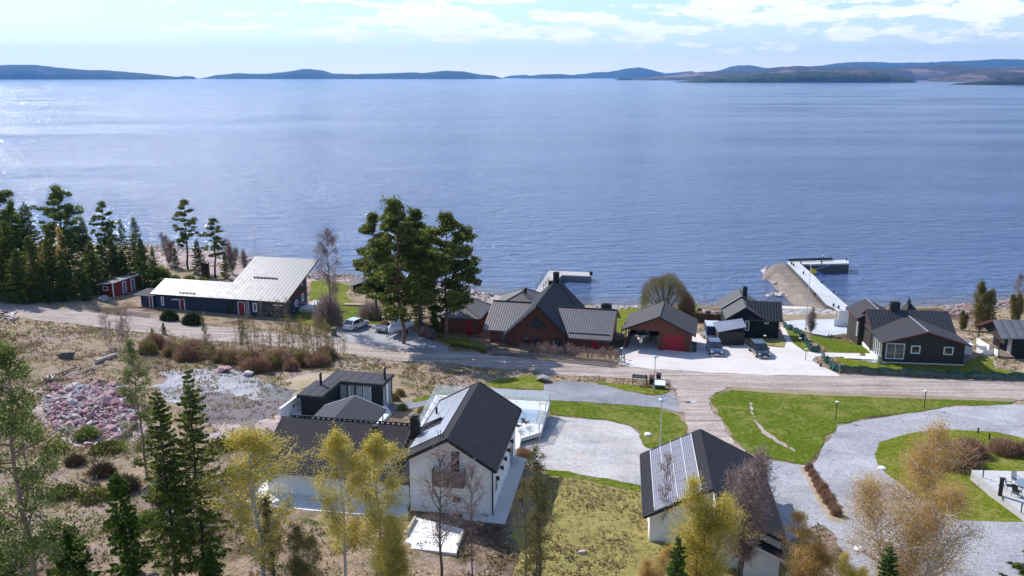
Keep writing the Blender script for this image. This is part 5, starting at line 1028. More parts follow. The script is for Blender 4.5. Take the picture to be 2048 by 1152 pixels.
# the spruce wood on the left --------------------------------------
wood=[('pine_bushy',4,562,350,1.0,0,'tall dark pine at the left edge of the photo rising over the spruces','pine_tree'),
 ('pine_tall',138,562,373,1.1,0,'broad flat topped pine standing highest over the spruce wood','pine_tree'),
 ('pine_slim',216,560,402,1.0,0,'thin sparse pine with narrow crown right of the broad flat topped pine','pine_tree'),
 ('spruce',66,575,405,1.,0,'pointed dark spruce left of the broad flat topped pine','spruce_tree'),
 ('spruce_slim',232,563,436,1.1,0,'slim spruce just right of the thin sparse pine','spruce_tree'),
 ('spruce_slim',252,562,438,1.,1,'second slim spruce right of the thin sparse pine','spruce_tree'),
 ('spruce',280,566,432,.8,1,'spruce at the right end of the dark wood nearest the bay','spruce_tree'),
 ('spruce',178,572,434,.9,1,'spruce with its tip just under the right side of the broad pine crown','spruce_tree'),
 ('spruce',28,585,440,1.1,1,'dark spruce low at the left, under the tall edge pine','spruce_tree'),
 ('pine_bushy',40,575,404,.7,0,'bushy pine between the edge pine and the pointed dark spruce','pine_tree'),
 ('spruce_wide',96,590,480,.9,0,'spruce behind the yellow larch-like tree at the left','spruce_tree'),
 ('spruce',148,593,450,1.1,0,'light green spruce standing in front of the broad pine','spruce_tree'),
 ('spruce',190,590,482,1.2,1,'spruce left of the red shed, taller than its neighbours by the road','spruce_tree'),
 ('spruce_wide',232,572,474,.8,0,'spruce directly behind the red shed roof','spruce_tree'),
 ('spruce_wide',290,578,476,.75,1,'wide spruce just right of the red shed','spruce_tree'),
 ('spruce_wide',42,606,498,1.15,0,'wide dark spruce at the roadside near the left edge','spruce_tree'),
 ('spruce_wide',-14,600,470,1.1,1,'dark spruce cut by the left edge of the photo beside the road','spruce_tree'),
 ('spruce_wide',92,604,530,1.,1,'low spruce at the roadside between the two wide ones','spruce_tree'),
 ('spruce_wide',135,600,520,1.1,0,'middling spruce at the roadside left of the grey boulder','spruce_tree'),
 ('spruce_wide',172,602,545,1.,1,'low spreading spruce next to the grey boulder and red shed','spruce_tree'),
 ('spruce_wide',252,575,500,.9,1,'short spruce behind the right half of the red shed','spruce_tree'),
 ('spruce',310,560,492,.9,0,'small spruce at the sunny right edge of the wood','spruce_tree'),
 ('spruce',210,575,470,.8,0,'spruce standing between the thin sparse pine and the red shed','spruce_tree'),
 ('spruce_wide',70,596,470,.8,1,'dark spruce below the pointed spruce at the left','spruce_tree'),
 ('spruce_wide',110,596,455,.7,0,'spruce left of the light green spruce','spruce_tree'),
 ('spruce',0,590,430,1.,0,'spruce filling the gap under the edge pine','spruce_tree')]
for i,(k,bx,by,ty,wf,v,lab,nm) in enumerate(wood): T_(k,bx,by,ty,lab,nm,group='spruces and pines of the left wood',wf=wf,var=v,mat='spruce_bright' if i in (11,14,19,20,21,4) else 'pine_light' if i in (0,1,9) else None)
T_('birch_leaf',103,592,478,'yellow orange young tree glowing among the dark spruces, the left one','birch_tree',mat='birch_or',group='yellow trees in the spruce wood',wf=.8); T_('birch_leaf',134,592,452,'yellow orange young tree among the dark spruces, right below the broad pine','birch_tree',mat='birch_or',group='yellow trees in the spruce wood',wf=.6,var=0); T_('birch_slim',66,600,505,'olive yellow sapling at the foot of the spruces near the road','birch_tree',mat='birch_or',wf=.8)
# round the blue house ----------------------------------------------
T_('pine_slim',377,540,398,'tall pine with bare lower trunk behind the blue house','pine_tree',wf=1.2,var=0); T_('pine_slim',431,556,437,'shorter pine with dense dark crown right of the tall one behind the blue house','pine_tree',wf=1.35,var=1)
T_('spruce',352,537,494,'small dark spruce between the bare tree and the tall pine','spruce_tree',wf=1.1); T_('spruce',398,548,478,'dark spruce filling the gap between the two pines behind the blue house','spruce_tree',wf=1.2,var=1); T_('spruce_wide',452,556,505,'dark spruce at the right foot of the shorter pine behind the blue house','spruce_tree',wf=.8)
T_('bare_multi',340,533,464,'leafless grey tree on the open shore left of the tall pine','bare_tree',wf=.8); T_('bare_multi',466,548,478,'leafless pale tree at the shore right of the two pines','bare_tree',wf=.9,var=1); T_('bare_multi',490,540,500,'low leafless shrub tree on the shore by the dark rocks','bare_tree',wf=1.)
T_('bare_birch',665,655,452,'tall leafless birch right of the blue house with a dark clump in its trunk','birch_tree',wf=.85)
T_('shrub_grey',657,650,575,'large brownish leafless bush at the foot of the tall leafless birch','bush','bush',wf=.6); T_('shrub_green',668,640,622,'dark evergreen bush beside the lawn right of the blue house','bush','bush',wf=1.1)
for x,y,t,l in ((325,575,553,'green juniper bush behind the left end of the bright roof'),(380,565,548,'green juniper thicket behind the middle of the low bright roof'),(350,562,548,'low juniper between two others behind the bright roof'),(405,568,552,'dark juniper left of the black boards behind the blue house'),(318,556,530,'small dark spruce-like juniper near the bare shore tree')): T_('shrub_green',x,y,t,l,'juniper_bush','bush','junipers behind the blue house',wf=1.1,mat='spruce')
T_('shrub_green',339,640,618,'left one of two rounded dark bushes at the road before the blue house','bush','bush','pair of round bushes',wf=1.05); T_('shrub_green',385,648,622,'right one of two rounded dark bushes at the road before the blue house','bush','bush','pair of round bushes',wf=1.)
T_('shrub_grey',742,635,598,'broad leafless brown bush on the lawn behind the white car','bush','bush',wf=1.1)
# pine group in the middle ---------------------------------------------
T_('pine_tall',758,640,424,'left pine of the big dark group, leaning outline against the bay','pine_tree',group='big pines by the road',wf=1.05,var=1); T_('pine_bushy',806,687,403,'tallest pine of the big group, its bare trunk standing at the edge of the road','pine_tree',group='big pines by the road',wf=1.1,var=1)
T_('pine_tall',843,655,416,'pine between the tallest one and the right one of the big group','pine_tree',group='big pines by the road',wf=1.,var=0); T_('pine_bushy',893,680,427,'right hand pine of the big group with thick grey trunk by the log outbuilding','pine_tree',group='big pines by the road',wf=1.08,var=0)
T_('pine_slim',775,640,520,'short pine under the left side of the big pine group','pine_tree',wf=1.6,var=0); T_('spruce',838,648,560,'young dark spruce under the big pines','spruce_tree',wf=1.,var=0); T_('spruce',868,645,575,'young spruce between the trunks of the big pines','spruce_tree',wf=.9,var=1); T_('spruce_sapling',872,670,622,'light green young spruce beside the thick grey pine trunk','spruce_tree',wf=1.3)
T_('bare_tree',938,600,535,'thin leafless tree on the shore right of the big pines','bare_tree',wf=.5,group='thin leafless shore trees'); T_('bare_tree',949,598,548,'thin leafless tree on the shore, nearest the log cottage roof','bare_tree',wf=.5,var=1,group='thin leafless shore trees'); T_('bare_tree',925,605,545,'thin leafless tree half hidden by the right pine crown','bare_tree',wf=.5,group='thin leafless shore trees')
for x,y,t in ((905,650,625),(925,640,622),(880,660,640),(890,640,622),(850,672,650),(862,676,655)): T_('shrub_grey',x,y,t,'low leafless brown bush under the big pines near the log outbuilding','bush','bush','brown undergrowth bushes',wf=.9)
T_('shrub_brown',770,656,640,'heap of brown brushwood on the open trailer left of the covered boat','brush_heap','brushwood',wf=.8,h=1.3)
# by the water, right half
T_('willow',1330,628,552,'big round leafless willow behind the log garage at the water','willow_tree'); T_('shrub_brown',1373,632,592,'reddish leafless shrub at the right foot of the big willow','shrub','shrub',wf=.45,h=4.2)
T_('bare_multi',1622,668,612,'leafless spreading tree beside the green net fence and flagpole','bare_tree',wf=.9,var=1)
T_('broad_green',1960,662,562,'broad olive green tree by the water behind the small cabin','tree',wf=.75); T_('spruce',1978,660,575,'spruce mixed into the right side of the broad olive tree','spruce_tree',wf=.8,var=0,mat='pine_light'); T_('broad_green',1925,660,620,'low olive bushy tree between brown house roof and broad olive tree','tree',wf=.9); T_('broad_green',2030,645,585,'olive tree behind the roof of the small cabin','tree',wf=.9,var=1)
T_('bare_birch',2030,640,545,'white stemmed birch leaning at the right edge above the cabin roof','birch_tree',wf=.8,var=1)
for x,y,t,l in ((1540,607,598,'a'),): pass
# hedges and shrubs on the right lawn
for x,y,t,w,l in ((1895,925,878,1.75,'large brown leafless bush on the oval lawn, leftmost of three'),(1940,910,872,1.2,'brown leafless bush on the oval lawn, middle of three'),(2008,907,872,1.2,'brown leafless bush on the oval lawn, right of the gap')): T_('shrub_brown',x,y,t,l,'bush','bush','brown bushes on the oval lawn',wf=w*.9)
T_('shrub_brown',2048,910,880,'brown leafless bush on the oval lawn at the right edge of the photo','bush','bush','brown bushes on the oval lawn',wf=1.)
for i in range(9):
    t=i/8; T_('shrub_brown',lerp(1618,1672,t),lerp(942,1030,t),0,'small reddish leafless shrub in the row between the two gravel yards','shrub','shrub','row of small red brown shrubs',wf=.5+.15*random.random(),h=random.uniform(.9,1.2))
T_('shrub_brown',1046,915,893,'reddish brown low bush in the corner of the pool deck','bush','bush',wf=1.1)
for x,y,t in ((805,820,806),(845,826,812),(790,800,790),(800,790,780)): T_('shrub_yellow',x,y,0,'low flowering shrub in the bed right of the glazed summer room','shrub','shrub','low shrubs by the summer room',h=.9)
# foreground -------------------------------------------------------------
T_('pine_near',84,1290,688,'large light green pine with pinkish trunk filling the lower left corner','pine_tree',wf=1.,rz=.4)
T_('spruce_near',412,1178,728,'tall dark spruce left of the yellow birches, the tallest in the foreground','spruce_tree',wf=.82,rz=1.); T_('spruce_near',356,1180,775,'dense dark spruce just left of the tallest foreground spruce','spruce_tree',wf=.95,var=1)
T_('pine_near',296,960,678,'sparse young pine with bluish needles above the rock pile','pine_tree',wf=.75,var=1); T_('spruce_sapling',268,1152,944,'small slender spruce with bare lower stem left of the dark spruces','spruce_tree',wf=.9)
T_('spruce_young',155,1225,1046,'bright green young spruce at the bottom left','spruce_tree',wf=1.15); T_('spruce_young',425,1215,1095,'bright green young spruce at the foot of the dark spruces','spruce_tree',wf=.9); T_('spruce_young',15,1270,1100,'young spruce in the bottom left corner under the large pine','spruce_tree',wf=1.)
T_('birch_leaf',535,1210,842,'yellow green birch at the left end of the white wing','birch_tree',wf=1.4,var=0,rz=2.); T_('birch_leaf',696,1205,856,'golden green birch in front of the white wing, left of the pair','birch_tree',wf=.95,var=1); T_('birch_leaf',768,1200,870,'yellow green birch in front of the white wing, right of the pair','birch_tree',wf=1.15,var=2)
T_('birch_bushy',600,1235,1045,'low bushy yellow birch below the white corner deck','birch_tree',wf=1.,mat='olive'); T_('birch_slim',560,1215,985,'slim olive birch between the first birch and the low bushy one','birch_tree',wf=1.); T_('birch_bushy',790,1240,1020,'bushy yellow birch at the foot of the right hand birch','birch_tree',wf=.9,var=1)
T_('bare_tree',882,1165,893,'leafless reddish tree standing before the white gable, the tall one','bare_tree',wf=1.0); T_('bare_tree',944,1165,925,'leafless tree before the white gable, the slimmer one to the right','bare_tree',wf=.65,var=1)
T_('birch_slim',1084,1180,886,'slim olive birch with open crown between white house and dry lawn','birch_tree',wf=1.1); T_('birch_slim',1060,1200,960,'short olive birch beside the slim one on the dry lawn','birch_tree',wf=1.1,var=1)
T_('bare_tree',1326,1085,903,'leafless reddish young tree in front of the solar panels','bare_tree',wf=.55,mat='twig_red'); T_('birch_bushy',1396,1215,950,'large bushy yellow birch in front of the white garage gable','birch_tree',wf=1.15); T_('bare_multi',1478,1150,876,'dark leafless tree spreading over the black garage roof','bare_tree',wf=.8)
T_('birch_bushy',1612,1230,1040,'bushy yellow birch right of the white garage corner','birch_tree',wf=1.25,mat='birch_or',var=1); T_('birch_orange',1800,1270,868,'large orange yellow birch with white stems at the lower right','birch_tree',wf=.95)
T_('birch_bushy',1300,1240,1090,'low yellow birch at the bottom edge left of the spruce tip','birch_tree',wf=1.,var=1,mat='birch_or'); T_('birch_bushy',1690,1260,1105,'low yellow birch at the bottom edge beside the right spruce tip','birch_tree',wf=1.1)
T_('spruce_near',1338,1390,1070,'spruce whose tip just shows at the bottom edge below the solar roof','spruce_tree',wf=.9,mat='spruce_bright'); T_('spruce_near',1745,1400,1085,'spruce whose tip shows at the bottom edge before the orange birch','spruce_tree',wf=.9,var=1,mat='spruce_bright'); T_('spruce_near',2085,1430,985,'large spruce reaching in from the lower right corner','spruce_tree',wf=1.7,var=0)
# roadside thickets, left half ------------------------------------------
def along(pts,n,jit):
    P=np.array(pts,float); d=np.concatenate([[0],np.cumsum(np.hypot(*np.diff(P,axis=0).T))]); 
    for i in range(n):
        t=d[-1]*(i+random.random()*.8)/n; yield float(np.interp(t,d,P[:,0]))+random.uniform(-jit,jit),float(np.interp(t,d,P[:,1]))+random.uniform(-jit,jit)*.6
for i,(x,y) in enumerate(along([(300,700),(400,716),(520,735),(640,730),(650,712)],64,15)): T_(('shrub_brown','shrub_yellow','sapling_bare','shrub_brown','sapling_bare')[i%5],x,y,0,('red brown bushy leafless shrub in the thicket on the near side of the road','yellow brown bushy leafless shrub in the thicket on the near side of the road','tall yellowish twiggy stem in the thicket on the near side of the road','red brown bushy leafless shrub in the thicket on the near side of the road','tall red brown twiggy stem in the thicket on the near side of the road')[i%5],'shrub','shrub',('red brown thicket shrubs','yellow brown thicket shrubs','yellow thicket stems','red brown thicket shrubs','red brown thicket stems')[i%5],wf=(.85 if i%5 in (0,1,3) else 1.7),var=i%2,h=random.uniform(1.0,2.2) if i%5 in (0,1,3) else random.uniform(2.2,3.2),mat=('twig_red','twig_yel','twig_yel','twig_red','twig_red')[i%5])
for i,(x,y) in enumerate(along([(470,700),(560,705),(640,712),(690,715)],34,9)): T_(('sapling','sapling_bare')[i%2],x,y,0,'slim olive sapling in the row on the near side of the road','sapling','sapling','roadside saplings',wf=1.,var=i%3,h=random.uniform(2.6,5.4),mat='twig_yel')
T_('birch_slim',414,712,620,'single olive yellow young birch on the near side of the road before the blue house','birch_tree',wf=.9,mat='olive'); T_('birch_slim',482,705,628,'second olive young birch nearer the blue house gable end','birch_tree',wf=.7,var=1)
for i,(x,y) in enumerate(along([(215,690),(262,692)],6,8)): T_('sapling_bare',x,y,0,'grey leafless sapling in the clump on the near side of the road at the left','sapling','sapling','grey leafless saplings',wf=.8,var=i%3,h=random.uniform(3.5,5.5),mat='twig')
for x,y,t in ((305,672,655),(329,668,645)): T_('spruce_sapling',x,y,t,'small spruce seedling on the near road verge, %s of two'%('left' if x<310 else 'right'),'spruce_tree',wf=1.2)
for i,(x,y) in enumerate(along([(560,655),(600,668),(652,672)],16,4)): T_('sapling_bare',x,y,0,'thin leafless stem along the far side of the road by the blue house','sapling','sapling','far side road stems',wf=1.,var=i%3,h=random.uniform(1.6,2.6))
for i,(x,y) in enumerate(along([(520,640),(585,650)],7,4)): T_('sapling',x,y,0,'yellow olive sapling in front of the tall part of the blue house','sapling','sapling','saplings before the blue house',wf=1.8,var=i%3,h=random.uniform(3,4.5),mat='twig_yel')
for i,(x,y) in enumerate(along([(1045,705),(1120,712),(1240,722)],38,3)): T_('sapling_bare',x,y,0,'leafless brown hedge plant before the red log house','hedge_plant','hedge','hedge plants before the red log house',wf=1.8,var=i%3,h=random.uniform(1.3,1.9),mat='twig_red' if i%3==0 else 'twig')
for i,(x,y) in enumerate(along([(905,690),(975,704)],8,5)): T_('shrub_moss',x,y,0,'low mossy green tuft on the verge beside the log outbuilding lawn','shrub','shrub','mossy verge tufts',h=.5)
for i,(x,y) in enumerate([(110,905),(150,930),(175,880),(215,905),(205,950),(60,960),(130,990),(250,980),(300,1050),(225,1060),(330,1000),(470,960),(440,900),(520,900),(545,880),(190,1000)]): T_(('shrub_moss','shrub_brown','shrub_green')[i%3],x,y,0,('low mossy green shrub on the rocky slope around the foreground spruces','low brown heather-like shrub on the rocky slope around the foreground spruces','low pale green pine-like shrub on the rocky slope around the foreground spruces')[i%3],'shrub','shrub',('mossy slope shrubs','brown slope shrubs','pale green slope shrubs')[i%3],wf=1.1,var=i%2,h=random.uniform(.7,1.5),mat=('moss','heather','pine_light')[i%3])
# ground cover nobody could count -----------------------------------------
DRY=pts_w([(1085,946),(1203,965),(1290,982),(1330,1060),(1480,1100),(1560,1130),(1600,1200),(1020,1200),(1030,1080)])
def cover(name,n,mat,size,region,label_kind,seed,per=5,up=.0,thr=.5,ns=3.,h=.12,far=False,dry=0):
    r=np.random.default_rng(seed); t=TB(seed); X=r.uniform(region[0],region[1],n); Y=r.uniform(region[2],region[3],n)
    i=np.clip(((X-gx[0])/CELL).round().astype(int),0,len(gx)-1); j=np.clip(((Y-gy[0])/CELL).round().astype(int),0,len(gy)-1); k=(COVER[j,i]<-.25)&(fbm(X,Y,ns,3,seed)>thr)&(yshore(X)-Y>2.5)
    if dry: dd=sdf(X,Y,DRY); k&=(dd<-.5) if dry<0 else (dd>0)
    X=X[k];Y=Y[k]; Z=gz(X,Y)
    w=np.clip(-COVER[j,i][k]/1.2,0,1); Z=Z+w*(.55*(fbm(X,Y,5,5,5)-.5)+.32*(fbm(X,Y,1.3,3,31)-.5))
    P=np.repeat(np.stack([X,Y,Z],1),per,0); P[:,:2]+=r.normal(size=(len(P),2))*size*.9; P[:,2]+=r.uniform(0,h,len(P)); d=r.normal(size=(len(P),3)); d[:,2]=np.abs(d[:,2])+up
    t.Lp.append(P);t.Ls.append(np.full(len(P),size));t.Ld.append(d); o=t.crown(name,mat,None,.35); tag(o,kind='stuff'); return o
cover('heather',24000,LM['heather'],.15,(-75,75,46,125),0,41,6,.3,.55,4.,.12,dry=-1)
cover('moss_tufts',16000,LM['moss'],.16,(-75,75,46,125),0,42,5,.2,.55,5.,.1,dry=-1)
cover('grass_tufts',4000,LM['moss'],.10,(0,32,46,72),0,45,5,.8,.42,1.5,.03,dry=1)
cover('grass_tufts',5000,LM['drygrass'],.12,(0,32,46,72),0,46,5,.8,.42,2.,.03,dry=1)
cover('dry_grass',30000,LM['drygrass'],.26,(-75,75,46,125),0,43,4,1.,.50,3.5,.05)
cover('dry_grass',14000,LM['drygrass'],.3,(-100,100,120,205),0,44,4,1.,.47,6,.05)
# ================================================================ rocks
RM=[paint('pink_granite',(.40,.235,.25),.9,.25,sc=3),paint('pale_granite',(.50,.44,.42),.9,.2,sc=3),paint('grey_granite',(.30,.29,.30),.9,.25,sc=3),paint('dark_rock',(.09,.085,.08),.9,.3,sc=3),paint('red_granite',(.32,.17,.18),.9,.25,sc=3)]
def rock_mesh(seed,flat=.6):
    r=np.random.default_rng(seed); bm=bmesh.new(); P=r.normal(size=(15,3)); P/=np.linalg.norm(P,axis=1)[:,None]; P*=r.uniform(.75,1.05,(15,1)); P[:,2]*=flat; P[:,0]*=r.uniform(1.,1.35)
    for p in P: bm.verts.new(p)
    bmesh.ops.convex_hull(bm,input=bm.verts[:]); 
    for v in [v for v in bm.verts if not v.link_faces]: bm.verts.remove(v)
    bmesh.ops.recalc_face_normals(bm,faces=bm.faces[:]); me=bpy.data.meshes.new('rock'); bm.to_mesh(me); bm.free(); return me
import bmesh
_rocks={}
def rock(x,y,z,s,mat,label,name='rock',group=None,cat='rock',v=None,rz=None,tilt=.25):
    v=random.randrange(6) if v is None else v; k=(v,mat.name)
    if k not in _rocks: me=rock_mesh(200+v); me.materials.append(mat); _rocks[k]=me
    o=bpy.data.objects.new(name,_rocks[k]); COL.objects.link(o); o.location=(x,y,z); o.scale=(s*random.uniform(.8,1.2),s*random.uniform(.8,1.2),s*random.uniform(.8,1.1)); o.rotation_euler=(random.uniform(-tilt,tilt),random.uniform(-tilt,tilt),random.uniform(0,6.28) if rz is None else rz)
    return tag(o,label,cat,group)
def inpoly(x,y,P):
    c=False; n=len(P)
    for i in range(n):
        (ax,ay),(bx,by)=P[i],P[(i+1)%n]
        if (ay>y)!=(by>y) and x<ax+(y-ay)*(bx-ax)/(by-ay): c=not c
    return c
pile=[(80,785),(105,768),(160,772),(215,764),(255,776),(275,800),(272,850),(250,880),(200,900),(150,888),(110,862),(90,825)]
PW=pts_w(pile); cx0=np.mean([p[0] for p in PW]); cy0=np.mean([p[1] for p in PW]); k=0; tries=0
while k<240 and tries<4000:
    tries+=1; x=random.uniform(min(p[0] for p in PW),max(p[0] for p in PW)); y=random.uniform(min(p[1] for p in PW),max(p[1] for p in PW))
    if not inpoly(x,y,PW): continue
    d=math.hypot(x-cx0,y-cy0)/7.; s=random.choice((.28,.34,.42,.5,.62)); m=random.choice((RM[0],RM[0],RM[4],RM[1],RM[2],RM[0])); rock(x,y,float(gz(x,y))+max(0,.75*(1-d))+s*.2,s,m,{RM[0].name:'angular pink stone in the big stone pile at the left',RM[4].name:'angular dark red stone in the big stone pile at the left',RM[1].name:'angular pale stone in the big stone pile at the left',RM[2].name:'angular grey stone in the big stone pile at the left'}[m.name],'stone',{RM[0].name:'pink',RM[4].name:'dark red',RM[1].name:'pale',RM[2].name:'grey'}[m.name]+' stones of the left pile','stone',tilt=.7); k+=1
t=TB(77); 
def rubble(name,poly,n,s,mats,seed,h=.0,under=None):
    r=np.random.default_rng(seed); P=pts_w(poly); xs=[p[0] for p in P];ys=[p[1] for p in P]; base=[rock_mesh(300+i) for i in range(4)]; V=[];Fc=[];off=0; VV=[np.array([v.co[:] for v in b.vertices]) for b in base]; FF=[[tuple(p.vertices) for p in b.polygons] for b in base]; MI=[]
    c=0
    while c<n:
        x,y=r.uniform(min(xs),max(xs)),r.uniform(min(ys),max(ys))
        if not inpoly(x,y,P): continue
        i=int(r.integers(4)); q=s*r.uniform(.5,1.5); a=r.uniform(0,6.28); R_=np.array([[math.cos(a),-math.sin(a),0],[math.sin(a),math.cos(a),0],[0,0,1]]); v=VV[i]@R_.T*q+np.array([x,y,float(gz(x,y))+q*.15+ (h*max(0,1-math.hypot(x-np.mean(xs),y-np.mean(ys))/7.))]); V+=v.tolist(); Fc+=[tuple(k+off for k in f) for f in FF[i]]; MI+=[int(r.integers(len(mats)))]*len(FF[i]); off+=len(v); c+=1
    tag(mesh_obj(name,V,Fc,mats,mi=MI),kind='stuff')
rubble('rubble',pile,1500,.2,[RM[0],RM[4],RM[1],RM[2]],5,.7)
rubble('pebbles',[(318,745),(400,735),(470,742),(540,758),(560,790),(500,830),(400,820),(330,800)],900,.09,[RM[2],RM[1]],6)
rubble('shore_stones',[(600,545),(720,552),(880,574),(1000,589),(960,608),(880,600),(720,566),(620,560)],1100,.28,[RM[1],RM[2],RM[3],RM[0]],7)
rubble('shore_stones',[(1195,612),(1240,613),(1300,612),(1300,617),(1240,620),(1190,620)],220,.3,[RM[1],RM[2]],8)
rubble('shore_stones',[(1562,618),(1692,620),(1692,629),(1562,628)],420,.22,[RM[1],RM[2],RM[1]],9)
rubble('shore_stones',[(310,492),(470,505),(520,520),(510,530),(400,510),(310,505)],260,.35,[RM[2],RM[3],RM[1]],10)
rubble('shore_stones',[(1880,612),(2048,598),(2048,612),(1900,632)],250,.3,[RM[2],RM[0]],12)
def shore_rocks(pts,n,s0,s1,mats,label,group,z=.15,jit=6):
    for x,y in along(pts,n,jit): p=atz(x,y,z); rock(p[0],p[1],z,random.uniform(s0,s1),random.choice(mats),label,'boulder',group,'boulder')
shore_rocks([(600,545),(720,556),(880,575),(985,592)],34,.4,.9,[RM[1],RM[2],RM[3]],'boulder among those along the waterline left of the dock','shore boulders left of the dock')
shore_rocks([(1195,612),(1238,614)],7,.5,.9,[RM[1],RM[2]],'pale boulder at the waterline behind the red log house','shore boulders behind the log house',jit=3)
shore_rocks([(1540,590),(1560,588),(1584,594),(1588,598)],26,.35,.8,[RM[1],RM[1],RM[2]],'whitish boulder in the heap between breakwater and beach','pale heap by the breakwater',jit=5)
shore_rocks([(400,503),(470,512),(500,518)],12,.5,1.1,[RM[3],RM[2]],'dark boulder on the rocky point behind the blue house','dark boulders on the point',jit=4)
for px_,py_,s,m,l in ((1087,762,1.0,RM[2],'large grey and pale boulder on the lawn edge near the white house'),(210,602,1.1,RM[2],'big rounded grey boulder in front of the red shed'),(447,745,1.1,RM[0],'large pinkish boulder below the roadside thicket'),(497,752,.8,RM[1],'flat pale boulder right of the large pinkish one below the thicket'),(1165,1108,.35,RM[1],'small pale stone on the dry lawn at the bottom centre'),(135,718,1.2,RM[3],'dark rock outcrop in the heath left of the pinkish log')):
    p=G(px_,py_); rock(p[0],p[1],p[2]+s*.3,s,m,l,'boulder',None,'boulder',v=2,tilt=.15)
# logs and brushwood ---------------------------------------------------
def log(a,b,r_,mat,label,name='log',group=None,h=.2):
    p,q=G(*a),G(*b); o=MB().tube((0,0,0),tuple(q-p),r_,r_*.85,9).build(name,mat,None,True); o.location=(p[0],p[1],p[2]+h); return tag(o,label,'log',group)
log((192,728),(232,714),.28,M['sandwood'],'thick pale log lying in the heath above the stone pile',h=.3)
log((88,762),(155,737),.1,M['old_wood'],'long thin grey log lying on the heath left of the stone pile, upper one'); log((120,760),(205,732),.08,M['sandwood'],'long thin pale log lying right above the stone pile')
for i in range(14):
    a=random.uniform(0,3.14); cx_,cy_=random.uniform(82,112),random.uniform(756,772); L=random.uniform(7,16); log((cx_,cy_),(cx_+L*math.cos(a),cy_-abs(L*.5*math.sin(a))),.07,BK['grey'] if i%2 else M['sandwood'],'grey branch in the driftwood heap at the left corner of the stone pile','branch','driftwood heap',h=.15+.04*i)
for i in range(16):
    a=random.uniform(0,3.14); cx_,cy_=random.uniform(0,30),random.uniform(636,652); L=random.uniform(8,18); log((cx_,cy_),(cx_+L*math.cos(a),cy_-abs(L*.5*math.sin(a))),.09,M['pole_white'] if i%4==0 else BK['grey'],'branch in the brushwood heap beside the road at the left edge','branch','roadside brushwood',h=.2+.06*i)
for i in range(12):
    a=random.uniform(0,3.14); cx_,cy_=random.uniform(168,210),random.uniform(958,982); L=random.uniform(10,28); log((cx_,cy_),(cx_+L*math.cos(a),cy_-abs(L*.4*math.sin(a))),.06,BK['dark'] if i%2 else BK['grey'],'dead branch in the dark heap on the slope left of the spruces','branch','dark branch heap',h=.1+.03*i)
# ================================================================ docks and breakwater
def breakwater():
    out=[(1530,541),(1536,531),(1548,526),(1576,524),(1614,563),(1650,603),(1672,625),(1640,632),(1600,606),(1580,588),(1565,576),(1552,563),(1540,549),(1530,549)]
    P=np.array([atz(*p,1.) for p in out]); c=P.mean(0); x=np.arange(P[:,0].min()-3,P[:,0].max()+3,.5); y=np.arange(P[:,1].min()-3,P[:,1].max()+3,.5); X,Y=np.meshgrid(x,y); d=sdf(X,Y,P); Z=np.clip(d*.75+.3,-1.5,1.35)+(fbm(X,Y,1.5,3,9)-.5)*.35
    idx=np.arange(X.size).reshape(X.shape); Fq=np.stack([idx[:-1,:-1].ravel(),idx[:-1,1:].ravel(),idx[1:,1:].ravel(),idx[1:,:-1].ravel()],1); Fq=Fq[(Z.ravel()[Fq]>-1.2).any(1)]
    tag(np_mesh('breakwater',np.stack([X.ravel(),Y.ravel(),Z.ravel()],1),Fq,gravel_mat('breakwater_gravel',(.13,.105,.085),(.30,.25,.21),streak=.5,dirv=R(40),amt=.5),smooth=True),kind=ST)
breakwater()
shore_rocks([(1532,535),(1529,548),(1541,551),(1552,565),(1565,579),(1576,590)],46,.4,.85,[RM[1],RM[2],RM[3],RM[0]],'boulder along the left edge of the gravel breakwater','breakwater boulders',z=.25,jit=2)
shore_rocks([(1640,594),(1652,606),(1660,614)],12,.35,.6,[RM[1],RM[2]],'boulder beside the foot of the long concrete pier','pier foot boulders',z=.7,jit=3)
M['pier']=gravel_mat('pale_pier_concrete',(.44,.46,.47),(.58,.60,.61),amt=.1)
def quay(name,pp,z,thick,label,mat,side,cat='pier'):
    P=[atz(*p,z) for p in pp]; ar=sum(P[i][0]*P[(i+1)%len(P)][1]-P[(i+1)%len(P)][0]*P[i][1] for i in range(len(P)))
    if ar<0: P=P[::-1]
    cx,cy=P[0]; root=empty(name,(cx,cy,z-thick),0,label,cat); Q=[(p[0]-cx,p[1]-cy) for p in P]; MB().prism(Q,thick-.22,thick).build('deck',mat,root)
    mx,my=sum(q[0] for q in Q)/len(Q),sum(q[1] for q in Q)/len(Q); Q2=[(lerp(mx,q[0],.985),lerp(my,q[1],.97)) for q in Q]; MB().prism(Q2,-1.5,thick-.221).build('side_wall',side,root); return root,P
sheet=boards('sheet_piling',(.10,.10,.10),.42,.7,.15,gap=.8)
qr,PP=quay('pier',[(1575,524.5),(1577,522.8),(1696.6,519.5),(1698,526.7),(1602,528.5),(1625,548),(1643,566),(1667,587),(1697,613),(1684,626),(1668,614.6),(1654,608),(1614.6,565)],1.9,1.9,'L shaped concrete pier with pale deck and dark sheet piled arm reaching into the bay',M['pier'],sheet)
for q in ((1583,528),(1587,531),(1607,547),(1643,565.5),(1667,585.5),(1630,590),(1677,616.5),(1602,526.5),(1643,526),(1693,520),(1667,612)):
    p=atz(*q,2.0); o=MB().tube((0,0,0),(0,0,.35),.14,.14,8).tube((0,0,.351),(0,0,.5),.22,.22,8).build('bollard',M['black']); o.location=(p[0],p[1],1.9); tag(o,'black mooring bollard on the long concrete pier','bollard','pier bollards')
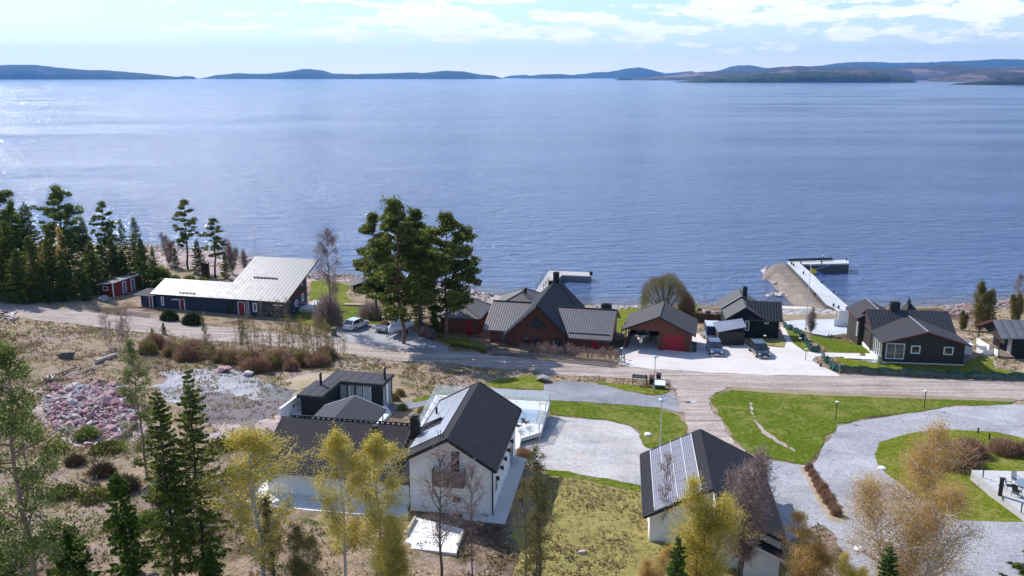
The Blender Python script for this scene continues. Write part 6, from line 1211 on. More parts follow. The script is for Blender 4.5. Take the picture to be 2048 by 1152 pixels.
o=empty('pier_rail',(*atz(1577,522.8,1.95),1.9),0,'dark low rail along the far edge of the pier arm','railing'); p0,p1=atz(1577,522.5,1.95),atz(1665,520,1.95); b=MB(); bar(b,(0,0,.35),(p1[0]-p0[0],p1[1]-p0[1],.35),.12,.5); b.build('rail',M['black'],o)
log_=MB().tube((0,0,0),(-9.5,-7.,-.8),.07,.05,6).build('mooring_boom',M['steel']); p=atz(1670,526,1.9); log_.location=(p[0],p[1],1.85); tag(log_,'thin grey mooring boom slanting from the pier arm into the harbour water','boom')
dr,_=quay('dock',[(1098,541),(1184,545),(1181,552.5),(1124,550),(1086,588),(1068,588)],1.25,1.25,'pale concrete dock with a long float reaching right behind the red log house',gravel_mat('weathered_dock_concrete',(.34,.33,.31),(.50,.49,.46),amt=.1),paint('dock_side',(.16,.17,.18),.8,.2),'dock')
b=MB()
for i in range(4): p=atz(1072+i*4.4,577-i*5.3,1.25); b=MB().box(-.05,.05,-.05,.05,0,1.0); o=b.build('rail_post',M['red_log']); o.location=(p[0],p[1],1.25); tag(o,'red brown rail post on the left edge of the dock','post','dock rail posts left')
for i in range(4): p=atz(1087+i*3.2,578-i*4.6,1.25); b=MB().box(-.05,.05,-.05,.05,0,1.0); o=b.build('rail_post',M['red_log']); o.location=(p[0],p[1],1.25); tag(o,'red brown rail post on the right edge of the dock','post','dock rail posts right')
p=atz(1182,550,1.25); o=MB().box(-.3,.3,-.3,.3,0,.7).build('dock_box',M['black']); o.location=(p[0],p[1],1.25); tag(o,'black fender box at the outer end of the dock','box')
# ================================================================ vehicles
def car(px,py,rz,paintm,label,rearview=False,L=4.7,Wd=1.84,Ht=1.5,estate=True):
    p=G(px,py); root=empty('car',(p[0],p[1],p[2]+.02),rz,label,'car'); h=Wd/2
    # forward is -y; stations from nose to tail: (y, half width, bonnet/belt height, sill)
    stn=[(-L/2,.62,.50,.30),(-L/2+.06,.80,.66,.24),(-L/2+.35,.97,.78,.22),(-L/2+.95,1.,.87,.22),(-L/2+1.45,1.,.94,.22),(0,1.,.95,.22),(L/2-1.1,1.,.97,.22),(L/2-.35,.98,.98,.24),(L/2-.06,.90,.92,.28),(L/2,.80,.70,.34)]
    def ring(y,w,b,s): w*=h; return [(-w*.9,y,s),(-w,y,s+.18),(-w,y,b-.16),(-w*.93,y,b),(w*.93,y,b),(w,y,b-.16),(w,y,s+.18),(w*.9,y,s)]
    V=[];Fc=[]
    for s in stn: V+=ring(*s)
    for i in range(len(stn)-1):
        for k in range(8): j=(k+1)%8; Fc.append((i*8+k,i*8+j,(i+1)*8+j,(i+1)*8+k))
    Fc.append(tuple(range(7,-1,-1))); Fc.append(tuple(range((len(stn)-1)*8,len(stn)*8))); mesh_obj('body',V,[f[::-1] for f in Fc],paintm,root)
    y0,y1,y2,y3=-L/2+1.15,-L/2+1.95,(L/2-.75 if estate else L/2-1.1),L/2-.18
    gl=[(y0,.90,.93),(y1,.74,Ht-.05),(y2,.74,Ht-.06),(y3,.84,.95)]; V=[];Fc=[]
    for y,w,z in gl: V+=[(-w*h,y,z),(w*h,y,z)]
    low=[(-.92*h,y1,.93),(.92*h,y1,.93),(-.92*h,y2,.95),(.92*h,y2,.95)]; V+=low
    Fc=[(0,1,3,2),(2,3,5,4),(4,5,7,6),(0,2,8),(1,9,3),(2,4,10,8),(3,9,11,5),(4,6,10),(5,11,7)]; mesh_obj('windows',V,Fc,M['glass'],root)
    b=MB(); b.slab([(-.72*h,y1+.05,Ht),(.72*h,y1+.05,Ht),(.72*h,y2-.02,Ht-.01),(-.72*h,y2-.02,Ht-.01)],.05); b.build('roof_panel',paintm,root)
    b=MB()
    for s in (-1,1):
        bar(b,(s*.90*h,y0,.93),(s*.745*h,y1,Ht-.04),.06,.05); bar(b,(s*.745*h,y1,Ht-.03),(s*.745*h,y2,Ht-.04),.05,.05); bar(b,(s*.745*h,y2,Ht-.05),(s*.85*h,y3,.95),.09,.06); bar(b,(s*.92*h,.1,.94),(s*.75*h,.15,Ht-.05),.05,.05)
    b.build('pillars',paintm,root)
    for s in (-1,1):
        b=MB(); b.box(s*(h+.02)-.02,s*(h+.16)+.02,y0+.45,y0+.6,.92,1.08) if s>0 else b.box(-h-.18,-h,y0+.45,y0+.6,.92,1.08); b.build('wing_mirror',paintm,root)
        b=MB(); b.slab([(s*h*.66-.13,-L/2+.03,.68),(s*h*.66+.13,-L/2+.03,.68),(s*h*.72+.10,-L/2+.26,.77),(s*h*.72-.10,-L/2+.26,.77)],.1); b.build('headlight',M['lamp_glass'],root)
        b=MB().box(s*h*.74-.13,s*h*.74+.13,L/2-.12,L/2-.01,.72,.92); b.build('tail_light',M['tail_red'],root)
        for y in (-L/2+.88,L/2-.92):
            w=MB().tube((s*(h-.2),y,.33),(s*(h+.01),y,.33),.33,.33,18).build('wheel',M['black'],root); MB().tube((s*(h-.0),y,.33),(s*(h+.025),y,.33),.21,.19,12).build('rim',M['steel'],w)
    MB().box(-.55,.55,-L/2-.02,-L/2+.05,.48,.62).build('grille',M['black'],root); MB().box(-.26,.26,-L/2-.035,-L/2-.021,.36,.47).build('number_plate',M['white'],root); MB().box(-.8,.8,-L/2-.03,-L/2+.12,.2,.3).build('bumper_trim',M['steel'],root)
    MB().box(-.26,.26,L/2+.001,L/2+.015,.56,.67).build('number_plate',M['white'],root)
    return root
M['lamp_glass']=paint('headlamp_glass',(.45,.48,.5),.1,.03,spec=.9); M['tail_red']=paint('tail_lamp_red',(.35,.02,.02),.2,.05)
def carpaint(n,c):
    t=NT(n,.28,.25,.6); t.set('Base Color',c); t.p.inputs['Coat Weight'].default_value=.8; t.p.inputs['Coat Roughness'].default_value=.05; return t.m
navy=carpaint('dark_blue_paint',(.035,.055,.12)); blackp=carpaint('black_paint',(.012,.014,.02)); silver=carpaint('silver_white_paint',(.62,.64,.66))
car(1429,704,R(-6),navy,'dark blue grey estate car parked in front of the dark cargo trailer')
car(1518,708,R(2),blackp,'black estate car with silver roof rails parked alone on the pale yard',L=4.75,Wd=1.88,Ht=1.55)
for c in [o for o in S.objects if o.get('label','').startswith('black estate')]:
    for s in (-1,1): b=MB(); bar(b,(s*.68,-.4,1.6),(s*.68,1.6,1.59),.04,.04); b.build('roof_rail',M['steel'],c)
car(713,656,R(180-27),silver,'silver white hatchback on the grey gravel left of the big pines, seen from behind',L=4.4,Wd=1.8)
def wheels(root,xs,y,r=.3):
    for s in xs: w=MB().tube((s-.09,y,r),(s+.09,y,r),r,r,14).build('wheel',M['black'],root); MB().tube((s-.1,y,r),(s+.1,y,r),r*.55,r*.55,10).build('rim',M['steel'],w)
p=G(1424,678); t=empty('cargo_trailer',(p[0],p[1],p[2]),R(-6),'dark blue high covered cargo trailer behind the estate car, pale cross marked top','trailer')
MB().box(-1.0,1.0,-1.5,1.5,.45,.95).build('box',paint('trailer_steel',(.28,.31,.35),.5),t); MB().box(-.98,.98,-1.48,1.48,.951,2.25).build('canopy',paint('navy_tarp',(.015,.025,.07),.6),t); tp=MB().box(-.99,.99,-1.49,1.49,2.251,2.3).build('canopy_top',paint('pale_blue_tarp',(.42,.47,.52),.5),t)
b=MB(); bar(b,(-.95,-1.45,2.32),(.95,1.45,2.32),.08,.04); bar(b,(.95,-1.45,2.32),(-.95,1.45,2.32),.08,.041); b.build('cross_strap',M['white'],tp); wheels(t,(-1.12,1.12),.1); MB().box(-1.3,-1.02,-.4,.6,.62,.68).box(1.02,1.3,-.4,.6,.62,.68).build('mudguard',M['steel'],t); MB().tube((0,-1.5,.45),(0,-2.6,.42),.05,.05).build('drawbar',M['steel'],t)
# boat under the carport
def boat(px,py,rz,label,L=4.6,w=.95,cover=None,z=0.,trailer=True,hull=None,engine=True,p=None):
    p=G(px,py) if p is None else p; root=empty('boat',(p[0],p[1],p[2]+z),rz,label,'boat'); V=[];Fc=[]; N_=9
    for i in range(N_):
        f=i/(N_-1); y=-L/2+L*f; k=math.sin(min(1,f*1.6)*math.pi/2)**.7; wd=w*k*(1-.12*max(0,f-.6)); zb=.45+.35*(1-f)**2; V+=[(-wd,y,1.25-.12*f+.15*(1-f)),(-wd*.8,y,.85+.1*(1-f)),(0,y,zb),(wd*.8,y,.85+.1*(1-f)),(wd,y,1.25-.12*f+.15*(1-f))]
    for i in range(N_-1):
        for k in range(4): Fc.append((i*5+k,i*5+k+1,(i+1)*5+k+1,(i+1)*5+k))
    e=(N_-1)*5; Fc.append((e,e+1,e+2,e+3,e+4)); mesh_obj('hull',V,Fc,hull or M['white'],root)
    if cover is None:
        V2=[(v[0]*.9,v[1],1.12) for v in V]; b=MB()
        for i in range(N_-1): b.poly([V2[i*5],V2[i*5+4],V2[(i+1)*5+4],V2[(i+1)*5]])
        b.build('cockpit',M['soft_black'],root); b=MB(); b.slab([(-.6,-.3,1.5),(.6,-.3,1.5),(.5,.1,1.85),(-.5,.1,1.85)],.03); b.build('windscreen',M['glass'],root); MB().box(-.7,-.15,.3,.8,1.13,1.5).box(.15,.7,.3,.8,1.13,1.5).build('seats',M['pale_concrete'],root)
    else:
        V2=[];Fd=[]; 
        for i in range(N_):
            a,c=V[i*5],V[i*5+4]; f=i/(N_-1); hh=1.35+.95*math.sin(min(1,f*1.25)*math.pi)**.8*(1 if f<.85 else .8); V2+=[(a[0]*1.05,a[1],a[2]-.35),(a[0]*1.03,a[1],a[2]+.05),(0,a[1],hh),(c[0]*1.03,c[1],c[2]+.05),(c[0]*1.05,c[1],c[2]-.35)]
        for i in range(N_-1):
            for k in range(4): Fd.append((i*5+k,(i+1)*5+k,(i+1)*5+k+1,i*5+k+1))
        Fd.append((0,1,2,3,4)); Fd.append((e,e+1,e+2,e+3,e+4)); mesh_obj('cover',V2,Fd,cover,root)
    if engine: MB().box(-.2,.2,L/2+.02,L/2+.5,1.05,1.65).box(-.06,.06,L/2+.1,L/2+.3,.5,1.049).build('outboard_engine',M['white'] if cover else M['black'],root)
    if trailer:
        tr=MB(); bar(tr,(-.5,L/2-.6,.4),(0,-L/2-.6,.4),.07,.08); bar(tr,(.5,L/2-.6,.4),(0,-L/2-.6,.4),.07,.08); bar(tr,(-.85,.6,.38),(.85,.6,.38),.07,.07); tr.tube((0,-L/2-.6,.05),(0,-L/2-.6,.5),.05,.05); tr=tr.build('boat_trailer',M['steel'],root)
        for s in (-.95,.95): MB().tube((s-.08,.6,.28),(s+.08,.6,.28),.28,.28,14).build('wheel',M['black'],tr)
    return root
_w=lg.w(-2.5,3.4); gg=np.array([_w[0],_w[1],0]); boat(0,0,R(-14),'small open motor boat on a trailer inside the carport bay','x' and 4.4,.95,p=np.array([gg[0],gg[1],4.66])) if False else boat(0,0,R(-14),'small open motor boat on a trailer inside the carport bay',L=4.4,p=np.array([gg[0],gg[1],4.66]))
boat(797,668,R(-24),'boat shrouded in a white cover with outboard engine beside the tallest pine',L=5.0,w=1.05,cover=paint('white_boat_cover',(.72,.75,.78),.6,.05))
p=G(763,664); t=empty('flat_trailer',(p[0],p[1],p[2]),R(60),'small open grey trailer loaded with brown brushwood','trailer'); MB().box(-.7,.7,-1.2,1.2,.45,.5).box(-.7,-.66,-1.2,1.2,.501,.85).box(.66,.7,-1.2,1.2,.501,.85).box(-.655,.655,-1.2,-1.16,.501,.85).build('box',M['steel'],t); wheels(t,(-.82,.82),0,.27); MB().tube((0,-1.2,.42),(0,-2.2,.4),.04).build('drawbar',M['steel'],t)
p=G(1921,712); t=empty('caravan_trailer',(p[0],p[1],p[2]),R(-6),'white box trailer parked between the brown house and the small cabin','trailer'); MB().box(-2.2,1.0,-.95,.95,.55,1.75).build('box',M['pale_concrete'],t); MB().box(-2.25,1.05,-1.,1.,1.751,1.82).build('lid',M['white'],t); wheels(t,(-.6,),-.9,.3); MB().tube((1.0,0,.5),(2.,0,.45),.05).build('drawbar',M['black'],t)
# ================================================================ lamps, poles, signs
def pole(px,py,ty,label,name='flagpole',cat='flagpole',r0=.07,mat=None,ball=True,pennant=None):
    b=G(px,py); h=height_to(b,ty); root=empty(name,tuple(b),0,label,cat); MB().tube((0,0,-.3),(0,0,h),r0,r0*.55,10).build('pole',mat or M['pole_white'],root)
    if ball: MB().lathe([(0,h),(.1,h+.06),(.1,h+.14),(0,h+.2)],8).build('finial',M['pole_white'],root)
    MB().box(-.15,.15,-.15,.15,-.2,.35).build('foot',M['concrete'],root); return root,h
pole(1287,624,508,'white flagpole left of the round willow at the water'); r_,h=pole(1611,660,531,'white flagpole with blue and yellow pennant beside the leafless tree')
b=MB(); b.slab([(0.05,0,h-.3),(.9,0,h-.75),(.9,0.02,h-1.2),(.05,.02,h-1.1)],.02); b.build('pennant',paint('yellow_cloth',(.65,.52,.05),.8),r_); b=MB(); b.slab([(.92,0,h-.75),(2.3,0,h-1.5),(2.3,.02,h-1.7),(.92,.02,h-1.18)],.02); b.build('pennant_tail',paint('blue_cloth',(.1,.2,.5),.8),r_)
pole(511,512,456,'thin flagpole on the shore behind the tall part of the blue house',mat=M['steel'])
def street_lamp(px,py,ty,label,disc=.34):
    b=G(px,py); h=height_to(b,ty)-.1; root=empty('street_lamp',tuple(b),0,label,'street lamp'); MB().tube((0,0,-.3),(0,0,1.1),.09,.09,10).tube((0,0,1.1),(0,0,h-.25),.055,.04,10).build('pole',M['steel'],root)
    hd=MB().lathe([(.05,h-.25),(.12,h-.1),(.12,h-.02)],12).build('lamp_housing',M['black'],root); MB().lathe([(.12,h-.02),(disc,h-.03),(disc*.9,h+.04),(.12,h+.13),(0,h+.16)],20).build('lamp_shade',paint('pale_blue_enamel',(.45,.58,.68),.3,.05),root); MB().lathe([(.05,h+.14),(.05,h+.25),(0,h+.27)],8).build('cap',M['black'],root)
street_lamp(1308,785,711,'tall street lamp with pale disc shade standing by the mailboxes'); street_lamp(1320,896,797,'tall street lamp with pale blue disc shade behind the solar garage')
def garden_lamp(px,py,ty,label,mushroom=True,col=None,r_=.045):
    b=G(px,py); h=height_to(b,ty); root=empty('garden_lamp' if mushroom else 'bollard_lamp',tuple(b),0,label,'garden lamp' if mushroom else 'bollard'); MB().tube((0,0,-.2),(0,0,h-.12 if mushroom else h-.03),r_,r_,8).build('post',M['black'],root)
    if mushroom: MB().lathe([(.05,h-.12),(.09,h-.02),(.22,h-.03),(.16,h+.03),(0,h+.06)],14).build('lamp_shade',col or M['pale_concrete'],root)
    else: MB().lathe([(r_*1.25,h-.12),(r_*1.25,h),(0,h+.02)],10).build('lamp_head',M['soft_black'],root)
garden_lamp(1671,841,803,'black garden lamp with flat shade on the green lawn, the left of two'); garden_lamp(1848,816,781,'black garden lamp with flat shade on the green lawn edge, the right of two')
garden_lamp(1461,682,665,'small lamp at the parking edge in front of the lean-to'); garden_lamp(1529,689,671,'small lamp at the parking edge beside the black estate car'); garden_lamp(1243,716,696,'garden lamp at the end of the leafless hedge before the carport')
garden_lamp(1599.5,694,676,'garden lamp on the grass strip beside the green net'); garden_lamp(1611,720,698,'black garden lamp at the path mouth by the parking yard'); garden_lamp(767,652,634,'garden lamp beside the brushwood trailer')
garden_lamp(1955.7,867,856,'short black bollard light on the oval lawn, the left one',False,r_=.07); garden_lamp(1978,879,868,'short black bollard light on the oval lawn, the right one',False,r_=.07)
tz=8.05; 
def at_terrace(px,py): p=atz(px,py,tz+.0); return p
TR=[atz(*q,tz) for q in ((1943,940),(2200,946),(2400,1000),(2300,1240),(2046,1027))][::-1]; trr=empty('terrace',(TR[0][0],TR[0][1],tz-.35),0,'pale concrete terrace with garden furniture at the right edge of the photo','terrace'); MB().prism([(p[0]-TR[0][0],p[1]-TR[0][1]) for p in TR],-.5,.35).build('slab',gravel_mat('pale_terrace',(.47,.455,.45),(.57,.55,.55),amt=.1),trr)
def ter_post(px,py,ty,r_,label,name='bollard_lamp'):
    p=atz(px,py,tz); h=height_to((p[0],p[1],tz),ty); root=empty(name,(p[0],p[1],tz),0,label,'bollard' if name!='parasol' else 'parasol'); MB().tube((0,0,0),(0,0,h-.1),r_,r_,12).build('post',M['black'],root); MB().lathe([(r_*1.15,h-.12),(r_*1.15,h),(0,h+.02)],12).build('cap',M['soft_black'],root); return root,h
ter_post(1965.5,955.5,935,.045,'thin black post at the far left corner of the pale terrace'); ter_post(2042,1025,1008,.045,'thin black post on the near edge of the pale terrace'); rr,hh=ter_post(2000,991,956,.16,'thick black patio heater on the pale terrace left of the chairs','patio_heater'); rr['category']='heater'; MB().box(-.2,.2,-.05,.05,hh*.55,hh*.62).build('handle',M['black'],rr)
p=atz(2056,985,tz); tb=empty('garden_table',(p[0],p[1],tz),-.5,'round grey garden table on the terrace at the right edge','table'); MB().lathe([(0,.70),(.95,.70),(.95,.74),(0,.741)],22).build('table_top',M['steel'],tb); MB().tube((0,0,0),(0,0,.7),.06).build('leg',M['black'],tb)
for i,a in enumerate((100,165,205,245,290)):
    q=(p[0]+1.35*math.cos(R(a)),p[1]+1.35*math.sin(R(a))); chair(q[0],q[1],tz,R(a-90),'grey mesh garden chair pulled up to the round terrace table',M['steel'] if i==0 else M['black'],'terrace chairs',.12,'garden_chair')
# mailboxes and bins
p=G(1277,771); q=G(1318,774); a=math.atan2(q[1]-p[1],q[0]-p[0]); mb_=empty('mailbox_rack',tuple(G(1265,768.5)),a,'row of dark mailboxes on a wooden rack at the road junction','mailboxes'); b=MB().box(-.05,.05,-.05,.05,-.3,1.25).box(1.6,1.7,-.05,.05,-.3,1.25); bar(b,(0,0,.85),(1.65,0,.85),.1,.08); b.build('rack',M['old_wood'],mb_)
for i in range(4):
    m_=MB().box(.06+i*.4,.4+i*.4,-.2,.15,.9,1.22).build('mailbox',M['black'],mb_); MB().box(.14+i*.4,.32+i*.4,-.212,-.2,1.04,1.1).build('name_plate',M['white'],m_)
sh=empty('bin_stand',tuple(G(1292,771.5)),a,'open wooden stand for waste bins beside the mailboxes','stand'); b=MB().box(-.05,.05,-.05,.05,-.2,.95).box(2.6,2.7,-.05,.05,-.2,.95).box(2.6,2.7,-.75,-.65,-.2,.9); bar(b,(0,0,.95),(2.65,0,.9),.08,.07); bar(b,(2.65,0,.9),(2.65,-.7,.85),.08,.07); b.build('frame',M['old_wood'],sh)
def wbin(px,py,label,mat,lid,s=1.,group=None):
    p=G(px,py); o=empty('waste_bin',tuple(p),a,label,'bin',group); b=MB(); b.prism([(-.26*s,-.3*s),(.26*s,-.3*s),(.26*s,.3*s),(-.26*s,.3*s)],.05,.95*s); b.build('bin_body',mat,o); b=MB(); b.slab([(-.3*s,-.34*s,.97*s),(.3*s,-.34*s,.97*s),(.3*s,.34*s,1.05*s),(-.3*s,.34*s,1.05*s)],.06); b.build('lid',lid,o)
    for k in (-.24,.24): MB().tube((k*s-.03,.3*s,.09),(k*s+.03,.3*s,.09),.09,.09,8).build('wheel',M['black'],o)
grn=paint('bin_green',(.02,.06,.035),.5,.1); wbin(1303,768,'black waste bin with dark red lid standing left of the street lamp pole',M['black'],M['maroon']); wbin(1317,764,'black waste bin with grey lid behind the stand by the street lamp',M['black'],M['black'])
p=G(1319,776); o=empty('grit_bin',tuple(p),a,'green box with white lid at the mailboxes','grit bin'); MB().box(-.6,.6,-.4,.4,0,.5).build('box',grn,o); b=MB(); b.slab([(-.66,-.45,.52),(.66,-.45,.52),(.62,.42,.85),(-.62,.42,.85)],.06); b.build('lid',M['white'],o)
wbin(668,671,'green waste bin at the roadside below the leafless birch',grn,grn,1.1); wbin(1388,703,'green waste bin at the right corner of the log garage',grn,M['black'],1.1)
# lids, manhole
for px_,py_,l in ((1295.6,870,'white domed well cover on the green lawn strip'),(1764,938,'white domed well cover at the edge of the oval lawn'),(1718,1100,'white domed well cover seen through the orange birch')): p=G(px_,py_); o=MB().lathe([(.36,0),(.33,.1),(.2,.17),(0,.2)],20).build('well_cover',M['white'],None,True); o.location=(p[0],p[1],p[2]+.05); tag(o,l,'well cover')
p=G(1385.8,804); o=MB().lathe([(0,.075),(.45,.075),(.46,.05)],20).build('manhole_cover',M['concrete']); o.location=tuple(p); tag(o,'round grey manhole cover in the gravel drive','manhole')
# ================================================================ fences
def net_fence(pp,label,hgt=1.05):
    P=[G(*p) for p in pp]; root=empty('net_fence',tuple(P[0]),0,label,'fence'); V=[];Fc=[]; n=0; r=random.Random(3); pts=[]
    for a,c in zip(P,P[1:]):
        L=np.linalg.norm(c-a); m=max(2,int(L/.35)); d=(c-a)/L; nn=np.array([-d[1],d[0],0])
        for i in range(m): t=i/m; s=t*L; pts.append(a+(c-a)*t+nn*(.12*math.sin(s*2.6)+r.uniform(-.05,.05)))
    pts.append(P[-1])
    for i,q in enumerate(pts):
        top=hgt*(.90+.10*math.cos(i*.9)+r.uniform(-.04,.04)); 
        for k in range(5): f=k/4; z=float(gz(q[0],q[1]))-.03+top*f; V.append((q[0]-P[0][0]+r.uniform(-.03,.03)+.10*math.sin(i*1.7+k),q[1]-P[0][1]+.08*math.sin(i*1.1+k*1.3),z-P[0][2]))
    for i in range(len(pts)-1):
        for k in range(4): Fc.append((i*5+k,(i+1)*5+k,(i+1)*5+k+1,i*5+k+1))
    t=NT('green_net',.7,0,.2); t.set('Base Color',t.ramp(t.noise(t.co('Object'),2.5,4),[(.3,(.008,.045,.042)),(.7,(.03,.12,.11))])); t.p.inputs['Alpha'].default_value=.93
    mesh_obj('net',V,Fc,NETM.setdefault('m',t.m),root)
    for i in range(0,len(pts),6): q=pts[i]; MB().tube((q[0]-P[0][0],q[1]-P[0][1],float(gz(q[0],q[1]))-P[0][2]-.2),(q[0]-P[0][0],q[1]-P[0][1],float(gz(q[0],q[1]))-P[0][2]+hgt+.12),.03,.03,6).build('post',M['soft_black'],root)
NETM={}
net_fence([(1566,655),(1580,661),(1598,671),(1607,680),(1616,697),(1622,704),(1641,707)],'green windbreak net fence running from the dark cottage down to the path')
net_fence([(1643,717),(1654,727),(1666,741),(1680,745.5)],'short green net fence at the corner of the pale parking yard')
net_fence([(1680,745.5),(1700,746.5),(1769,751),(1842,755),(1931,758.5),(2048,762),(2200,768)],'long dark green net fence along the road in front of the brown house',1.1)
def picket(a,b,n,h,mat,label,w=.032,rails=2,name='picket_fence',gap=None):
    p,q=G(*a),G(*b); L=math.hypot(q[0]-p[0],q[1]-p[1]); root=empty(name,tuple(p),math.atan2(q[1]-p[1],q[0]-p[0]),label,'fence'); dz=q[2]-p[2]
    for i in range(n): x=L*i/(n-1); MB().box(x-w/2,x+w/2,-.015,.015,dz*i/(n-1)-.15,dz*i/(n-1)+h*random.uniform(.93,1.04)).build('picket',mat,root)
    for k in range(rails): b_=MB(); zz_=h*(.3+.45*k); bar(b_,(0,.04,zz_),(L,.04,dz+zz_),.04,.07); b_.build('rail',mat,root)
grey_w=paint('grey_fence_wood',(.27,.24,.22),.9,.2); pk=paint('pinkish_old_wood',(.36,.28,.26),.9,.2)
picket((986,708),(1112,722),95,.85,grey_w,'grey picket fence before the red log house, its left half'); picket((1112,722),(1222,733),90,.85,grey_w,'grey picket fence before the red log house, its right half')
picket((160,617),(300,636),90,.7,pk,'low pinkish stick fence on the far side of the road below the red shed',.035,1)
picket((1392,645),(1444,648),26,1.5,boards('brown_fence',(.20,.13,.085),.2,.8,.15),'brown board fence between log garage and dark cottage',.42)
o=empty('fence_gate',tuple(G(1222,732)),.35,'leaning wooden bar gate at the right end of the picket fence','gate'); b=MB(); bar(b,(0,0,.1),(2.2,.6,.8),.08,.1); bar(b,(0,0,.5),(2.2,.6,.9),.06,.07); b.build('bars',grey_w,o); MB().box(-.06,.06,-.06,.06,-.2,1.).box(2.1,2.22,.55,.67,-.2,1.2).build('gate_posts',grey_w,o)
p=G(405,557); o=empty('plank_screen',(p[0],p[1],p[2]),-.3,'tall black plank screen standing behind the low bright roof','screen'); MB().box(0,1.5,-.05,.05,0,2.9).build('planks',M['black'],o); MB().box(1.55,1.65,-.06,.06,0,3.2).box(-.12,-.02,-.06,.06,0,2.6).build('post',M['old_wood'],o)
# garden furniture near the shore
for px_,py_,l,nm in ((1399,627,'black barbecue by the shore right of the reddish shrub','barbecue'),(1416,632,'black garden box by the shore left of the dark cottage','garden_box')): p=G(px_,py_); o=empty(nm,tuple(p),.1,l,nm.replace('_',' ')); MB().box(-.35,.35,-.25,.25,.5,.85).build('body',M['black'],o); MB().box(-.3,-.25,-.2,.2,0,.5).box(.25,.3,-.2,.2,0,.5).build('leg',M['black'],o)
p=G(1440,634); o=empty('garden_bench',tuple(p),.2,'pale wooden bench by the shore left of the dark cottage','bench'); MB().box(-.9,.9,-.2,.2,.42,.47).build('seat',M['sandwood'],o); MB().box(-.9,.9,.2,.24,.5,.9).build('backrest',M['sandwood'],o)
for s in (-.8,.8): MB().box(s-.04,s+.04,-.18,.18,0,.42).build('leg',M['sandwood'],o)
o=empty('raised_bed',tuple(G(716,612)),-.1,'grey edged raised garden bed on the lawn between blue house and boathouse','garden bed'); MB().box(-2.4,2.4,-.6,.6,0,.3).build('frame',M['old_wood'],o); MB().box(-2.3,2.3,-.5,.5,.301,.34).build('soil',M['tan_soil'],o)
rp=empty('ramp',(*g.w(0,0),0),0,'long white boarded ramp leading to the glazed corner of the brown house','ramp'); a_=atz(1692,714,5.0); c_=atz(1760,716,5.1); rp.location=(a_[0],a_[1],4.75); b=MB(); dx,dy=c_[0]-a_[0],c_[1]-a_[1]; b.slab([(0,0,.12),(dx,dy-.6,.35),(dx,dy+.6,.35),(0,.9,.12)],.1); b.build('ramp_deck',M['white'],rp); b=MB(); bar(b,(1.6,-.9,.1),(dx,dy-1.1,.25),.12,.12); bar(b,(2.2,-1.4,.05),(dx,dy-1.5,.2),.12,.12); b.build('side_rail',M['pale_concrete'],rp)
o=empty('slip_screen',(*atz(1680,640,4.),2.9),0,'white slatted screen at the left corner of the brown house rear wing','screen'); MB().box(-.3,1.2,-.05,.05,0,2.6).build('panel',M['white'],o); MB().box(-.9,-.31,-.05,.05,0,1.3).build('low_panel',M['white'],o)
for (px_,py_) in ((1500,672),(1511,671)): T_('shrub_grey',px_,py_,0,'pale spiky leafless shrub against the dark cottage wall','shrub','shrub','spiky shrubs by the dark cottage',h=1.1,wf=.8)
p=G(1640,738); o=empty('garden_gnome_lantern',tuple(G(1641,733)),0,'small dark lantern standing at the corner of the pale parking yard','lantern'); MB().box(-.12,.12,-.12,.12,0,.35).build('body',M['black'],o); MB().lathe([(.18,.35),(0,.55)],6).build('roof',M['black'],o); o.name='lantern'
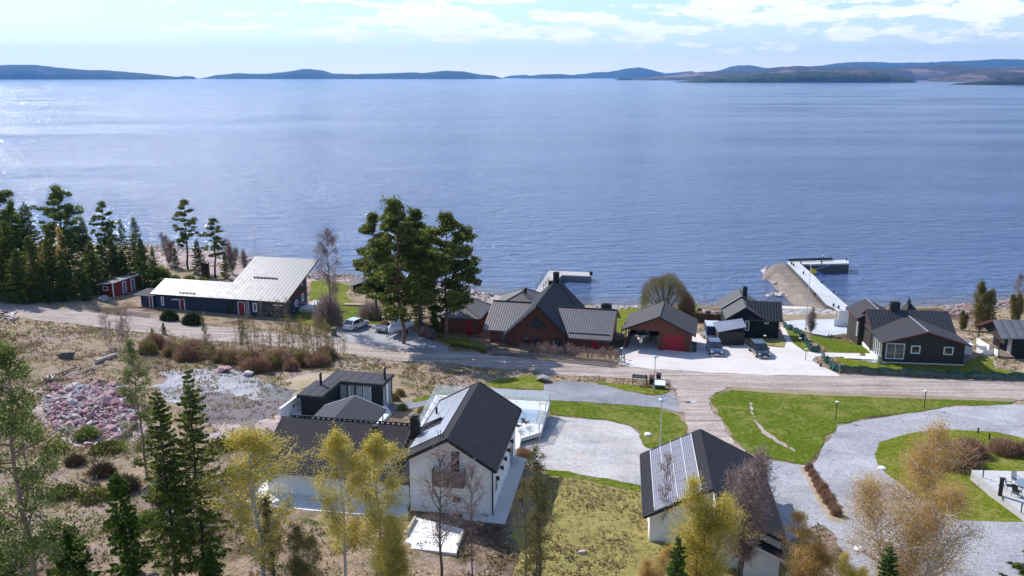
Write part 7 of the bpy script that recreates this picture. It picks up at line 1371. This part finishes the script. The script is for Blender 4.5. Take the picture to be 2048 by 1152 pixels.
# ================================================================ the walker on the pier
def person():
    p=atz(1645,522.3,1.9); root_z=1.9; J={'pel':(0,0,.95),'sp':(.02,0,1.15),'ch':(.04,0,1.36),'nk':(.05,0,1.5),'hd':(.07,0,1.60),'ht':(.08,0,1.74),
     'lh':(.0,.1,.9),'lk':(.20,.1,.52),'la':(.34,.11,.09),'lt':(.50,.11,.04),'rh':(0,-.1,.9),'rk':(-.04,-.1,.5),'ra':(-.34,-.11,.14),'rt':(-.22,-.11,.03),
     'ls':(.05,.19,1.43),'le':(-.12,.24,1.18),'lw':(-.05,.25,.95),'rs':(.05,-.19,1.43),'re':(.18,-.24,1.2),'rw':(.36,-.2,1.05)}
    Rr={'pel':.14,'sp':.13,'ch':.15,'nk':.06,'hd':.095,'ht':.075,'lh':.1,'lk':.065,'la':.045,'lt':.035,'rh':.1,'rk':.065,'ra':.045,'rt':.035,'ls':.07,'le':.05,'lw':.035,'rs':.07,'re':.05,'rw':.035}
    E=[('pel','sp'),('sp','ch'),('ch','nk'),('nk','hd'),('hd','ht'),('pel','lh'),('lh','lk'),('lk','la'),('la','lt'),('pel','rh'),('rh','rk'),('rk','ra'),('ra','rt'),('ch','ls'),('ls','le'),('le','lw'),('ch','rs'),('rs','re'),('re','rw')]
    for s,w in (('l','lw'),('r','rw')):
        x,y,z=J[w]
        for f in range(5): k=f'{s}f{f}'; J[k]=(x+.05+.012*f,y+(f-2)*.018,z-.085-(.02 if f in (1,2) else 0)); Rr[k]=.008; E.append((w,k))
    ks=list(J); me=bpy.data.meshes.new('person'); me.from_pydata([J[k] for k in ks],[(ks.index(a),ks.index(b)) for a,b in E],[]); o=bpy.data.objects.new('person',me); COL.objects.link(o)
    m=o.modifiers.new('skin','SKIN'); sv=me.skin_vertices[0].data
    for i,k in enumerate(ks): sv[i].radius=(Rr[k],Rr[k]); sv[i].use_root=(k=='pel')
    o.modifiers.new('sub','SUBSURF').render_levels=1; t=NT('walker_clothes',.8); z=t.N.new('ShaderNodeSeparateXYZ'); t.L.new(t.co('Object'),z.inputs[0]); t.set('Base Color',t.ramp(t.math('DIVIDE',z.outputs[2],1.8),[(0,(.02,.02,.025)),(.5,(.02,.025,.04)),(.54,(.45,.50,.58)),(.82,(.45,.50,.58)),(.84,(.45,.30,.24))],'CONSTANT')); me.materials.append(t.m)
    o.location=(p[0],p[1],root_z); tag(o,'person in dark trousers and pale top striding along the pier arm','person')
    h=MB().lathe([(.0,1.80),(.08,1.78),(.11,1.70),(.10,1.62)],12,(.07,0)).build('hair',M['soft_black'],o)
person()
haze()
